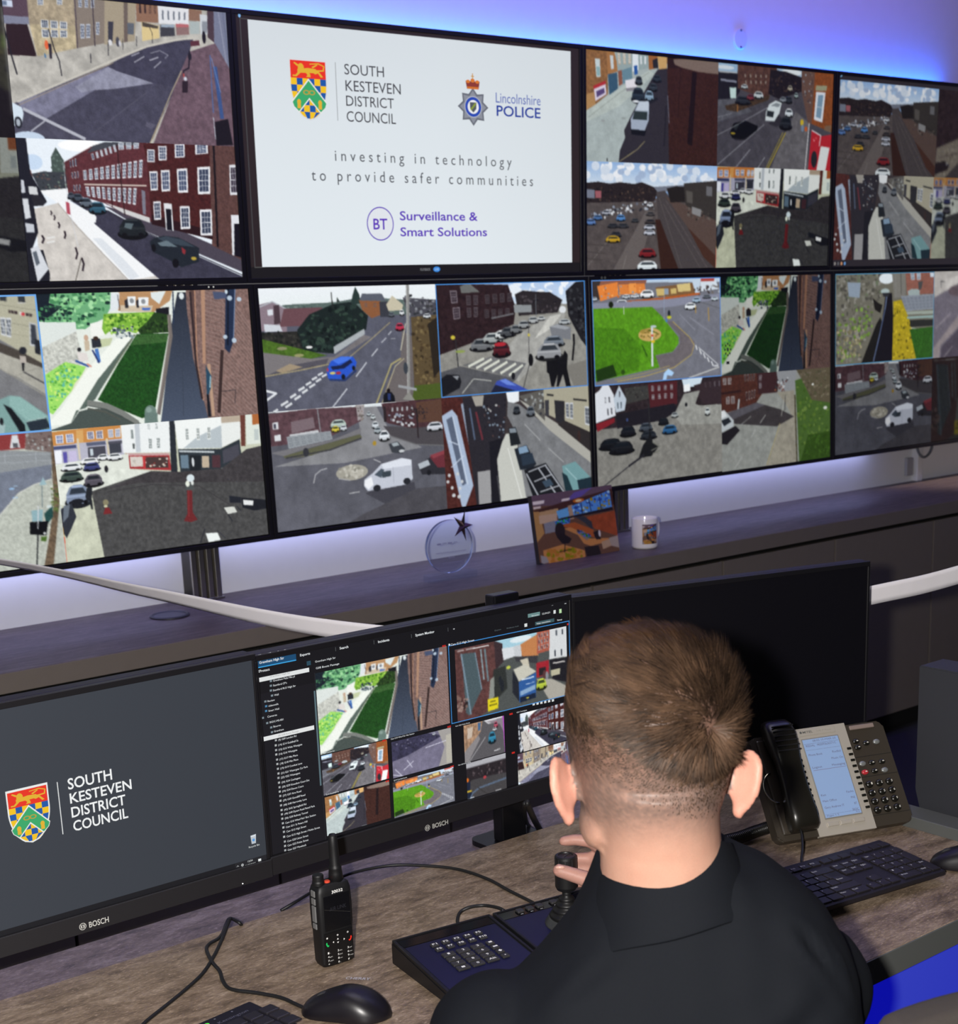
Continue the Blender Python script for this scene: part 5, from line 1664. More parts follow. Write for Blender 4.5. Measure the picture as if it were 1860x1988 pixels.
# ------------------------------------------------------------------ small things on the wall
bm = B(); lathe(bm, [(.0, .0), (.035, .0), (.035, .003), (.031, .006), (0, .0062)], 40, Matrix.Translation((0, 0, 0)) @ Matrix.Rotation(PI / 2, 4, 'X'))
t = thing('blanking_plate', 'round white blanking plate on the wall above the screens', 'cover plate', (2.05, .099, 2.454)); obj('disc', bm, mat('white_plastic', 'd8d8da', .4), t)
for z in (-.027, .027): bm = B(); ball(bm, (0, -.006, z), .0045, sub=2); obj('screw', bm, mat('screw_grey', '6a6a70', .4, .6), t)
bm = B(); box(bm, (3.105, .070, ZS + .0005), (3.140, .0995, 1.5), .002); o = obj('cable_trunking', bm, mat('white_plastic', 'd8d8da', .4)); tag(o, 'narrow white vertical cable trunking on the wall under the right screens', 'trunking')
bm = B(); box(bm, (3.055, .085, .865), (3.098, .0995, .938), .003); o = obj('socket_box', bm, mat('grey_plastic', '9a9aa2', .5)); tag(o, 'small grey socket box on the wall beside the white trunking', 'socket')
bm = B(); tube(bm, spline([(3.075, .06, 1.03), (3.085, .058, .968), (3.12, .056, .938), (3.16, .056, .95), (3.185, .06, .985), (3.19, .065, 1.04)]), .0055); o = obj('cable', bm, mat('grey_cable', '6b7078', .5), smooth=True); tag(o, 'loop of grey cable hanging below the right hand screens', 'cable')
# ------------------------------------------------------------------ things on the worktop
t = thing('cable_grommet', 'dark round cable port set in the worktop left of the ribbon', 'cable port', (-.352, -.083, ZS))
bm = B(); lathe(bm, [(.052, .0004), (.052, .004), (.047, .006), (.043, .004), (.043, .0006)], 40); obj('rim', bm, mat('grommet_plastic', '26252e', .45), t)
bm = B(); lathe(bm, [(0, .0005), (.042, .0005), (.042, .0035), (0, .0035)], 40); obj('lid', bm, mat('grommet_lid', '3a3848', .45), t)
# award
AX, AY = .470, -.223; ar = math.atan2(-.239 + .204, .546 - .388)
t = thing('glass_award', 'round clear glass award with a metal star on a glass foot', 'award', (AX, AY, ZS), (0, 0, ar * .6))
GL = mat('clear_glass', 'fbfdff', .0, trans=1.); GL.node_tree.nodes['Principled BSDF'].inputs['IOR'].default_value = 1.06
nt_ = GL.node_tree; tr_ = nt_.nodes.new('ShaderNodeBsdfTransparent'); tr_.inputs[0].default_value = (.93, .95, .98, 1); gl_ = nt_.nodes.new('ShaderNodeBsdfGlossy'); gl_.inputs['Roughness'].default_value = .03; fr_ = nt_.nodes.new('ShaderNodeMixShader'); fr_.inputs[0].default_value = .06
nt_.links.new(tr_.outputs[0], fr_.inputs[1]); nt_.links.new(gl_.outputs[0], fr_.inputs[2]); nt_.links.new(fr_.outputs[0], nt_.nodes['Material Output'].inputs['Surface'])
nt_ = GL.node_tree; tr_ = nt_.nodes.new('ShaderNodeBsdfTransparent'); tr_.inputs[0].default_value = (.93, .95, .98, 1); gl_ = nt_.nodes.new('ShaderNodeBsdfGlossy'); gl_.inputs['Roughness'].default_value = .03; fr_ = nt_.nodes.new('ShaderNodeMixShader'); fr_.inputs[0].default_value = .06
nt_.links.new(tr_.outputs[0], fr_.inputs[1]); nt_.links.new(gl_.outputs[0], fr_.inputs[2]); nt_.links.new(fr_.outputs[0], nt_.nodes['Material Output'].inputs['Surface'])
GLE = mat('glass_edge', '7f92c4', .08, trans=.55)
bm = B(); prism(bm, rrect(-.083, -.021, .083, .021, .012), .0006, .019); bmesh.ops.bevel(bm, geom=bm.edges[:], offset=.002, segments=1, affect='EDGES'); obj('foot', bm, GL, t)
bm = B(); lathe(bm, [(0, -.0085), (.0735, -.0085), (.076, -.006), (.076, .006), (.0735, .0085), (0, .0085)], 72, Matrix.Translation((0, 0, .0945)) @ Matrix.Rotation(PI / 2, 4, 'X')); obj('disc', bm, GL, t, smooth=False)
bm = B(); lathe(bm, [(.0762, -.0062), (.0772, 0), (.0762, .0062)], 72, Matrix.Translation((0, 0, .0945)) @ Matrix.Rotation(PI / 2, 4, 'X')); bmesh.ops.delete(bm, geom=[f for f in bm.faces if len(f.verts) > 4], context='FACES_ONLY'); obj('bevelled_rim', bm, GLE, t)
bm = B(); c = Vector((.042, -.011, .150)); pts = []
for i in range(10):
    r = .044 if i % 2 == 0 else .0135; a = math.radians(72 + 36 * i); pts.append((c.x + r * .78 * math.cos(a), c.z + r * 1.1 * math.sin(a)))
vv = [bm.verts.new((x, c.y + .003, z)) for x, z in pts]; v0 = bm.verts.new((c.x, c.y - .009, c.z)); v1 = bm.verts.new((c.x, c.y + .004, c.z))
for i in range(10): bm.faces.new((vv[i], vv[(i + 1) % 10], v0)); bm.faces.new((vv[(i + 1) % 10], vv[i], v1))
obj('metal_star', bm, mat('dark_chrome', '8a7a6c', .18, 1.), t)
flat('engraving', [('p', '8a8cab', rc(-.045 + .018 * i, .103 + .003 * (i % 2), -.045 + .018 * i + .013, .108)) for i in range(4)] + [('p', '8a8cab', rc(-.05, .079, .05, .0805)), ('p', '7c7c98', rc(-.01, .062, .012, .066)), ('p', '7c7c98', rc(-.03, .049, .034, .0503))], PRINT, t, .0092)
# picture of the control room
def control_room(w):
    ops = '''P 6a4a38 -20,-20 1020,-20 1020,1020 -20,1020
P 6b5560 -20,-20 1020,-20 1020,90 300,190 -20,150
P 6a58a0 520,40 760,0 600,110 400,150
P 4a2c26 400,150 1020,60 1020,300 420,330 -20,230
P f0e4d8 10,90 150,90 140,135 10,140
P f0e4d8 360,110 460,105 450,140 350,145
P e8d8c8 10,165 100,165 95,195 10,200
E c86a20 560,165 70,30
E f4dca0 560,165 40,18
P c09a6a 60,250 300,230 300,330 60,330
P b88a50 -20,230 70,240 100,560 -20,700
P c8a888 60,300 280,300 270,420 60,420
P 8a8a90 110,420 240,400 250,560 110,570
P 6ab0e0 275,270 420,240 425,370 290,385
P b89878 420,220 480,210 480,420 430,420
P 5a9ade 465,230 960,80 970,330 480,370
S 7ac8f0,3a6ac8,a8d8f0,2a4a9a 470,240 950,100 960,320 480,365 70 40
L 1c2030 12 590,200 590,360
L 1c2030 12 690,170 700,350
L 1c2030 12 820,130 830,340
P 241c24 290,385 970,330 980,380 440,400 290,420
P a04a28 640,420 1000,390 1010,780 720,610 640,520
N .1 60 640,420 1000,390 1010,780 720,610
P 4a8ad8 240,410 430,400 420,470 250,480
S b0dcf0,2a4a8a 250,415 425,405 420,465 255,475 20 30
P 3a3a40 490,390 600,400 690,500 700,640 600,500
P b05a2c 280,480 480,470 700,620 700,740 540,640 400,540
P c8864a 340,540 420,530 560,640 640,740 760,760 880,780 860,830 640,850 560,800 500,660
P c8884a 60,800 300,760 560,900 560,1000 380,1020 120,1020 60,900
S d8984a,b8762e 100,820 520,860 520,980 140,1000 60 60
P 8a7a70 480,610 560,600 660,720 600,760
S e0d8c8,3a3a44,4a6ac0 480,560 660,700 640,740 520,640 34 30
E 2a2024 290,560 60,120
P 241c20 240,640 320,600 420,700 380,760 300,750
L 241c20 16 330,760 310,880
L 241c20 10 250,860 400,850
P 2a2224 560,850 740,860 760,1000 580,1020
P b89878 780,820 900,790 900,900 790,930
P a8988a 880,780 1020,760 1020,960 900,900
P 2a2024 690,660 760,640 780,780 720,770
E d8d0c8 770,690 14,50
P 9a9490 20,860 90,900 110,980 20,1000
P 2a2a3a 0,960 60,1000 40,1020 -20,1020'''
    FEED['roompicture'] = ops; p = Painter(w, int(w * .66), 5); p.a[:] = hexc('6a4a38'); p.run(ops.split('\n')); return p.result(1., 1., .01)
FA = math.atan2(-.253 + .257, 1.12 - .784)
t = thing('picture_block', 'framed colour photograph of a control room standing on the worktop', 'picture', (.955, -.247, ZS), (math.radians(-9), 0, FA))
bm = B(); box(bm, (-.166, .0005, .0005), (.166, .018, .2075), .001); obj('board', bm, mat('dark_board_edge', '221c1e', .6), t)
link('photograph', grid_mesh('photograph', control_room(170), -.166, .2075, .166, .0005, -.0003), PRINT, t)
# mug
t = thing('mug', 'white mug printed with the same control room picture', 'mug', (1.215, -.262, ZS), (0, 0, math.radians(12)))
CER = mat('white_ceramic', 'eeeae6', .16, spec=.6)
bm = B(); lathe(bm, [(0, .0004), (.036, .0004), (.0395, .003), (.041, .008), (.041, .094), (.0405, .096), (.0385, .096), (.0378, .093), (.0375, .010), (0, .008)], 56); obj('cup', bm, CER, t, smooth=True)
bm = B(); tube(bm, spline([(.039, 0, .082), (.058, 0, .085), (.074, 0, .066), (.073, 0, .036), (.058, 0, .019), (.039, 0, .022)]), [.0062] * 41, 12); obj('handle', bm, CER, t, smooth=True)
img = control_room(90); hh, ww = img.shape[:2]; me = grid_mesh('print', img, math.radians(203), .079, math.radians(277), .017, 0)
co = np.zeros(len(me.vertices) * 3); me.vertices.foreach_get('co', co); co = co.reshape(-1, 3); a = co[:, 0].copy(); co[:, 0] = .0413 * np.cos(a); co[:, 1] = .0413 * np.sin(a); me.vertices.foreach_set('co', co.ravel()); me.update(); link('print', me, PRINT, t)
# ------------------------------------------------------------------ ribbon
def satin():
    m = mat('white_satin', 'f2eef2', .24, spec=.7, bump=.35, bscale=55); return m
rb = [(-1.45, -.10, 1.235, .018, 62), (-.993, -.652, 1.131, .021, 56), (-.80, -.92, 1.072, .028, 40), (-.575, -1.215, 1.006, .038, 12), (-.30, -1.47, .972, .038, 8), (.0, -1.69, .985, .038, 5), (.27, -1.85, 1.027, .038, 4), (.43, -1.925, 1.052, .039, 4), (.8, -2.08, 1.13, .039, 4)]
pts = spline([p[:3] for p in rb], 14); n = len(pts); bm = B(); rows = []
for i, p in enumerate(pts):
    f = i / (n - 1) * (len(rb) - 1); j = min(int(f), len(rb) - 2); g = f - j
    w = (rb[j][3] * (1 - g) + rb[j + 1][3] * g) if True else 0; a = math.radians(rb[j][4] * (1 - g) + rb[j + 1][4] * g)
    tn = (pts[min(i + 1, n - 1)] - pts[max(i - 1, 0)]).normalized(); side = tn.cross(Vector((0, 0, 1))).normalized(); w = .038
    d = (Vector((0, 0, 1)) * math.cos(a) + side * math.sin(a)) * w / 2; nn = tn.cross(d).normalized() * .0003
    rip = .0012 * math.sin(i * 1.9) + .0008 * math.sin(i * 3.1)
    rows.append([p + d * s + nn * (1 + rip * 900 * (1 - s * s)) for s in (-1, -.5, 0, .5, 1)] + [p + d * s - nn for s in (1, .5, 0, -.5, -1)])
loft(bm, rows); o = obj('ribbon', bm, satin(), smooth=True); tag(o, 'pale satin ribbon sagging behind the desk monitors across the whole room', 'ribbon')
# ------------------------------------------------------------------ desk
DZ = .72; DF = -2.455; DB = -1.752; DXL = -2.6; DXR = -.0645
desk = thing('control_desk', 'long control desk with mottled brown stone effect worktop and grey edge', 'desk', (-1.3, -2.1, 0))
W_ = dict(world=True)
bm = B(); box(bm, (DXL, DF, DZ - .038), (DXR, DB, DZ), .0008, 1); obj('worktop', bm, DESKWOOD, desk, **W_)
bm = B(); box(bm, (DXL, DF - .0025, DZ - .0385), (DXR, DF - .0001, DZ - .0004), .0005, 1); obj('front_edge', bm, TAUPED, desk, 'plain grey front edge', **W_)
bm = B(); box(bm, (DXL, DB + .0002, .655), (DXR, -1.585, .688), .0008, 1); obj('cable_tray', bm, TRAYWOOD, desk, 'lower rear shelf in a darker purple grey laminate', **W_)
bm = B(); box(bm, (DXL, DB + .01, .60), (DXR, DB + .03, .654)); obj('rail', bm, TAUPED, desk, **W_)
bm = B(); box(bm, (DXR + .0003, DF - .002, .02), (-.0135, -2.068, DZ + .0195), .001, 1); obj('end_panel', bm, TAUPED, desk, 'raised grey end panel', **W_)
bm = B(); box(bm, (DXL + .02, -1.70, .0), (DXR - .01, -1.675, .654)); obj('back_panel', bm, TAUPE, desk, **W_)
for x in (-2.55, -1.75): bm = B(); box(bm, (x, DF + .05, 0), (x + .04, -1.705, DZ - .039)); obj('support_panel', bm, TAUPE, desk, **W_)
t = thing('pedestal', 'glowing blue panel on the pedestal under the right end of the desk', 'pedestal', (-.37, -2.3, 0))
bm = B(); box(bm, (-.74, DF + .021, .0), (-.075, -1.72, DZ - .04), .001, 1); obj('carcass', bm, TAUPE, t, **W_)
bm = B(); box(bm, (-.735, DF + .009, .08), (-.08, DF + .0205, DZ - .043), .001, 1); obj('lit_panel', bm, mat('blue_panel_glow', (.05, .075, .24), .4, emit=(.0022, .0032, .345)), t, 'blue backlit panel', **W_)  # blue glow put into the panel material as even emission
side = thing('side_desk', 'neighbouring desk surface at the right edge of the frame', 'desk', (.3, -2.45, 0))
bm = B(); box(bm, (-.0128, -3.0, .695), (.65, -2.152, .724), .001, 1); obj('top', bm, TAUPED, side, **W_)
for y in (-2.98, -2.19): bm = B(); box(bm, (.1, y, 0), (.62, y + .03, .6945)); obj('leg_panel', bm, TAUPE, side, **W_)
# ------------------------------------------------------------------ desk monitors
MBEZ = mat('monitor_black', '141317', .42, spec=.4)
MBAR = mat('monitor_bar', '1b1a1e', .5, bump=.05, bscale=900)
def desk_monitor(label, loc, rz, w, ztop, zbot, chin, off=False, sx=0., sh=-.06):
    t = thing('desk_monitor', label, 'monitor', loc, (0, 0, rz), 'black monitors along the back of the desk')
    h0, h1 = zbot - loc[2], ztop - loc[2]; x0, x1 = -w / 2, w / 2; e = .0055
    bm = B(); box(bm, (x0, .006, h0), (x1, .032, h1), .003); obj('back_shell', bm, BODY, t)
    bm = B()
    for a, b in (((x0, h1 - .009), (x1, h1)), ((x0, h0 + chin), (x0 + e, h1 - .009)), ((x1 - e, h0 + chin), (x1, h1 - .009))): box(bm, (a[0], -.0025, a[1]), (b[0], .006, b[1]), .0008, 1)
    obj('bezel', bm, MBEZ, t)
    bm = B(); box(bm, (x0, -.006, h0), (x1, .006, h0 + chin), .0012, 1); obj('lower_bar', bm, MBAR, t)
    bm = B(); box(bm, (x0 + e, 0, h0 + chin), (x1 - e, .006, h1 - .009)); obj('display', bm, mat('switched_off_display', '0f0e14', .38, spec=.35) if off else mat('dark_display', '0d0c0e', .42, spec=.3), t)
    # stand
    zb = .6885 - loc[2]
    bm = B(); box(bm, (sx - .027, .036, zb + .009), (sx + .027, .062, h1 + sh), .003); obj('stand_column', bm, mat('stand_black', '111115', .35, .3), t)
    bm = B(); box(bm, (min(sx - .04, -.06), .0315, (h0 + h1) / 2 - .05), (max(sx + .04, .06), .0365, (h0 + h1) / 2 + .05), .001); obj('mount', bm, BODY, t)
    bm = B(); prism(bm, rrect(sx - .055, .012, sx + .06, .10, .02), zb, zb + .009); obj('stand_foot', bm, mat('stand_black', '111115', .35, .3), t)
    return t
MX = (-1.0425 - .4290) / 2; MY = -1.75
mid = desk_monitor('middle desk monitor showing camera pictures and a long list of names', (MX, MY, .95), 0, .6135, 1.1185, .781, .0295, False, .197, .012)
lx1 = -1.0445; LWD = .6135; LX = lx1 - LWD / 2; LY = -1.757
left = desk_monitor('left desk monitor showing a grey desktop with the council crest', (LX, LY, .95), 0, LWD, 1.1235, .7825, .0285, False, -.22)
RA = math.atan2(-1.91 + 1.747, .172 + .4265)
rgt = desk_monitor('right desk monitor switched off, black, angled inwards behind the telephone', ((-.4265 + .172) / 2, (-1.747 - 1.91) / 2, .95), RA, .617, 1.112, .775, .0295, True, .1)
WA, WB, WC = None, None, None
def ml(items, dx, dz):   # shift plane coordinates into the monitor's own frame
    out = []
    for it in items:
        if it[0] == 'p': out.append((it[0], it[1], [(a - dx, b - dz) for a, b in it[2]]))
        else: out.append((it[0], it[1], it[2], it[3] - dx, it[4] - dz, it[5] - dx, it[6], it[7]))
    return out
UIT = [('Milestone XProtect Smart Client', -1.0349, 1.1163, -0.9831, 0.0027, 'e6eaec', 0),
 ('Grantham High Str', -1.0347, 1.1051, -0.993, 0.0035, 'e6eaec', 1),
 ('Exports', -0.9657, 1.1042, -0.9483, 0.0035, 'e6eaec', 1),
 ('Search', -0.8961, 1.1027, -0.8806, 0.0036, 'e6eaec', 1),
 ('Incidents', -0.8261, 1.1008, -0.805, 0.0037, 'e6eaec', 1),
 ('System Monitor', -0.7555, 1.0994, -0.7185, 0.0038, 'e6eaec', 1),
 ('+', -0.6815, 1.0975, -0.6779, 0.0029, 'e6eaec', 1),
 ('XProtect', -1.0394, 1.0926, -1.0183, 0.0035, 'e6eaec', 1),
 ('Grantham Pubs Mkt pl', -1.0139, 1.0748, -0.9772, 0.0027, 'e6eaec', 0),
 ("Stamford CP's", -1.0145, 1.0677, -0.9913, 0.0027, 'e6eaec', 0),
 ('Stamford RLS/ High Str', -1.0154, 1.0605, -0.9766, 0.0027, 'e6eaec', 0),
 ('Wall', -1.0139, 1.053, -1.0065, 0.0027, 'e6eaec', 0),
 ('Review', -1.0256, 1.0461, -1.0136, 0.0027, 'e6eaec', 0),
 ('videowalls', -1.025, 1.0388, -1.008, 0.0027, 'e6eaec', 0),
 ('Smart Wall', -1.0253, 1.0314, -1.0073, 0.0027, 'e6eaec', 0),
 ('Cameras', -1.0278, 1.023, -1.0118, 0.0027, 'e6eaec', 0),
 ('SKDC-MS-001', -1.0252, 1.0139, -1.0016, 0.0027, 'e6eaec', 0),
 ('Bourne', -1.019, 1.0062, -1.0066, 0.0027, 'e6eaec', 0),
 ('Grantham', -1.0187, 0.9989, -1.0022, 0.0027, 'e6eaec', 0),
 ('(9) G09 London Rd', -1.0124, 0.9844, -0.9816, 0.0028, 'e6eaec', 0),
 ('(14) G14 Guildhall St', -1.0133, 0.9767, -0.9788, 0.0028, 'e6eaec', 0),
 ('(15) G15 Wide Westgate', -1.0133, 0.9694, -0.9727, 0.0028, 'e6eaec', 0),
 ('(16) G16 Westgate', -1.0136, 0.9627, -0.9818, 0.0028, 'e6eaec', 0),
 ('(17) G17 Mkt Place', -1.013, 0.9546, -0.9815, 0.0028, 'e6eaec', 0),
 ('(18) G18 Mkt Place', -1.0129, 0.9478, -0.9811, 0.0028, 'e6eaec', 0),
 ('(19) G19 Conduit Lane', -1.0126, 0.9404, -0.9749, 0.0028, 'e6eaec', 0),
 ('(21) G21 Watergate Car Park', -1.0122, 0.9329, -0.9656, 0.0028, 'e6eaec', 0),
 ('(22) G22 Watergate', -1.0128, 0.9262, -0.9796, 0.0028, 'e6eaec', 0),
 ('(24) G24 Castlegate', -1.0124, 0.9187, -0.9798, 0.0028, 'e6eaec', 0),
 ('(29) G29 Kinoulton Court Ent', -1.0121, 0.9115, -0.9644, 0.0028, 'e6eaec', 0),
 ('(34) G34 Devon Court', -1.0123, 0.9047, -0.9752, 0.0028, 'e6eaec', 0),
 ('(37) G37 Aire Road', -1.0119, 0.8977, -0.9799, 0.0028, 'e6eaec', 0),
 ('(39) G39 Goodliff Road', -1.0122, 0.8903, -0.9734, 0.0028, 'e6eaec', 0),
 ('(40) G40 Harrowby Lane', -1.0119, 0.8831, -0.9714, 0.0028, 'e6eaec', 0),
 ('(42) G42 Springfield Rd', -1.0115, 0.8755, -0.9727, 0.0028, 'e6eaec', 0),
 ('(49) G49 Dysart Road Retail Park', -1.0114, 0.8689, -0.958, 0.0028, 'e6eaec', 0),
 ('(50) G50 Railway Tunnel', -1.0114, 0.8619, -0.9711, 0.0028, 'e6eaec', 0),
 ('Cam G10 Wharf Rd / Bus Station', -1.011, 0.8546, -0.9574, 0.0028, 'e6eaec', 0),
 ('Cam G11 St Peters Hill', -1.0106, 0.8478, -0.9729, 0.0028, 'e6eaec', 0),
 ('Cam G12 High Street', -1.0102, 0.8408, -0.9754, 0.0028, 'e6eaec', 0),
 ('Cam G13 High Street / Finkin Street', -1.0105, 0.833, -0.9516, 0.0028, 'e6eaec', 0),
 ('Cam G20 Union Street', -1.0099, 0.8253, -0.973, 0.0029, 'e6eaec', 0),
 ('Cam G23 Finkin Street', -1.0101, 0.8184, -0.9732, 0.0029, 'e6eaec', 0),
 ('Cam G27 Mowbeck', -1.0103, 0.8114, -0.9776, 0.0029, 'e6eaec', 0),
 ('Grantham High Str', -0.9404, 1.0903, -0.9043, 0.0028, 'e6eaec', 0),
 ('G08 Boots Passage', -0.9399, 1.0801, -0.8986, 0.0028, 'e6eaec', 0),
 ('Cam G12 High Street', -0.6872, 1.0728, -0.6398, 0.0033, 'e6eaec', 0),
 ('G09 London Rd', -0.9367, 0.9475, -0.917, 0.002, 'e6eaec', 0),
 ('Cam G10 Wharf Rd / Bus Station', -0.8122, 0.9435, -0.7671, 0.0021, 'e6eaec', 0),
 ('G14 Guildhall St', -0.9367, 0.8818, -0.9139, 0.002, 'e6eaec', 0),
 ('G19 Conduit Lane', -0.811, 0.8752, -0.7855, 0.0021, 'e6eaec', 0),
 ('Cam G23 Finkin Street', -0.6851, 0.9384, -0.6552, 0.0018, 'e6eaec', 0),
 ('Cam G20 Union Street', -0.683, 0.8721, -0.6566, 0.0018, 'e6eaec', 0),
 ('G24 Castlegate', -0.5563, 0.9356, -0.534, 0.0019, 'e6eaec', 0),
 ('12:54:21', -0.4942, 1.0931, -0.4772, 0.0028, 'e6eaec', 0),
 ('Setup', -0.4615, 1.0773, -0.4508, 0.0025, 'e6eaec', 0),
 ('PLAYBACK', -0.7055, 0.8017, -0.6875, 0.0028, 'e6eaec', 0),
 ('LIVE', -0.6803, 0.8012, -0.6716, 0.0028, 'e6eaec', 1),
 ('Not secure', -0.5174, 1.0936, -0.5022, 0.0022, 'e6eaec', 0),
 ('Video restrictions', -0.5076, 1.0784, -0.477, 0.0028, 'e6eaec', 0),
 ('–', -0.4736, 1.1048, -0.4695, 0.0019, 'e6eaec', 0),
 ('×', -0.4446, 1.1029, -0.4401, 0.0025, 'e6eaec', 0),
 ('Grantham High Str', -1.0189, 1.0818, -0.9842, 0.0024, '9a9a9a', 0),
 ('(8) G08 Boots Passage', -1.0122, 0.9911, -0.977, 0.0025, '9a9a9a', 0),
 ('Export', -0.5968, 1.0818, -0.5833, 0.0021, '5a666a', 0),
 ('Evidence lock', -0.5714, 1.0814, -0.5456, 0.0021, '5a666a', 0)]
UIR = [('17496f', -1.0409, 1.0995, -0.9724, 1.1124), ('3aa0dc', -1.0411, 1.0991, -0.9727, 1.1007), ('2a4a5a', -0.955, 1.0881, -0.948, 1.0947), ('dfe2e2', -1.0385, 1.0782, -0.9516, 1.0846), ('e2e4e4', -1.0367, 0.9889, -0.9497, 0.9954),
 ('5a7078', -0.9462, 0.8994, -0.9435, 1.0478), ('6a8a8a', -0.5253, 1.0927, -0.499, 1.099), ('3d585e', -0.51, 1.077, -0.4679, 1.0829), ('d8dcdc', -0.4691, 1.0907, -0.4642, 1.0966), ('b8dca8', -0.4564, 1.0896, -0.4511, 1.0965),
 ('d8dcdc', -0.5334, 1.0784, -0.5274, 1.0839), ('22343a', -0.7084, 0.8003, -0.6829, 0.8053), ('2f8fd0', -0.6829, 0.7987, -0.6684, 0.8058), ('e8e8e8', -0.6915, 1.073, -0.6886, 1.0766), ('c8281e', -0.7039, 1.0735, -0.701, 1.0762),
 ('c8281e', -0.7003, 1.0735, -0.6974, 1.0761), ('c8281e', -0.4395, 1.0664, -0.4362, 1.0693), ('c8281e', -0.701, 0.9397, -0.698, 0.9424), ('c8281e', -0.6973, 0.9398, -0.6943, 0.9426), ('c8281e', -0.8281, 0.9435, -0.8254, 0.9462),
 ('c8281e', -0.8247, 0.9437, -0.8219, 0.9463), ('c8281e', -0.5717, 0.935, -0.5686, 0.9378), ('c8281e', -0.5682, 0.9349, -0.565, 0.9378), ('c8281e', -0.8262, 0.8768, -0.8234, 0.8795), ('c8281e', -0.8227, 0.8769, -0.8199, 0.8795),
 ('c8281e', -0.6987, 0.872, -0.6957, 0.8748), ('c8281e', -0.6949, 0.8721, -0.692, 0.8749), ('c8281e', -0.5695, 0.8673, -0.5663, 0.8701), ('c8281e', -0.5663, 0.8672, -0.5631, 0.8701), ('a4a8aa', -1.0182, 0.9847, -1.0148, 0.9877),
 ('b0b4b4', -1.0191, 0.977, -1.0157, 0.9801), ('a4a8aa', -1.0191, 0.9697, -1.0157, 0.9728), ('b0b4b4', -1.0193, 0.963, -1.0159, 0.9661), ('a4a8aa', -1.0187, 0.955, -1.0153, 0.958), ('b0b4b4', -1.0187, 0.9482, -1.0153, 0.9512),
 ('a4a8aa', -1.0184, 0.9407, -1.0149, 0.9438), ('b0b4b4', -1.018, 0.9333, -1.0146, 0.9364), ('a4a8aa', -1.0186, 0.9266, -1.0151, 0.9297), ('b0b4b4', -1.0183, 0.9191, -1.0148, 0.9222), ('a4a8aa', -1.0179, 0.9119, -1.0145, 0.915),
 ('b0b4b4', -1.0181, 0.9051, -1.0147, 0.9082), ('a4a8aa', -1.0178, 0.8982, -1.0143, 0.9013), ('b0b4b4', -1.0181, 0.8908, -1.0146, 0.8939), ('a4a8aa', -1.0177, 0.8835, -1.0142, 0.8866), ('b0b4b4', -1.0174, 0.876, -1.0139, 0.8791),
 ('a4a8aa', -1.0173, 0.8693, -1.0138, 0.8724), ('b0b4b4', -1.0172, 0.8624, -1.0138, 0.8655), ('a4a8aa', -1.0169, 0.8551, -1.0134, 0.8582), ('b0b4b4', -1.0165, 0.8483, -1.013, 0.8515), ('a4a8aa', -1.0161, 0.8413, -1.0126, 0.8444),
 ('b0b4b4', -1.0164, 0.8335, -1.0129, 0.8367), ('a4a8aa', -1.0157, 0.8258, -1.0123, 0.8289), ('b0b4b4', -1.016, 0.8189, -1.0125, 0.822), ('a4a8aa', -1.0162, 0.812, -1.0127, 0.8151), ('7a8890', -1.0194, 1.0749, -1.0157, 1.0779),
 ('7a8890', -1.0199, 1.0679, -1.0163, 1.0709), ('7a8890', -1.0205, 1.0608, -1.0168, 1.0638), ('7a8890', -1.0193, 1.0529, -1.0156, 1.0559), ('7a8890', -1.031, 1.0463, -1.0273, 1.0493), ('4a80a8', -1.0303, 1.039, -1.0267, 1.042),
 ('4a80a8', -1.0309, 1.0319, -1.0273, 1.0349), ('7a8890', -1.0372, 1.0227, -1.0336, 1.0257), ('7a8890', -1.0306, 1.0135, -1.027, 1.0165), ('7a8890', -1.0245, 1.0056, -1.0208, 1.0086), ('7a8890', -1.0239, 0.9982, -1.0202, 1.0012),
 ('5a5e60', -0.9035, 1.1012, -0.9028, 1.1073), ('5a5e60', -0.8338, 1.1, -0.8331, 1.1063), ('5a5e60', -0.7632, 1.098, -0.7625, 1.1043), ('5a5e60', -0.6916, 1.0967, -0.6909, 1.1029), ('d8dcdc', -0.5208, 0.9414, -0.5159, 0.9451),
 ('d8dcdc', -0.5123, 0.9411, -0.5074, 0.9449), ('d8dcdc', -0.5038, 0.9408, -0.4989, 0.9446), ('d8dcdc', -0.4952, 0.9404, -0.4903, 0.9443), ('d8dcdc', -0.4866, 0.9401, -0.4817, 0.944), ('d8dcdc', -0.478, 0.9398, -0.4731, 0.9437)]
FRM = [-0.6925, 0.9445, -0.4345, 1.0737]
DESKF = [('passage', [-0.9415, 1.0739, -0.6955, 0.9466], 1.0, 170), ('busstreet', [-0.6796, 1.065, -0.4414, 0.9441], 1.0, 150), ('london', [-0.9407, 0.9452, -0.8193, 0.8819], 1.15, 100), ('busstation', [-0.8114, 0.9391, -0.6943, 0.8798], 1.0, 100), ('narrowlane', [-0.6684, 0.9366, -0.5838, 0.8736], 1.0, 80), ('castlegate', [-0.5537, 0.9326, -0.4369, 0.8655], 1.0, 100), ('guildhall', [-0.9394, 0.8788, -0.8197, 0.8167], 1.15, 100), ('conduit', [-0.8131, 0.8733, -0.6926, 0.8142], 1.1, 100), ('fogroad', [-0.6662, 0.8719, -0.5829, 0.8075], 1.0, 80), ('stpeters', [-0.5571, 0.8636, -0.439, 0.8001], 1.1, 100)]
flat('window_background', ml([('p', '121115', rc(MX - .3, .8115, MX + .3, 1.1092)), ('p', '17161b', rc(-1.036, .8115, -.9435, 1.060))], MX, .95), SCREEN, mid, .0003)
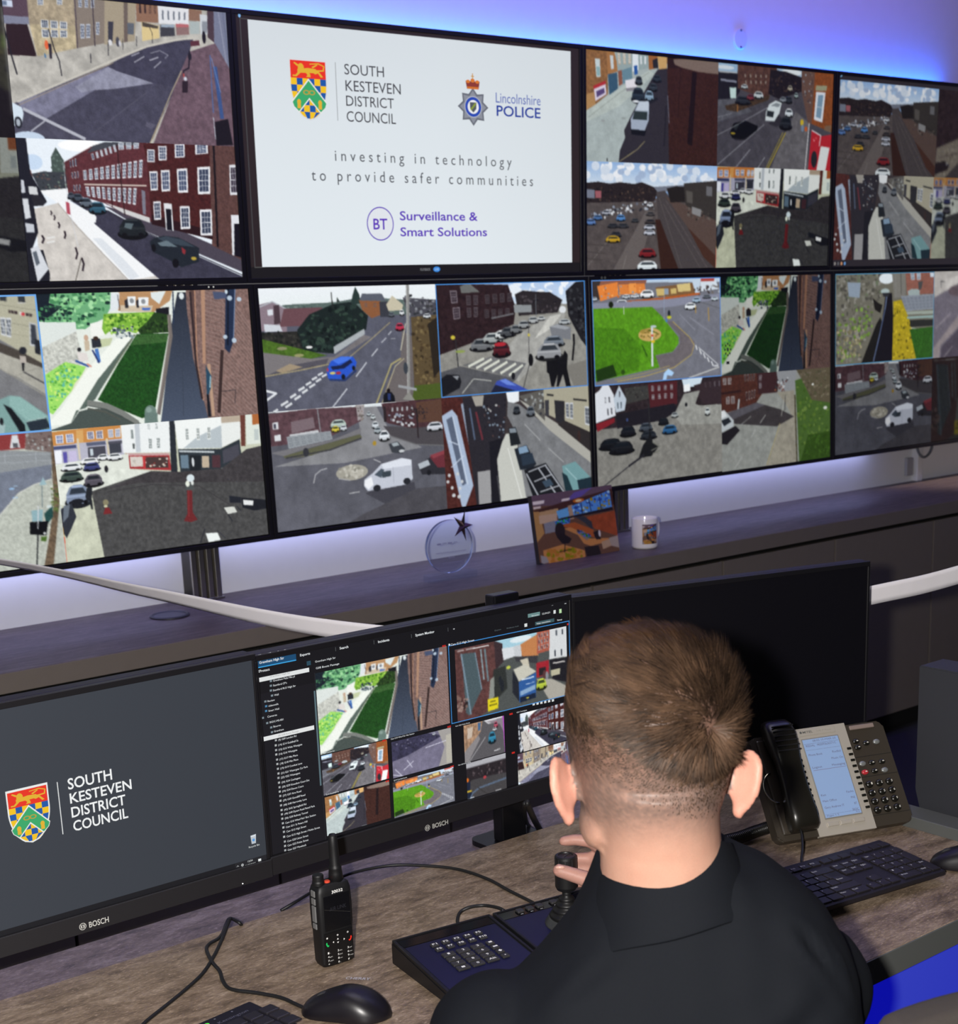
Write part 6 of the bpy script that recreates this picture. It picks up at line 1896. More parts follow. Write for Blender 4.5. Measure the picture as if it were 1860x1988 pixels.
for nm, (x0, z0, x1, z1), g, w in DESKF: camera_picture(nm, (x0 - MX, z0 - .95, x1 - MX, z1 - .95), mid, -.0007, w, g)
x0, z0, x1, z1 = FRM
flat('selection_outline', ml([('p', '3f8fd8', rc(x0, z1 - .0012, x1, z1)), ('p', '3f8fd8', rc(x0, z0, x1, z0 + .0012)), ('p', '3f8fd8', rc(x0, z0, x0 + .0012, z1)), ('p', '3f8fd8', rc(x1 - .0012, z0, x1, z1))], MX, .95), SCREEN, mid, .0010)
flat('divider_line', ml([('p', '2a2a30', rc(-.9430, .8115, -.9422, 1.075))], MX, .95), SCREEN, mid, .0010)
for k, (c, a, b, d, e) in enumerate(UIR): flat('menu_bar' if k < 14 else ('alarm_mark' if c == 'c8281e' else 'list_icon'), ml([('p', c, rc(a, b, d, e))], MX, .95), SCREEN, mid, .0009 + (.00005 if k in (1, 12) else 0), dh=0)
flat('menu_lettering', ml([('t', c, s, a, b, d, h, bo) for s, a, b, d, h, c, bo in UIT], MX, .95), SCREEN, mid, .0012, dh=0)
BO = ('BOSCH', -0.7439, 0.7809, -0.7123, 0.0074, 'b8b8b4', 1)
BL = [(-0.754, 0.7844), (-0.7591, 0.7847)]
def maker(parent, bo, logo, dx):
    s, a, b, d, h, c, bb = bo; (cx, cz), (ex, _) = logo; r = abs(cx - ex)
    it = [('t', c, s, a, b, d, h, 1), ('p', c, circ(cx, cz, r)), ('p', '1b1a1e', circ(cx, cz, r * .82)), ('p', c, rc(cx - r * .55, cz - r * .5, cx - r * .35, cz + r * .5)), ('p', c, rc(cx + r * .35, cz - r * .5, cx + r * .55, cz + r * .5)), ('p', c, rc(cx - r * .5, cz - r * .09, cx + r * .5, cz + r * .09)), ('p', c, circ(cx, cz, r * .3, r * .55, 20)), ('p', '1b1a1e', circ(cx, cz, r * .18, r * .4, 20))]
    flat('maker_lettering', ml(it, dx, .95), PRINT, parent, .0062, dh=1e-5)
maker(mid, BO, BL, MX)
# left monitor desktop
LT_ = [('SOUTH', -1.342, 0.9881, -1.2788, 0.0147, 'eef0f0', 1), ('KESTEVEN', -1.3413, 0.9683, -1.2519, 0.0136, 'eef0f0', 1), ('DISTRICT', -1.3413, 0.9484, -1.2628, 0.014, 'eef0f0', 1), ('COUNCIL', -1.3408, 0.9288, -1.2612, 0.014, 'eef0f0', 1), ('Recycle Bin', -1.0792, 0.8358, -1.0612, 0.0026, 'd8dcdc', 0), ('12:54', -1.0826, 0.8147, -1.0746, 0.0026, 'e0e4e4', 0), ('11/03/2025', -1.087, 0.809, -1.0698, 0.0026, 'e0e4e4', 0), ('BOSCH', -1.3359, 0.7892, -1.307, 0.0079, 'c0c0bc', 1)]
LQ = {'shield': [(-1.4264, 1.0019), (-1.37, 1.0008), (-1.398, 0.9288)], 'div': [(-1.3562, 1.002), (-1.3557, 0.9285)], 'logo': [(-1.345, 0.7939), (-1.3501, 0.7947), (-1.3445, 0.799)], 'led': [(-1.0966, 0.7866)], 'act': [(-1.4195, 1.1204), (-1.0544, 1.1169), (-1.0543, 0.8073), (-1.4549, 0.8235)], 'outer': [(-1.0486, 1.126), (-1.0434, 0.8006), (-1.045, 0.7813)], 'bar': [(-1.1023, 0.8192), (-1.0539, 0.818), (-1.0548, 0.8074)], 'bin': [(-1.0751, 0.8541), (-1.0657, 0.8408)], 'sun': [(-1.0919, 0.813), (-1.0997, 0.8132), (-1.0629, 0.8128)]}
gy, gx = np.mgrid[0:1:30j, 0:1:50j]; img = np.ones((30, 50, 3)) * np.array([.232, .250, .280]); img *= (1.03 - .10 * gx - .02 * gy)[..., None]
link('desktop_picture', grid_mesh('desktop_picture', img, -LWD / 2 + .0056, 1.1142 - .95, LWD / 2 - .0058, .8115 - .95, -.0004), SCREEN, left)
it = [('p', '17171b', rc(LX - .29, .8085, LX + .3008, .8185)), ('p', '222226', rc(-1.104, .8085, LX + .3008, .8185))]
flat('task_bar', ml(it, LX, .95), SCREEN, left, .0007)
(s0, sz), (s1, _), (_, sb) = LQ['shield']
flat('council_crest', ml(shield((s0 + s1) / 2, sz, s1 - s0 - .003, sz - sb - .001, 'e8eae8'), LX, .95), SCREEN, left, .0009, dh=6e-6)
(a0, b0), (a1, b1) = LQ['div']
bn = LQ['bin']; sn = LQ['sun']
it = [('p', 'e0e2e2', rc(a0 - .0006, b1, a0 + .0006, b0)), ('p', 'b8c0c8', [(bn[0][0], bn[0][1]), (bn[1][0], bn[0][1] + .0006), (bn[1][0] - .0012, bn[1][1]), (bn[0][0] + .0012, bn[1][1])]), ('p', 'dfe4e8', rc(bn[0][0] + .001, bn[0][1] - .0022, bn[1][0] - .001, bn[0][1] - .0006)), ('p', '5a9ad8', circ((bn[0][0] + bn[1][0]) / 2, (bn[0][1] + bn[1][1]) / 2 - .001, .0022)), ('p', 'c8cccc', circ(sn[0][0], sn[0][1], .002)), ('p', '222226', circ(sn[0][0], sn[0][1], .0009)), ('p', 'c8cccc', seg((sn[1][0] - .0018, sn[1][1] - .001), (sn[1][0], sn[1][1] + .001), .0005)), ('p', 'c8cccc', seg((sn[1][0] + .0018, sn[1][1] - .001), (sn[1][0], sn[1][1] + .001), .0005)), ('p', 'e8ecec', rc(sn[2][0] - .0024, sn[2][1] - .0014, sn[2][0] + .0024, sn[2][1] + .0022))]
flat('divider_line', ml(it[:1], LX, .95), SCREEN, left, .0012)
flat('bin_icon', ml(it[1:4], LX, .95), SCREEN, left, .0012)
flat('tray_icons', ml(it[4:], LX, .95), SCREEN, left, .0012)
for s, a, b, d, h, c, bo in LT_:
    if s != 'BOSCH': flat('desktop_lettering', ml([('t', c, s, a, b, d, h, bo)], LX, .95), SCREEN, left, .0012, dh=0)
bo = [q for q in LT_ if q[0] == 'BOSCH'][0]; lg = LQ['logo']
maker(left, bo, [(lg[0][0], .7935), (lg[1][0], 0)], LX)
bm = B(); ball(bm, (LQ['led'][0][0] - LX, -.0058, LQ['led'][0][1] - .95), .0009, sub=2); obj('power_light', bm, mat('power_led', 'ffffff', .3, emit=(1, 1, 1), estr=2.5), left, 'white power light')
# ------------------------------------------------------------------ two way radio
RB = mat('radio_black', '131315', .48, spec=.4, bump=.12, bscale=1500)
RG = mat('radio_grey_rubber', '6c6c6c', .7)
t = thing('two_way_radio', 'black handheld two way radio standing upright on the desk', 'radio', (-1.0675, -1.9712, DZ), (0, 0, -.05))
def prof(y): return None
bm = B(); rings = []
for z, w0, w1, f, b in ((.0008, -.024, .024, .001, .026), (.006, -.026, .026, 0, .028), (.05, -.026, .026, 0, .030), (.058, -.027, .0268, -.001, .031), (.085, -.0275, .027, -.001, .031), (.108, -.027, .0262, 0, .030), (.116, -.0245, .024, .002, .028), (.119, -.021, .020, .005, .025)):
    cx, cy = (w0 + w1) / 2, (f + b) / 2; hw, hd = (w1 - w0) / 2, (b - f) / 2
    rings.append([Vector((cx + hw * math.copysign(abs(math.cos(a)) ** .35, math.cos(a)), cy + hd * math.copysign(abs(math.sin(a)) ** .35, math.sin(a)), z)) for a in [2 * PI * i / 48 for i in range(48)]])
loft(bm, rings); obj('body', bm, RB, t, smooth=True)
bm = B(); lathe(bm, [(.0085, 0), (.0085, .004), (.0078, .006), (.0078, .013), (.007, .0145), (0, .0145)], 28, Matrix.Translation((-.0185, .013, .1185))); o = obj('volume_knob', bm, RB, t)
bm = B(); lathe(bm, [(.0105, 0), (.0095, .012), (.0088, .018), (.0092, .019), (.0082, .021), (.0072, .024), (.0068, .05), (.0062, .064), (.0045, .0675), (0, .068)], 28, Matrix.Translation((.0098, .014, .117)) @ Matrix.Rotation(-.02, 4, 'Y')); obj('aerial', bm, RB, t, smooth=True)
bm = B(); lathe(bm, [(.0042, 0), (.0042, .0022), (.0032, .003), (0, .0031)], 20, Matrix.Translation((-.0055, .012, .1185))); obj('emergency_button', bm, mat('orange_button', 'd84a30', .5), t, 'orange emergency button')
bm = B(); box(bm, (-.0205, -.0022, .054), (.0205, -.0012, .1045), .0004, 1); obj('screen', bm, mat('radio_screen', '0c0c0f', .25, spec=.5), t)
for z0, z1 in ((.103, .112), (.0915, .1005), (.066, .0895), (.056, .064)): bm = B(); box(bm, (-.0290, .008, z0), (-.0268, .0175, z1), .0006, 1); obj('side_button', bm, RG, t)
bm = B(); box(bm, (-.0225, -.0012, .0035), (.0225, .0006, .0505), .0005, 1); obj('keypad', bm, mat('radio_keypad', '0e0e10', .35), t)
kt = [('t', 'f0f0ee', '30032', -.0075, .1068, .0098, .0042, 1)]
for i, (a, b) in enumerate((('1', '-'), ('2', 'abc'), ('3', 'def'), ('4', 'ghi'), ('5', 'jkl'), ('6', 'mno'), ('7', 'pqrs'), ('8', 'tuv'), ('9', 'wxyz'), ('*', ''), ('0', '_'), ('#', ''))):
    x = -.0195 + (i % 3) * .0156; z = .0212 - (i // 3) * .0056
    kt.append(('t', 'e4e4e2', a, x, z, x + .0022, .0027, 1))
    if b: kt.append(('t', 'c8c8c6', b, x + .0030, z, x + .0030 + .0014 * len(b), .0016, 0))
kt += [('p', 'e4e4e2', circ(-.019, .0445, .0013, n=12)), ('p', 'e4e4e2', circ(-.0025, .0452, .0013, n=12)), ('p', '0e0e10', circ(-.0025, .0452, .0007, n=12)), ('p', 'e4e4e2', circ(.0135, .0452, .0013, n=12)), ('p', '0e0e10', circ(.0135, .0452, .0007, n=12)),
 ('p', 'e8e8e6', [(-.004, .0385), (-.001, .0385), (-.0025, .0408)]), ('p', 'e8e8e6', [(-.004, .0352), (-.0025, .0329), (-.001, .0352)]), ('p', 'e8e8e6', [(-.011, .0365), (-.0088, .0380), (-.0088, .0350)]), ('p', 'e8e8e6', [(.0088, .0365), (.0066, .0350), (.0066, .0380)])]
for c, x in (('20c060', -.0192), ('f03020', .0165)):
    kt.append(('p', c, [(x - .0014, .0385), (x + .0002, .0380), (x - .0002, .0365), (x + .0014, .0335), (x + .0028, .0342), (x + .0022, .0318), (x - .0002, .0320), (x - .0022, .0360)] if x < 0 else [(x + .0024, .0388), (x + .0008, .0380), (x + .0010, .0362), (x - .0006, .0335), (x - .0022, .0340), (x - .0016, .0318), (x + .0010, .0322), (x + .0030, .0362)]))
flat('legends', [q for q in kt], PRINT, t, .0026, dh=0)
flat('screen_mark', [('t', '24242c', 'AIRLINE'[:0] or 'AIR LINK', -.012, .082, .014, .0055, 0), ('p', '4a4844', seg((-.0205, .0865), (.020, .0735), .00025))], PRINT, t, .0024, dh=0)
# ------------------------------------------------------------------ joystick controller in two modules
CY = -.137; CN = mat('navy_panel', '10122f', .33, spec=.4, noise=.1, nscale=800); CB = mat('controller_black', '121215', .42, spec=.4)
def module(name, label, cat, ox, w):
    u = Vector((math.cos(CY), math.sin(CY), 0)); o = Vector((-1.041, -2.2, DZ)) + u * ox
    t = thing(name, label, cat, o, (0, 0, CY)); D = .179; hf, hb = .0165, .0355; tl = math.atan2(hb - hf, D)
    bm = B(); a = [bm.verts.new(p) for p in ((0, 0, .0006), (w, 0, .0006), (w, D, .0006), (0, D, .0006), (0, 0, hf), (w, 0, hf), (w, D, hb), (0, D, hb))]
    for f in ((3, 2, 1, 0), (4, 5, 6, 7), (0, 1, 5, 4), (1, 2, 6, 5), (2, 3, 7, 6), (3, 0, 4, 7)): bm.faces.new([a[i] for i in f])
    bmesh.ops.bevel(bm, geom=bm.edges[:], offset=.003, segments=3, affect='EDGES')
    obj('case', bm, CB, t)
    F = Matrix.Translation((0, 0, hf)) @ Matrix.Rotation(tl, 4, 'X')
    bm = B(); e = .0045
    for lo, hi in (((.001, .001), (w - .001, .001 + e)), ((.001, D - e), (w - .001, D - .001)), ((.001, e), (.001 + e, D - e)), ((w - e - .001, e), (w - .001, D - e))): box(bm, (lo[0], lo[1], -.004), (hi[0], hi[1], .0022), .0008, 1, F)
    obj('rim', bm, CB, t)
    return t, F
t, F = module('keypad_module', 'black keypad unit with navy panel left of the joystick', 'keypad', 0, .158)
bm = B(); box(bm, (.008, .006, -.001), (.150, .152, .0004), 0, 1, F); obj('panel', bm, CN, t)
bm = B(); box(bm, (.0065, .1535, -.001), (.1515, .1725, .0006), .0002, 1, F); obj('display_strip', bm, mat('gloss_black', '08080a', .15), t)
KEY = mat('rubber_key', '2b2a2b', .6); leg = []
def ckey(x, y, w, h, s=None, shape=None):
    bm = B(); box(bm, (x - w / 2, y - h / 2, 0), (x + w / 2, y + h / 2, .0032), .0009, 2, F); obj('key', bm, KEY, t)
    if s: leg.append(('t', 'e2e2e0', s, x - .0018 * len(s), y - .0019, x + .0018 * len(s), .0040, 1))
    if shape: leg.append(('p', 'e2e2e0', [(x + a, y + b) for a, b in shape]))
for i in range(10): ckey(.0462 + .0172 * (i % 5), .1385 - .0132 * (i // 5), .0112, .0082, 'F%d' % (i + 1))
sq = [(-.0026, -.0018), (.0026, -.0018), (.0026, .0018), (-.0026, .0018)]
for i, s in enumerate(('1', '2', '3', '4', '5', '6', '7', '8', '9', None, '0', 'Alt')): ckey(.0502 + .0226 * (i % 3), .107 - .0131 * (i // 3), .0186, .0098, s, None if s else sq)
for i, sh in enumerate((sq, [(-.0034, -.0015), (.0034, -.0015), (.0034, .0015), (-.0034, .0015)], [(-.003, 0), (0, -.003), (.003, 0), (0, .003)], [(-.001, -.001), (.001, -.001), (.001, .001), (-.001, .001)])): ckey(.1155, .107 - .0131 * i, .0108, .0092, None, sh)
flat('key_legends', leg, PRINT, t, .00335, F, 0)
t, F = module('joystick_module', 'black joystick unit gripped by the seated man', 'joystick', .161, .158)
bm = B(); box(bm, (.006, .006, -.001), (.152, .153, .0004), 0, 1, F); obj('panel', bm, CN, t)
bm = B(); box(bm, (.006, .1545, -.001), (.152, .1735, .0005), 0, 1, F); obj('button_strip', bm, mat('gloss_black', '08080a', .15), t); leg = []
for i, x in enumerate((.0385, .0552, .0715, .0955, .1135)):
    bm = B(); box(bm, (x - .0055, .1592, 0), (x + .0055, .1695, .0042), .0018, 3, F); obj('button', bm, KEY, t); leg.append(('p', 'c8c8c8', rc(x - .0028, .1566, x + .0018, .1576)))
flat('button_marks', leg, PRINT, t, .0008, F, 0)
JM = F @ Matrix.Translation((.0795, .104, 0))
bm = B(); lathe(bm, [(.0315, 0), (.0312, .002), (.0268, .0105), (.0258, .0118), (.024, .0112), (0, .011)], 56, JM); obj('base_ring', bm, mat('satin_metal', '5e6060', .34, .75), t, 'satin metal ring', smooth=False)
JV = Matrix.Translation(JM.to_translation()); GB = mat('rubber_gaiter', '151516', .45, spec=.45)
pr_ = [(.0242, .009)]
for i in range(4):
    r = .0238 - .0045 * i; z = .012 + .0078 * i; pr_ += [(r, z), (r + .0012, z + .002), (r, z + .0042), (r - .0042, z + .0062)]
pr_ += [(.0062, .044), (.0062, .056), (0, .056)]
bm = B(); lathe(bm, pr_, 48, JV); obj('gaiter', bm, GB, t, smooth=True)
bm = B(); lathe(bm, [(.0062, .048), (.0135, .052), (.0157, .057), (.0157, .098), (.0152, .101), (.0135, .1025), (.0105, .1026), (.010, .1012), (0, .1012)], 48, JV); obj('grip', bm, GB, t)
bm = B(); box(bm, (-.0085, -.0012, .1005), (.0085, .0012, .1024), .0006, 1, JV @ Matrix.Rotation(.5, 4, 'Z')); obj('top_bar', bm, KEY, t)
for i in range(10):
    a = 2 * PI * i / 10; bm = B(); box(bm, (-.0004, .0152, .086), (.0004, .0160, .0995), 0, 1, JV @ Matrix.Rotation(a, 4, 'Z')); obj('grip_rib', bm, KEY, t)
JAX = rootmat(t) @ JM.to_translation()
# ------------------------------------------------------------------ desk telephone
PB = mat('phone_dark', '3a342c', .36, spec=.5, bump=.04, bscale=1200); PS = mat('phone_silver', 'b9b2a6', .35, .25); PK = mat('phone_black', '15140f', .25, spec=.6)
ph = thing('desk_telephone', 'black and silver desk telephone with a blue screen and handset', 'telephone', (-.299, -2.097, .735), Matrix(((.941, .192, -.277), (-.337, .537, -.773), (0, .821, .570))).to_euler())
T = .012
bm = B(); prism(bm, rrect(-.006, -.006, .248, .174, .010), -.010, T - .001); bmesh.ops.bevel(bm, geom=[e for e in bm.edges if abs(e.verts[0].co.z - e.verts[1].co.z) < 1e-6], offset=.003, segments=2, affect='EDGES'); obj('body', bm, PB, ph)
bm = B()
a = [bm.verts.new(p) for p in [(68, -8, 12.2), (175, -8, 12.2), (175, 60, 13.2), (175, 178, 13.2), (68, 178, 13.2), (68, 60, 13.2)]]
a2 = [bm.verts.new((v.co.x, v.co.y, 4)) for v in a]
for q in ((0, 1, 2, 5), (5, 2, 3, 4)): bm.faces.new([a[i] for i in q])
for i in range(6): bm.faces.new((a2[i], a2[(i + 1) % 6], a[(i + 1) % 6], a[i]))
bm.faces.new(a2[::-1]); bmesh.ops.scale(bm, vec=(.001, .001, .001), verts=bm.verts); obj('silver_fascia', bm, PS, ph, 'silver centre panel')
bm = B(); box(bm, (.0855, .019, .0125), (.1570, .1595, .0142), .0008, 1); obj('screen_frame', bm, mat('phone_grey', '8d8b86', .4, .2), ph)
lcd = [('p', '8fb0dc', rc(.0875, .021, .1550, .1575))]
bm = B(); box(bm, (.0875, .021, .0140), (.1550, .1575, .0145)); obj('screen', bm, mat('phone_lcd', '7f93b0', .3, emit='6f8cb8', estr=.42), ph, 'pale blue lit screen')
c = '6a6a86'
tx = [('08:03', .106, .1525, .119, .0032), ('10-MAR-25', .122, .1525, .150, .0032), ('REDIAL  :902092636271C', .091, .1445, .148, .0036), ('Phone Book', .091, .1285, .117, .0036), ('Redial', .136, .1290, .152, .0036), ('Music On', .131, .1180, .153, .0036), ('Logout', .091, .1065, .109, .0036), ('Messaging', .128, .1065, .153, .0036), ('Ken', .091, .0580, .1, .0036), ('Faults', .139, .0575, .152, .0036), ('Main Office', .091, .0475, .117, .0036), ('PNE', .144, .0470, .152, .0036), ('Gary Andrew IT', .091, .0365, .128, .0036), ('BT', .147, .0365, .152, .0036), ('SKDC', .140, .0265, .152, .0036), ('Pages 1 2', .091, .0228, .113, .0026), ('A12', .145, .0228, .152, .0026)]
flat('screen_lettering', [('t', c, s, a, b, d, h, 0) for s, a, b, d, h in tx] + [('p', c, rc(.0885, .1495, .1535, .1499)), ('p', c, rc(.0885, .1385, .1535, .1388)), ('p', '7a6a86', rc(.091, .1028, .1535, .1034)), ('p', c, rc(.0885, .0262, .1535, .0265))], PRINT, ph, .0147, Matrix(), 0)
bm = B(); box(bm, (.0845, .1645, .0130), (.1545, .1762, .0142), .0006, 1); obj('name_plate', bm, PS, ph)
flat('maker_lettering', [('t', '5a5a58', 'MITEL', .0925, .1688, .1115, .0038, 1), ('p', '5a5a58', circ(.0890, .1707, .0022, n=14)), ('t', '9a948a', '5340 IP Phone', .1185, .1690, .1465, .0030, 0)], PRINT, ph, .0145, Matrix(), 0)
for i in range(11): bm = B(); box(bm, (.1655, .1323 - .01037 * i - .0022, .0128), (.1735, .1323 - .01037 * i + .0022, .0152), .0008, 2); obj('line_key', bm, PK, ph)
for i in range(11): bm = B(); box(bm, (.0702, .1343 - .01032 * i - .0022, .0128), (.0775, .1343 - .01032 * i + .0022, .0152), .0008, 2); obj('line_key', bm, PK, ph)
for i, x in enumerate((.0977, .1221, .1461)): bm = B(); box(bm, (x - .0108, .0062, .0115), (x + .0108, .0132, .0155), .0012, 2); obj('soft_key', bm, PS, ph)
bm = B(); box(bm, (.183, .164, T - .002), (.230, .1715, T + .0015), .001, 1); obj('message_lamp', bm, mat('lamp_lens', '8a7a72', .3), ph)
for z in (.1156, .0804, .013): bm = B(); box(bm, (.1752, z - .0004, T - .003), (.247, z + .0004, T - .0006)); obj('groove', bm, DARK, ph)
lg = []
def pkey(name, x, y, rx, ry, m, h=.003, lab=None):
    bm = B(); ball(bm, (x, y, T - .0005), (rx, ry, h), sub=3); return obj(name, bm, m, ph, lab, smooth=True)
for i in range(12):
    x = .187 + .0192 * (i % 3); y = .0665 - .0151 * (i // 3); pkey('dial_key', x, y, .0072, .0062, PK, .0046); lg.append(('t', 'dcd8cc', '123456789*0#'[i], x + .001, y - .0016, x + .0036, .0036, 1))
SIL = mat('silver_key', '8f9290', .3, .4)
for x, y, m in ((.1876, .1435, PK), (.1877, .1325, PK), (.206, .138, PK), (.2255, .138, SIL), (.1867, .1035, SIL), (.2047, .1027, PK), (.2238, .1022, PK), (.1864, .0884, None), (.2051, .088, PK), (.2241, .0873, SIL)):
    pkey('function_key', x, y, .0066, .0045, m or mat('red_key', 'b83038', .3), .0032, None if m else 'red button')
for x, y in ((.1876, .1428), (.1877, .1318), (.206, .1375), (.2047, .102), (.2238, .102), (.2051, .0876), (.1864, .088)): lg.append(('p', 'e0dcd0', [(x - .0024, y), (x, y + .0016), (x + .0024, y), (x, y - .0006)]))
flat('key_legends', lg, PRINT, ph, T + .0044, Matrix(), 0)
# handset cradle and handset
bm = B(); box(bm, (.004, .004, T - .002), (.066, .168, T + .003), .003, 2); obj('cradle', bm, PB, ph)
hs = []
for y, z, w, h in ((.004, .024, .023, .011), (.010, .027, .0255, .017), (.030, .029, .026, .019), (.05, .031, .0245, .015), (.075, .034, .022, .012), (.10, .036, .0215, .0115), (.125, .0365, .0225, .0125), (.145, .036, .0255, .017), (.165, .034, .0265, .0195), (.182, .031, .0255, .017), (.192, .027, .021, .011)):
    cx = .0375; hs.append([Vector((cx + w * math.copysign(abs(math.cos(a)) ** .62, math.cos(a)), y, z + h * math.copysign(abs(math.sin(a)) ** .62, math.sin(a)))) for a in [2 * PI * i / 40 for i in range(40)]])
bm = B(); loft(bm, hs); obj('handset', bm, mat('handset_black', '1c1a15', .3, spec=.5), ph, smooth=True)
for i in range(6): bm = B(); box(bm, (.018, .1325 + .0085 * i, .0505 - .0004 * abs(i - 3)), (.058, .1347 + .0085 * i, .0548 - .0003 * i), .0008, 1); obj('handset_groove', bm, DARK, ph)
bm = B(); tube(bm, [Vector((.014 + .021 * math.cos(a), .084 + .026 * math.sin(a), T + .004)) for a in [math.radians(95 + i * 170 / 20) for i in range(21)]], .0011, 8); obj('chrome_arc', bm, mat('chrome', 'd8d4c8', .12, 1.), ph)
bm = B(); box(bm, (.03, .012, -.045), (.215, .15, -.0095), .003); M = rootmat(ph)
vs = [v for v in bm.verts]
for v in vs:
    w = M @ v.co
    if w.z < DZ + .001: v.co = M.inverted() @ Vector((w.x, w.y, DZ + .0008))
obj('stand', bm, PB, ph)
bm = B()
for x in (.02, .22): box(bm, (x, -.004, -.022), (x + .02, .02, -.0095), .001, 1)
for v in bm.verts:
    w = M @ v.co
    if w.z < DZ + .0005 or v.co.z < -.015: v.co = M.inverted() @ Vector((w.x, w.y, DZ + .0008))
obj('foot', bm, PB, ph)
def coil(path, r, turns, wire):
    P_ = spline(path, 24); L = len(P_); out = []; N = turns * 14
    for i in range(N):
        f = i / (N - 1) * (L - 1); j = min(int(f), L - 2); p = P_[j].lerp(P_[j + 1], f - j); tn = (P_[j + 1] - P_[j]).normalized(); a = tn.cross(Vector((0, 0, 1))).normalized(); b = a.cross(tn)
        th = 2 * PI * i / 14; out.append(p + (a * math.cos(th) + b * math.sin(th)) * r)
    bm = B(); tube(bm, out, wire, 6); return bm
def dz(x, y, z=0): return (x, y, DZ + z)
bm = B(); tube(bm, spline([(-1.0243, -1.7408, 0.7160), (-1.0009, -1.7439, 0.7236), (-0.9654, -1.7284, 0.7232), (-0.9163, -1.7111, 0.7232), (-0.8618, -1.7027, 0.7232), (-0.8027, -1.7191, 0.7232), (-0.7618, -1.7619, 0.7232), (-0.7354, -1.8094, 0.7232), (-0.7276, -1.8720, 0.7232), (-0.7337, -1.9365, 0.7232), (-0.7373, -1.9893, 0.7232), (-0.7588, -2.0268, 0.7350)], 8), 0.0026, 8); tag(obj('usb_cable', bm, mat('cable_black', '141415', .5), smooth=True), 'black cable running behind the radio to the joystick unit', 'cable')
bm = B(); tube(bm, spline([(-0.8768, -1.9961, 0.7280), (-0.8626, -1.9713, 0.7232), (-0.8411, -1.9497, 0.7232), (-0.8265, -1.9525, 0.7280), (-0.8060, -1.9613, 0.7280), (-0.7989, -1.9855, 0.7300), (-0.7991, -2.0013, 0.7300)], 8), 0.0026, 8); tag(obj('usb_cable', bm, mat('cable_black', '141415', .5), smooth=True), 'short black cable loop arching behind the keypad unit', 'cable')
bm = B(); tube(bm, spline([(-1.0945, -1.7491, 0.7120), (-1.1043, -1.7576, 0.7250), (-1.1086, -1.7380, 0.7275), (-1.1188, -1.7433, 0.7232), (-1.1371, -1.7670, 0.7232), (-1.1530, -1.7820, 0.7232), (-1.1726, -1.7904, 0.7232), (-1.1857, -1.8070, 0.7232), (-1.1991, -1.8482, 0.7232), (-1.2056, -1.8806, 0.7232), (-1.2169, -1.9096, 0.7232), (-1.2227, -1.9341, 0.7232), (-1.2181, -1.9510, 0.7232), (-1.2016, -1.9768, 0.7232), (-1.1860, -2.0099, 0.7232), (-1.1812, -2.0407, 0.7232), (-1.1836, -2.0714, 0.7280)], 8), 0.0026, 8); tag(obj('mouse_cable', bm, mat('cable_black', '141415', .5), smooth=True), 'black kinked cable leading to the rounded mouse', 'cable')
bm = B(); tube(bm, spline([(-1.1164, -1.7530, 0.7345), (-1.1349, -1.7714, 0.7280), (-1.1533, -1.7916, 0.7232), (-1.1861, -1.8303, 0.7232), (-1.2243, -1.8697, 0.7232), (-1.2623, -1.8972, 0.7232), (-1.3065, -1.9243, 0.7232), (-1.3480, -1.9488, 0.7232), (-1.3745, -1.9696, 0.7232)], 8), 0.0026, 8); tag(obj('keypad_cable', bm, mat('cable_black', '141415', .5), smooth=True), 'black cable trailing to the bottom edge left of the small keypad', 'cable')
bm = B(); tube(bm, spline([(-0.5940, -1.8091, 0.8000), (-0.5249, -1.7272, 0.7400), (-0.4785, -1.6790, 0.7000), (-0.4725, -1.6913, 0.6920), (-0.4595, -1.7041, 0.6920)], 8), 0.0035, 8); tag(obj('monitor_cable', bm, mat('cable_black', '141415', .5), smooth=True), 'black cables hanging behind the middle monitor stand', 'cable')
bm = B(); tube(bm, spline([(-0.5877, -1.8081, 0.8000), (-0.5453, -1.7685, 0.7600), (-0.4916, -1.7173, 0.7150), (-0.4710, -1.7077, 0.6920), (-0.4723, -1.7394, 0.6920)], 8), 0.0055, 8); tag(obj('monitor_cable', bm, mat('cable_black', '141415', .5), smooth=True), 'thick black cable behind the stand foot beside the blue plug', 'cable')
tag(obj('coiled_cord', coil([(-0.3718, -2.2101, 0.7420), (-0.3732, -2.2174, 0.7360), (-0.3857, -2.2148, 0.7320), (-0.3977, -2.1998, 0.7310), (-0.4153, -2.1739, 0.7310), (-0.4342, -2.1437, 0.7310), (-0.4549, -2.1147, 0.7310)], 0.0058, 46, 0.0017), mat('cord_black', '171613', .35, spec=.5), smooth=True), 'coiled telephone cord lying between the telephone and the keyboard', 'cable')
tag(obj('coiled_cord', coil([(-0.2766, -2.0563, 0.7420), (-0.2971, -2.0443, 0.7360), (-0.3312, -2.0410, 0.7340), (-0.3663, -2.0336, 0.7340), (-0.4151, -2.0225, 0.7340)], 0.0085, 40, 0.0022), mat('cord_black', '171613', .35, spec=.5), smooth=True), 'thick coiled cord emerging left of the telephone beside the man', 'cable')
bm = B(); tube(bm, spline([(-0.2802, -2.1238, 0.7620), (-0.2895, -2.1370, 0.7520), (-0.3188, -2.1624, 0.7420), (-0.3461, -2.1830, 0.7360), (-0.3706, -2.2102, 0.7400)], 8), 0.0022, 8); tag(obj('handset_cord', bm, mat('cable_black', '141415', .5), smooth=True), 'straight end of the telephone cord dropping from the handset', 'cable')

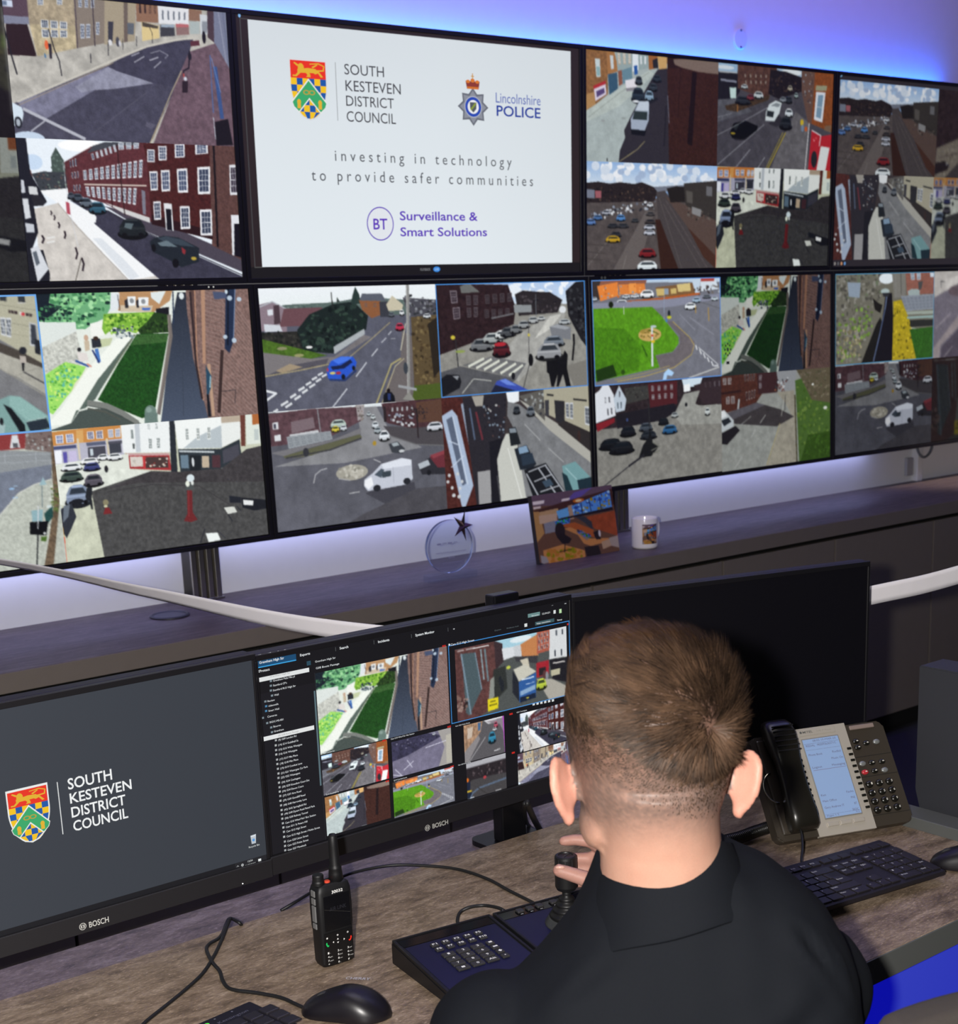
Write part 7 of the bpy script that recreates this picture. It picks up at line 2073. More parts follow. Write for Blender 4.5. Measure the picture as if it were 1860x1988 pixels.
# ------------------------------------------------------------------ keyboard
KB = mat('keyboard_body', '1d1a1f', .5, spec=.4); KC = mat('key_cap', '221f22', .42, spec=.45)
kt_, ky = .06, -.141
kb = thing('keyboard', 'black slim keyboard partly hidden by the man, in front of the telephone', 'keyboard', (-.227, -2.363, DZ + .018), Euler((kt_, 0, ky)))
KWD = .437
bm = B(); box(bm, (-KWD, 0, -.0072), (0, .139, .0012), .0022, 2); obj('base', bm, KB, kb)
bm = B()
for x in (-.40, -.05): box(bm, (x, .125, -.0245), (x + .02, .135, -.007), .001, 1)
for x in (-.40, -.08): box(bm, (x, .022, -.0160), (x + .02, .030, -.007), .001, 1)
obj('feet', bm, KB, kb)
kmesh = {}; lgd = []
def kkey(u0, y0, w=.0168, h=.0166):
    k = (round(w, 4), round(h, 4))
    if k not in kmesh:
        bm = B(); box(bm, (0, 0, .001), (w, h, .0042), .0009, 2); me = bpy.data.meshes.new('key'); bm.to_mesh(me); bm.free(); me.materials.append(KC); kmesh[k] = me
    o = bpy.data.objects.new('key', kmesh[k]); COL.objects.link(o); o.parent = kb; o.location = (u0, y0, 0)
def leg_(s, u, y): lgd.append(('t', 'd8d8d8', s, u + .0028, y + .0098, u + .0028 + .0024 * len(s), .0036, 0))
PI_ = .01905; rowy = [.0070 + PI_ * i for i in range(5)] + [.1115]
cols = [-.0040 - .0168 - PI_ * i for i in range(4)]
np_ = [['', '.Del', '0Ins'], ['', '3', '2', '1'], ['', '6', '5', '4'], ['', '9', '8', '7'], ['-', '*', '/', 'Num'], ['', '', '', '']]
kkey(cols[0], rowy[0], h=.0166 + PI_); kkey(cols[0], rowy[2], h=.0166 + PI_); kkey(cols[1], rowy[0]); kkey(cols[3], rowy[0], w=.0168 + PI_)
leg_('Ent', cols[0], rowy[1]); leg_('+', cols[0], rowy[3]); leg_('. Del', cols[1], rowy[0]); leg_('0 Ins', cols[3], rowy[0])
for r in (1, 2, 3):
    for c in (1, 2, 3): kkey(cols[c], rowy[r]); leg_(np_[r][c], cols[c], rowy[r])
for c in range(4): kkey(cols[c], rowy[4]); leg_(np_[4][c], cols[c], rowy[4]); kkey(cols[c], rowy[5], h=.0125)
nav = [-.0880 - .0168 - PI_ * i for i in range(3)]
for c, s in zip(range(3), ('>', 'v', '<')): kkey(nav[c], rowy[0]); leg_(s, nav[c], rowy[0])
kkey(nav[1], rowy[1]); leg_('^', nav[1], rowy[1])
for r, ss in ((3, ('PgDn', 'End', 'Del')), (4, ('PgUp', 'Home', 'Ins')), (5, ('', '', ''))):
    for c in range(3): kkey(nav[c], rowy[r], h=.0125 if r == 5 else .0166); leg_(ss[c], nav[c], rowy[r]) if ss[c] else None
m0 = -.1485
rows_ = [[1.5, 1.25, 1.25, 1.25, 1.0], [2.75, 1, 1, 1, 1, 1, 1], [1.25, 1, 1, 1, 1, 1, 1], [1.5, 1, 1, 1, 1, 1, 1], [2, 1, 1, 1, 1, 1], [1, 1, 1, 1, 1, 1, 1]]
for r, ws in enumerate(rows_):
    x = m0
    for i, w in enumerate(ws):
        kkey(x - w * PI_ + .0022, rowy[r], w * PI_ - .0022, .0125 if r == 5 else (.0166 + (PI_ if r == 2 and i == 0 else 0)))
        s = {(0, 0): 'Ctrl', (0, 1): 'Menu', (1, 0): 'Shift', (2, 0): 'Enter', (4, 0): 'Back', (1, 1): '/', (2, 1): '#', (2, 2): "'", (3, 1): ']', (3, 2): '[', (4, 1): '=', (4, 2): '-', (5, 0): 'F12', (5, 1): 'F11', (5, 2): 'F10', (5, 3): 'F9'}.get((r, i))
        if s: leg_(s, x - w * PI_, rowy[r] - (.004 if r == 5 else 0))
        x -= w * PI_
flat('key_legends', lgd, PRINT, kb, .00445, Matrix(), 0)
# ------------------------------------------------------------------ mice, small keypad, computer box
def mouse(name, label, loc, rz, L=.118, Wd=.068, H=.040, word=None, col='151318'):
    t = thing(name, label, 'mouse', loc, (0, 0, rz)); bm = B(); rings = []; N = 26
    for i in range(N):
        f = i / (N - 1); y = -L / 2 + L * f; e = max(.02, 1 - abs(2 * f - 1) ** 2.6) ** .5
        w = Wd / 2 * e * (.93 + .10 * math.cos((f - .15) * 2 * PI) ); h = H * (.30 + .70 * math.sin(PI * min(1, (1 - f) * .95 + .02)) ** .8) * e ** .6
        if f > .5: h = H * e ** .6 * (.58 + .42 * (1 - (f - .5) / .5))
        ring = []
        for k in range(30):
            a = 2 * PI * k / 30; c, s = math.cos(a), math.sin(a)
            ring.append(Vector((w * math.copysign(abs(c) ** .75, c), y, max(.0006, .004 + (h - .004) * max(s, 0) ** .8 if s > 0 else .004 + .0034 * s))))
        rings.append(ring)
    loft(bm, rings); obj('shell', bm, mat(name + '_shell', col, .36, spec=.5), t, smooth=True)
    bm = B(); lathe(bm, [(.011, -.0035), (.0115, 0), (.011, .0035)], 24, Matrix.Translation((0, L * .24, H * .50)) @ Matrix.Rotation(PI / 2, 4, 'Y')); obj('scroll_wheel', bm, mat('wheel_rubber', '2a2a2c', .7), t)
    if word:
        v, f = fit_text(word, -.016, 0, .016, .0062, 1); me = bpy.data.meshes.new('maker_lettering')
        vs = []
        for a, b in v: vs.append((b - .003, -a - .018, H + .012))
        me.from_pydata(vs, [], f); sh = t.children[0]; o = link('maker_lettering', me, mat('grey_print', 'b0aeb4', .5), t)
        from mathutils.bvhtree import BVHTree
        bt = BVHTree.FromPolygons([v.co.copy() for v in sh.data.vertices], [tuple(p.vertices) for p in sh.data.polygons])
        for v in me.vertices:
            hit = bt.ray_cast(Vector((v.co.x, v.co.y, .1)), Vector((0, 0, -1)))
            if hit[0]: v.co.z = hit[0].z + .0004
    return t
mouse('mouse', 'rounded black mouse with a maker name at the bottom edge', (-1.146, -2.106, DZ), .72, word='CHERRY')
mouse('mouse', 'dark angular mouse cut by the right edge beside the keyboard', (-0.1580, -2.3498, DZ), .55, .105, .062, .038, col='1a181f')
pk = thing('small_keypad', 'dark keypad with a green light at the bottom edge of the frame', 'keypad', (-1.229, -2.005, DZ), (0, 0, .131))
bm = B(); box(bm, (-.105, -.15, .0005), (0, 0, .0125), .004, 3); obj('case', bm, mat('keypad_case', '1b1a22', .45, spec=.4), pk)
bm = B(); ball(bm, (-.078, -.013, .0126), (.0045, .0028, .0009), sub=2); obj('status_light', bm, mat('green_light', '40e040', .3, emit=(.10, .75, .06), estr=1.), pk, 'green status light')
for i in range(4):
    for j in range(3): bm = B(); box(bm, (-.086 + .0245 * i, -.052 - .022 * j, .012), (-.066 + .0245 * i, -.034 - .022 * j, .0158), .0012, 2); obj('key', bm, mat('keypad_key', '26242a', .4), pk)
flat('maker_lettering', [('t', '5a5a6a', 'Kensington', -.066, -.0245, -.020, .0058, 0), ('p', '8a8a92', rc(-.012, -.046, -.007, -.0448)), ('p', '6a6a74', circ(-.062, -.009, .0015, n=10)), ('p', '6a6a74', circ(-.035, -.009, .0015, n=10))], PRINT, pk, .0162 if False else .0128, Matrix(), 0)
bx = thing('computer_unit', 'dark grey upright computer box with vent slots at the right edge', 'computer', (.034, -2.36, .724))
bm = B(); lo, hi = (-.034, -.30, 0), (.034, .217, .258)
a = [(-.034, .217, .258), (-.034, .217, .040), (-.034, .205, .0008), (-.034, -.30, .0008), (-.034, -.30, .258)]
v0 = [bm.verts.new(p) for p in a]; v1 = [bm.verts.new((.034, p[1], p[2])) for p in a]; bm.faces.new(v0); bm.faces.new(v1[::-1])
for i in range(5): bm.faces.new((v0[i], v0[(i + 1) % 5], v1[(i + 1) % 5], v1[i]))
bmesh.ops.bevel(bm, geom=bm.edges[:], offset=.002, segments=2, affect='EDGES'); obj('case', bm, mat('box_grey', '303136', .6, bump=.1, bscale=1400), bx)
for i in range(9): bm = B(); box(bm, (-.0346, .04, .055 + .011 * i), (-.0335, .132, .0585 + .011 * i)); obj('vent_slot', bm, DARK, bx)
# ------------------------------------------------------------------ office chairs
CHF = mat('chair_fabric', '2f2926', .85, noise=.12, nscale=500, bump=.2, bscale=900); CHP = mat('chair_plastic', '1b1b1d', .5)
def chair(label, loc, rz, top):
    t = thing('office_chair', label, 'chair', loc, (0, 0, rz), 'office chairs')
    bm = B(); prism(bm, rrect(-.24, -.22, .24, .24, .07), .40, .47); bmesh.ops.bevel(bm, geom=[e for e in bm.edges if abs(e.verts[0].co.z - e.verts[1].co.z) < 1e-6], offset=.02, segments=3, affect='EDGES'); obj('seat', bm, CHF, t)
    bm = B(); rings = []
    for j in range(13):
        f = j / 12; z = .50 + (top - .50) * f; w = .215 + .02 * math.sin(PI * f) - .05 * max(0, f - .8) / .2 ** 1; y0 = -.235 - .06 * f
        rings.append([Vector((w * u, y0 + .055 * u * u + (.0 if s == 0 else -.045), z)) for s, us in ((0, [i / 10 - 1 for i in range(21)]), (1, [1 - i / 10 for i in range(21)])) for u in us])
    loft(bm, rings); o = obj('backrest', bm, CHF, t, smooth=True)
    m = o.modifiers.new('round', 'BEVEL'); m.width = .012; m.segments = 3; m.limit_method = 'ANGLE'; m.angle_limit = 1
    bm = B(); tube(bm, [(0, -.1, .385), (0, -.24, .385), (0, -.305, .42), (0, -.325, .60)], .018, 10); obj('back_bracket', bm, CHP, t)
    bm = B(); cyl(bm, (0, 0, .10), (0, 0, .395), .026); box(bm, (-.09, -.10, .375), (.09, .1, .399), .01); obj('gas_column', bm, CHP, t)
    for i in range(5):
        a = 2 * PI * i / 5 + .3; d = Vector((math.cos(a), math.sin(a), 0)); bm = B(); tube(bm, [d * .01 + Vector((0, 0, .11)), d * .15 + Vector((0, 0, .095)), d * .29 + Vector((0, 0, .072))], [.022, .02, .015], 8); lg_ = obj('leg', bm, CHP, t)
        bm = B(); cyl(bm, d * .29 + Vector((0, 0, .028)) + Vector((-d.y, d.x, 0)) * .012, d * .29 + Vector((0, 0, .028)) - Vector((-d.y, d.x, 0)) * .012, .0275); obj('castor', bm, CHP, lg_)
    return t
YAW = math.radians(38.5); mf = Vector((math.sin(YAW), math.cos(YAW), 0)); mr = Vector((math.cos(YAW), -math.sin(YAW), 0)); up = Vector((0, 0, 1))
C7 = Vector((-1.126, -2.653, 1.055))
def MP(r, f, z): return C7 + mr * r + mf * f + Vector((0, 0, z))
def G(r, f, z): p = C7 + mr * r + mf * f; return Vector((p.x, p.y, z))
p = G(0, -.02, 0); chair('taupe office chair the man sits on', (p.x, p.y, 0), -YAW, .90)
p = G(.33, -.46, 0); chair('empty taupe office chair beside the man, its curved back at the lower right corner', (p.x, p.y, 0), PI - YAW, 1.003)
# ------------------------------------------------------------------ the man
person = thing('person', 'person with short brown hair and dark shirt seated at the desk gripping the joystick', 'person', (C7.x, C7.y, 0))
HC = Vector((-1.098, -2.611, 1.172)); HYAW = math.radians(32); PITCH = math.radians(13); ROLL = math.radians(-2)
hf0 = Vector((math.sin(HYAW), math.cos(HYAW), 0)); hr0 = Vector((math.cos(HYAW), -math.sin(HYAW), 0))
hf = hf0 * math.cos(PITCH) - up * math.sin(PITCH); hu = up * math.cos(PITCH) + hf0 * math.sin(PITCH)
hr = hr0 * math.cos(ROLL) + hu * math.sin(ROLL); hu = hu * math.cos(ROLL) - hr0 * math.sin(ROLL)
HM = Matrix((hr, hf, hu)).transposed()
def HP(x, y, z): return HC + hr * x + hf * y + hu * z
bm = B()
# head: horizontal sections (height, half width, back, front)
HS = [(-.122, .024, -.055, .076), (-.112, .040, -.03, .088), (-.095, .052, .0, .094), (-.075, .060, .045, .095), (-.055, .066, .070, .095), (-.03, .0725, .088, .097), (-.005, .0775, .099, .094), (.02, .0805, .1025, .096), (.045, .0805, .101, .095), (.068, .0755, .093, .086), (.088, .064, .077, .069), (.102, .047, .055, .047), (.111, .026, .03, .026), (.1145, .008, .009, .008)]
rings = []
for z, w, b, f in HS:
    ring = []
    for i in range(48):
        a = 2 * PI * i / 48; c, s = math.cos(a), math.sin(a); yy_ = (f if s > 0 else b)
        ring.append(HP(w * math.copysign(abs(c) ** .9, c), yy_ * math.copysign(abs(s) ** .92, s) if not (z < -.1 and s < 0) else b * s, z))
    rings.append(ring)
loft(bm, rings)
# face
ball(bm, HP(0, .098, -.028), (.0115, .016, .024), HM, 2); ball(bm, HP(0, .108, -.042), (.0135, .013, .010), HM, 2)
for s in (-1, 1):
    ball(bm, HP(s * .033, .084, .012), (.024, .014, .008), HM, 2); ball(bm, HP(s * .05, .070, -.035), (.022, .02, .018), HM, 2); ball(bm, HP(s * .011, .104, -.044), (.007, .009, .006), HM, 2)
ball(bm, HP(0, .094, -.068), (.024, .010, .005), HM, 2); ball(bm, HP(0, .092, -.079), (.021, .010, .006), HM, 2); ball(bm, HP(0, .084, -.105), (.018, .012, .013), HM, 2)
# jaw corners
for s in (-1, 1): ball(bm, HP(s * .055, .012, -.070), (.014, .034, .026), HM, 2)
# neck
def limb(bm, pts, rad, n=24):
    pts = [Vector(p) for p in pts]
    for a, b, r0, r1 in zip(pts, pts[1:], rad, rad[1:]): cyl(bm, a, b, r0, r1, n)
    for p, r in zip(pts, rad): ball(bm, p, r, sub=3)
NB = MP(.012, .062, -.045)
nk = []
for t_, w, d in ((0, .072, .075), (.3, .0625, .066), (.6, .0585, .062), (.85, .0585, .062), (1.15, .058, .06)):
    c = NB.lerp(HP(0, -.022, -.045), t_); nk.append([c + mr * w * math.cos(a) + mf * d * math.sin(a) for a in [2 * PI * i / 32 for i in range(32)]])
loft(bm, nk)
# ears: shell with a rolled outer rim and a lobe
for s in (-1, 1):
    def EP(y, z, o): # y back, z up along ear, o outwards
        return HP(s * (.0755 + o * .92), -.004 - y * .92, z * .92 - .033)
    path = [EP(-.006, .012, .004), EP(.004, .026, .014), EP(.015, .028, .022), EP(.0235, .018, .0255), EP(.0245, .0, .0245), EP(.0205, -.016, .020), EP(.012, -.028, .013), EP(.002, -.034, .007)]
    sp = spline(path, 4); tube(bm, sp, [.0042 + .0008 * math.sin(i / len(sp) * PI) for i in range(len(sp))], 8)
    for f in (.0, .18, .36, .54, .72, .88):
        pr = [HP(s * .0735, -.002, .004 - .006), ] ; c0 = HP(s * .073, -.004, -.037)
        q = [c0.lerp(p_, f) for p_ in sp]; tube(bm, q, [.0036] * len(q), 8)
    ball(bm, EP(.006, -.031, .008), (.0065, .0085, .0095), HM, 2)
head_count = 0
# torso inside the shirt, arms, legs as one body
SH = {1: G(.155, .075, .905), -1: G(-.165, .04, .875)}
EL = {1: Vector((-.83, -2.46, .775)), -1: G(-.245, .05, .62)}
WR = {1: Vector((-.705, -2.215, .835)), -1: G(-.12, .235, .565)}
def oval(c, a, b, w, d, n=32): return [c + a * w * math.cos(t_) + b * d * math.sin(t_) for t_ in [2 * PI * i / n for i in range(n)]]
loft(bm, [oval(G(0, -.03, .46), mr, mf, .15, .10), oval(G(0, -.035, .56), mr, mf, .165, .11), oval(G(0, -.01, .70), mr, mf, .145, .095), oval(G(0, .03, .84), mr, mf, .165, .10), oval(G(0, .05, .93), mr, mf, .13, .085), oval(MP(.01, .062, -.045), mr, mf, .075, .07)])
for s in (1, -1):
    limb(bm, [SH[s], EL[s], WR[s]], [.048, .038, .026])
    hip = G(s * .095, -.02, .54); knee = G(s * .13, .40, .535); ank = G(s * .13, .36, .09)
    limb(bm, [hip, knee, ank], [.078, .055, .038]); limb(bm, [ank, G(s * .13, .38, .05), G(s * .14, .53, .035)], [.036, .034, .026])
# right hand closed around the joystick grip
A = Vector((JAX.x, JAX.y, 0)); cd = (Vector((CAM.location.x, CAM.location.y, 0)) - A).normalized(); ri = Vector((-cd.y, cd.x, 0)); 
if ri.dot(Vector((ROT[0][0], ROT[0][1], 0))) < 0: ri = -ri
def J(r, c, z): return Vector((A.x + ri.x * r + cd.x * c, A.y + ri.y * r + cd.y * c, z))
JZ = JAX.z + .1
def finger(pts, rad): limb(bm, pts, rad, 16)
HZ = JZ - .0
loft(bm, [oval(J(.098, .006, HZ - .030), (ri * .25 + up * .97), cd, .024, .015, 24), oval(J(.080, .004, HZ - .026), up, cd, .033, .0175, 24), oval(J(.060, .0, HZ - .023), up, cd, .037, .0165, 24), oval(J(.047, -.006, HZ - .021), up, cd, .034, .012, 24)])
finger([J(.088, .010, HZ - .046), J(.054, .027, HZ - .036), J(.022, .0300, HZ - .020), J(-.009, .0270, HZ - .010)], [.0145, .0125, .0112, .0098])
for z0, z1, L in ((.004, .014, 1.0), (-.019, -.014, 1.02), (-.036, -.033, .97), (-.051, -.050, .82)):
    finger([J(.056, -.010, HZ + z0), J(.036 * L, -.0285, HZ + (z0 + z1) / 2 + .002), J(.014, -.0292, HZ + z1), J(-.002 * L, -.0262, HZ + z1 - .001)], [.0105, .0094, .0086, .0076])
limb(bm, [WR[1], J(.096, .006, HZ - .030)], [.026, .023])
# left hand resting on the thigh
lw = WR[-1]; dv = (mf * .9 + mr * .35).normalized(); sv = Vector((dv.y, -dv.x, 0))
loft(bm, [oval(lw + dv * f_, sv, up, w, h_, 20) for f_, w, h_ in ((0, .026, .018), (.03, .036, .017), (.07, .041, .015), (.092, .038, .011))])
for k, (o_, L) in enumerate(((-.030, .062), (-.010, .074), (.011, .07), (.031, .055))):
    b0 = lw + dv * .088 + sv * o_; limb(bm, [b0, b0 + dv * L * .5 + up * .004, b0 + dv * L * .95 - up * .010], [.0095, .0085, .0072], 14)
limb(bm, [lw + dv * .025 + sv * .030, lw + dv * .055 + sv * .054, lw + dv * .085 + sv * .060 - up * .004], [.013, .0105, .0085], 14)
def solid(bm, voxel, smooth_it, fac=.5):
    bmesh.ops.recalc_face_normals(bm, faces=bm.faces[:])
    me = bpy.data.meshes.new('tmp'); bm.to_mesh(me); bm.free(); o = bpy.data.objects.new('tmp', me); COL.objects.link(o)
    r = o.modifiers.new('r', 'REMESH'); r.mode = 'VOXEL'; r.voxel_size = voxel
    if smooth_it: s = o.modifiers.new('s', 'SMOOTH'); s.factor = fac; s.iterations = smooth_it
    dg = bpy.context.evaluated_depsgraph_get(); me2 = bpy.data.meshes.new_from_object(o.evaluated_get(dg)); bpy.data.objects.remove(o); return me2
def coords(me): a = np.zeros(len(me.vertices) * 3); me.vertices.foreach_get('co', a); return a.reshape(-1, 3)
def normals(me): a = np.zeros(len(me.vertices) * 3); me.vertices.foreach_get('normal', a); return a.reshape(-1, 3)
def vnoise(p, cell, seed):
    rng = np.random.default_rng(seed); T = rng.random((64, 64, 64)); q = p / cell; i = np.floor(q).astype(int); f = q - i; f = f * f * (3 - 2 * f); out = 0
    for dx in (0, 1):
        for dy in (0, 1):
            for dz_ in (0, 1): out = out + T[(i[:, 0] + dx) % 64, (i[:, 1] + dy) % 64, (i[:, 2] + dz_) % 64] * (f[:, 0] if dx else 1 - f[:, 0]) * (f[:, 1] if dy else 1 - f[:, 1]) * (f[:, 2] if dz_ else 1 - f[:, 2])
    return out
body = solid(bm, .0034, 5, .5); body.name = 'body'
co = coords(body); hl = (co - np.array(HC)) @ np.array(HM)      # head coordinates: right, forward, up
def sstep(x, a, b): t_ = np.clip((x - a) / (b - a), 0, 1); return t_ * t_ * (3 - 2 * t_)
skin = np.array(lin('b98f7b')); skin2 = np.array(lin('b07e6c')); stub = np.array(lin('5c4e48')); dk = np.array(lin('2c211b'))
n1 = vnoise(co, .012, 1)[:, None]; n2 = vnoise(co, .0022, 2)[:, None]; n3 = vnoise(co, .05, 3)[:, None]
col = skin * (1 - .35 * n1) + skin2 * .35 * n1
isear = (np.abs(hl[:, 0]) > np.interp(hl[:, 2], [-.08, -.055, -.03, -.005, .02], [.068, .072, .0775, .0815, .085])) & (hl[:, 2] < .014) & (hl[:, 2] > -.085) & (hl[:, 1] > -.045) & (np.linalg.norm(hl, axis=1) < .2)
col = np.where(isear[:, None], np.array(lin('bd8674')), col)
# clipped stubble: denser upwards from the nape, none on face, ears and neck
fade = sstep(hl[:, 2] + .18 * hl[:, 1] * 0, -.100, -.040); fade *= 1 - sstep(hl[:, 1], .012, .045) * (1 - sstep(hl[:, 2], .03, .06)); fade = np.where(isear | (hl[:, 2] < -.115) | (np.linalg.norm(hl, axis=1) > .2), 0, fade)
den = np.clip(fade * (.62 + .5 * n2[:, 0] + .22 * n3[:, 0]), 0, 1)[:, None]
tone = stub * (1 - sstep(hl[:, 2], -.045, .01)[:, None]) + dk * sstep(hl[:, 2], -.045, .01)[:, None]
col = col * (1 - den * .9) + tone * den * .9
hl_hand = np.linalg.norm(co - np.array(J(.03, 0, HZ)), axis=1) < .14
col = np.where(hl_hand[:, None], np.array(lin('b98a7c')) * (1 - .15 * n1), col)
tip = np.linalg.norm(co - np.array(J(-.014, .031, HZ - .015)), axis=1)
a = body.color_attributes.new('picture', 'FLOAT_COLOR', 'POINT'); c4 = np.ones((len(co), 4), np.float32); c4[:, :3] = col; a.data.foreach_set('color', c4.ravel())
body.materials.clear(); link('body', body, attr_mat('skin', False, .5, .3, noise=.06, sss=.12), person, None, True, True)
# thumb nail
bm = B(); ball(bm, J(-.008, .0325, HZ - .0035), (.0068, .0040, .0030), Matrix((ri, cd, up)).transposed() @ Matrix.Rotation(.5, 3, 'X'), 3); obj('thumb_nail', bm, mat('nail', 'd8a898', .3), person, smooth=True, world=True)
# eyes
for s in (-1, 1): bm = B(); ball(bm, HP(s * .032, .083, -.005), .0125, sub=3); obj('eye', bm, mat('eye_white', 'd8d4d0', .2), person, smooth=True, world=True)
# ---- hair: short strands radiating from a crown whorl
tri = np.array([p_.vertices[:] for p_ in body.polygons if len(p_.vertices) == 4])
bco = co; cen = bco[tri].mean(1); hc_ = (cen - np.array(HC)) @ np.array(HM)
WH = np.array([.036, -.090, .024]); WH = WH / np.linalg.norm(WH)
line = -.034 + .040 * sstep(hc_[:, 0], .02, -.07) + .022 * sstep(hc_[:, 0], .045, .08) + .05 * sstep(hc_[:, 1], -.03, .05)
ok = (hc_[:, 2] > line - .026) & (hc_[:, 1] < .075) & (np.linalg.norm(hc_, axis=1) < .14)
ok &= ~((np.abs(hc_[:, 0]) > np.interp(hc_[:, 2], [-.08, -.03, .02], [.066, .0755, .0825])) & (hc_[:, 2] < .012) & (hc_[:, 1] > -.05))
ok &= ~((np.abs(hc_[:, 0]) > np.interp(hc_[:, 2], [-.08, -.03, .02], [.066, .0755, .0825])) & (hc_[:, 2] < .012) & (hc_[:, 1] > -.05))
idx = np.nonzero(ok)[0]; rng = np.random.default_rng(7); NH = 26000
qa = bco[tri[idx]]; area = np.linalg.norm(np.cross(qa[:, 2] - qa[:, 0], qa[:, 3] - qa[:, 1]), axis=1); pick = rng.choice(len(idx), NH, p=area / area.sum())
u_, v_ = rng.random((NH, 1)), rng.random((NH, 1)); Q = qa[pick]; root = (Q[:, 0] * (1 - u_) + Q[:, 1] * u_) * (1 - v_) + (Q[:, 3] * (1 - u_) + Q[:, 2] * u_) * v_
nor = np.cross(Q[:, 2] - Q[:, 0], Q[:, 3] - Q[:, 1]); nor /= np.linalg.norm(nor, axis=1)[:, None]
rl = (root - np.array(HC)) @ np.array(HM); nl = nor @ np.array(HM); nl *= np.sign((nl * rl).sum(1))[:, None]
lift = rl[:, 2] - (-.034 + .040 * sstep(rl[:, 0], .02, -.07) + .022 * sstep(rl[:, 0], .045, .08) + .05 * sstep(rl[:, 1], -.03, .05))
keep = rng.random(NH) < sstep(lift, -.028, .006) * .9 + .1; root, rl, nl, lift = root[keep], rl[keep], nl[keep], lift[keep]; NH = len(root)
rd_ = rl / np.linalg.norm(rl, axis=1)[:, None]; dw = np.arccos(np.clip(rd_ @ WH, -1, 1))
away = rd_ - (rd_ @ WH)[:, None] * WH; away -= (away * nl).sum(1)[:, None] * nl; away /= np.linalg.norm(away, axis=1)[:, None] + 1e-9
sw = np.cross(nl, away); 
cl = np.stack([vnoise(rl + 1, .0085, 21 + k) for k in range(3)], 1) - .5; cl2 = np.stack([vnoise(rl + 1, .003, 31 + k) for k in range(3)], 1) - .5
tang = away + sw * (.55 * np.exp(-dw * 1.6))[:, None] + cl * 1.15 + cl2 * .5 + rng.normal(0, .10, (NH, 3)); 
fw = sstep(rl[:, 2], .05, .1)[:, None]; tang = tang + fw * np.array([-.35, .45, 0])
tang -= (tang * nl).sum(1)[:, None] * nl; tang /= np.linalg.norm(tang, axis=1)[:, None]
top_ = sstep(lift, .0, .05); L = .0035 + .0265 * top_ * (.75 + .5 * vnoise(rl + 2, .010, 5)); L *= .85 + .3 * rng.random(NH)
rise = .24 + .42 * sstep(rl[:, 0], .035, .07) * sstep(rl[:, 2], .03, .06) + .30 * np.exp(-dw * 2.2)
d0 = tang + nl * (rise * 1.6 + .12)[:, None]; d0 /= np.linalg.norm(d0, axis=1)[:, None]; d1 = tang + nl * (rise * .55)[:, None]; d1 /= np.linalg.norm(d1, axis=1)[:, None]
p0 = rl - nl * .0008; p1 = p0 + d0 * (L * .45)[:, None]; p2 = p1 + d1 * (L * .55)[:, None]
view = ((np.array(CAM.location) - np.array(HC)) @ np.array(HM)); view = view / np.linalg.norm(view)
wd = np.cross(tang, nl); wd /= np.linalg.norm(wd, axis=1)[:, None]; ww = (.00038 + .00022 * rng.random(NH))[:, None]
V4 = np.stack([p0 - wd * ww, p0 + wd * ww, p1 - wd * ww * .85 + nl * .0002, p1 + wd * ww * .85, p2], 1).reshape(-1, 3)
V4 = V4 @ np.array(HM).T + np.array(HC)
b5 = np.arange(NH)[:, None] * 5; fq = (b5 + np.array([[0, 1, 3, 2]])); ft = (b5 + np.array([[2, 3, 4]]))
me = bpy.data.meshes.new('hair'); me.from_pydata(V4.tolist(), [], fq.tolist() + ft.tolist())
shade = np.clip(.5 + 1.2 * (vnoise(rl + 3, .006, 9) - .5) + .35 * rng.normal(0, 1, NH) * .5, 0, 1)[:, None]; warm = sstep(rl[:, 2] + .4 * rl[:, 1], .045, .095)[:, None]
hcol = np.array(lin('1a120c')) * (1 - shade) + np.array(lin('4f3b2c')) * shade; hcol = hcol * (1 - .45 * warm) + np.array(lin('5c3c22')) * .45 * warm
a = me.color_attributes.new('picture', 'FLOAT_COLOR', 'POINT'); c4 = np.ones((NH * 5, 4), np.float32); c4[:, :3] = np.repeat(hcol, 5, 0); a.data.foreach_set('color', c4.ravel())
link('hair', me, attr_mat('hair_strand', False, .6, .22), person, 'short brown hair, longer on top', False, True)
# ---- shirt
SHIRT = mat('navy_cloth', (.0046, .0056, .0082), .82, spec=.14, noise=.12, nscale=900, bump=.25, bscale=1400)
bm = B(); rings = []
for z, l, r, fb, fd in ((.012, .058, .070, .000, .135), (-.004, .063, .088, -.006, .145), (-.020, .070, .120, -.014, .155), (-.045, .084, .150, -.028, .165), (-.070, .108, .170, -.042, .178), (-.100, .142, .186, -.056, .19), (-.14, .172, .198, -.070, .205), (-.20, .196, .205, -.084, .22), (-.28, .205, .205, -.094, .225), (-.38, .19, .19, -.104, .22), (-.48, .185, .185, -.114, .22), (-.575, .19, .19, -.12, .23)):
    cx = (r - l) / 2; hw = (r + l) / 2; cy = fb + fd / 2; ring = []
    for i in range(56):
        a_ = 2 * PI * i / 56; c, s = math.cos(a_), math.sin(a_); rr_ = cx + hw * math.copysign(abs(c) ** .8, c)
        ring.append(MP(rr_, cy + fd / 2 * math.copysign(abs(s) ** .85, s), z + .20 * (rr_) * (1 if z > -.2 else max(0, 1 - (-.2 - z) / .3)) * .55))
    rings.append(ring)
loft(bm, rings)
for s in (1, -1):
    e_ = SH[s].lerp(EL[s], .98); limb(bm, [SH[s], SH[s].lerp(EL[s], .5), e_, EL[s].lerp(WR[s], .72)], [.070, .062, .054, .042])
sh = solid(bm, .006, 9, .5); sco = coords(sh); sn = normals(sh)
loc = (sco - np.array(C7)) @ np.array([list(mr), list(mf), [0, 0, 1]]).T
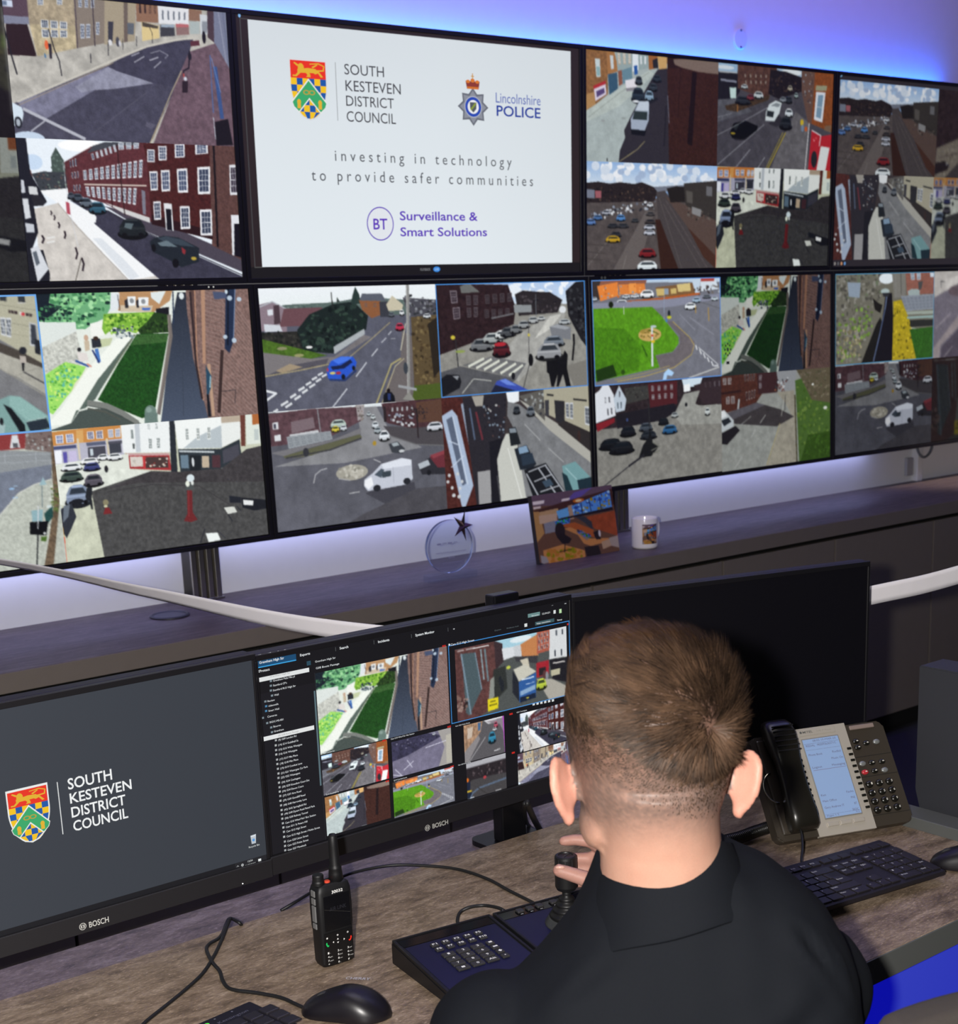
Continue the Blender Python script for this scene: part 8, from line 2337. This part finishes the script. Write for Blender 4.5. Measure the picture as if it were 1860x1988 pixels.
def crease(a_, b_, width, depth):
    a_ = np.array(a_); b_ = np.array(b_); t_ = np.clip(((loc - a_) @ (b_ - a_)) / ((b_ - a_) @ (b_ - a_)), 0, 1); d_ = np.linalg.norm(loc - (a_ + t_[:, None] * (b_ - a_)), axis=1)
    return depth * (np.exp(-(d_ / width) ** 2) - .55 * np.exp(-((d_ - width * 1.6) / width) ** 2)) * np.sin(np.pi * np.clip(t_ * .9 + .05, 0, 1))
dis = .0075 * (vnoise(loc * [1, 1, .55] + 3, .075, 11) - .5) + .0035 * (vnoise(loc * [1.2, 1, .6] + 3, .03, 12) - .5)
for c_ in (((-.06, -.02, -.05), (.10, -.03, -.015), .008, -.004), ((.12, -.02, -.02), (.175, -.02, -.13), .007, -.0045), ((.09, -.02, .0), (.14, -.05, -.07), .006, -.004), ((-.05, -.03, -.06), (-.15, -.05, -.13), .010, -.005), ((.02, -.08, -.13), (-.16, -.07, -.2), .016, -.007), ((.17, -.05, -.1), (.0, -.1, -.22), .016, -.006), ((-.12, -.02, -.07), (-.17, -.04, -.12), .006, -.004), ((-.19, .0, -.1), (-.12, -.08, -.17), .010, -.006), ((.15, -.01, -.05), (.19, -.03, -.12), .005, -.004)): dis += crease(*c_)
sco = sco + sn * dis[:, None]; sh.vertices.foreach_set('co', sco.ravel()); sh.update(); sh.materials.clear()
sh_o = link('shirt', sh, SHIRT, person, 'dark navy collared shirt', True, True)
# collar: stand and turned down flap round the neck
bm = B(); rows = []
cc = MP(.008, .064, .0); sl = math.tan(math.radians(13))
for zz, w, d in ((-.064, .104, .104), (-.050, .097, .098), (-.030, .088, .090), (-.012, .083, .085), (.006, .0755, .078), (.020, .0700, .0725), (.026, .0675, .0700), (.024, .0648, .0675), (.005, .0645, .067), (-.02, .066, .069)):
    row = []
    for i in range(49):
        a_ = math.radians(-240 + 300 * i / 48); x, y = w * math.cos(a_), d * math.sin(a_)
        row.append(cc + mr * x + mf * y + up * (zz + .007 + sl * x - .48 * (y + .07) + .002 * math.sin(a_ * 5)))
    rows.append(row)
vv = [[bm.verts.new(p_) for p_ in r_] for r_ in rows]
for r0, r1 in zip(vv, vv[1:]):
    for i in range(48): bm.faces.new((r0[i], r0[i + 1], r1[i + 1], r1[i]))
o = obj('collar', bm, SHIRT, person, None, True, True); m = o.modifiers.new('t', 'SOLIDIFY'); m.thickness = .0022; m = o.modifiers.new('s', 'SUBSURF'); m.levels = 1; m.render_levels = 1
# trousers and shoes
TR = mat('black_trousers', (.012, .012, .014), .85)
bm = B()
loft(bm, [oval(G(0, -.03, .455), mr, mf, .185, .13), oval(G(0, -.03, .55), mr, mf, .186, .128), oval(G(0, -.03, .60), mr, mf, .178, .118)])
for s in (1, -1):
    limb(bm, [G(s * .095, -.02, .545), G(s * .13, .40, .54), G(s * .13, .36, .10)], [.094, .07, .056])
tr = solid(bm, .009, 4, .5); tr.materials.clear(); link('trousers', tr, TR, person, None, True, True)
for s in (1, -1):
    bm = B(); limb(bm, [G(s * .13, .335, .048), G(s * .135, .42, .046), G(s * .142, .545, .040)], [.046, .045, .039]); sh_ = solid(bm, .008, 4, .5); q_ = coords(sh_); q_[:, 2] = np.maximum(q_[:, 2], .0015); sh_.vertices.foreach_set('co', q_.ravel()); sh_.materials.clear(); link('shoe', sh_, mat('shoe_leather', '141416', .35), person, None, True, True)
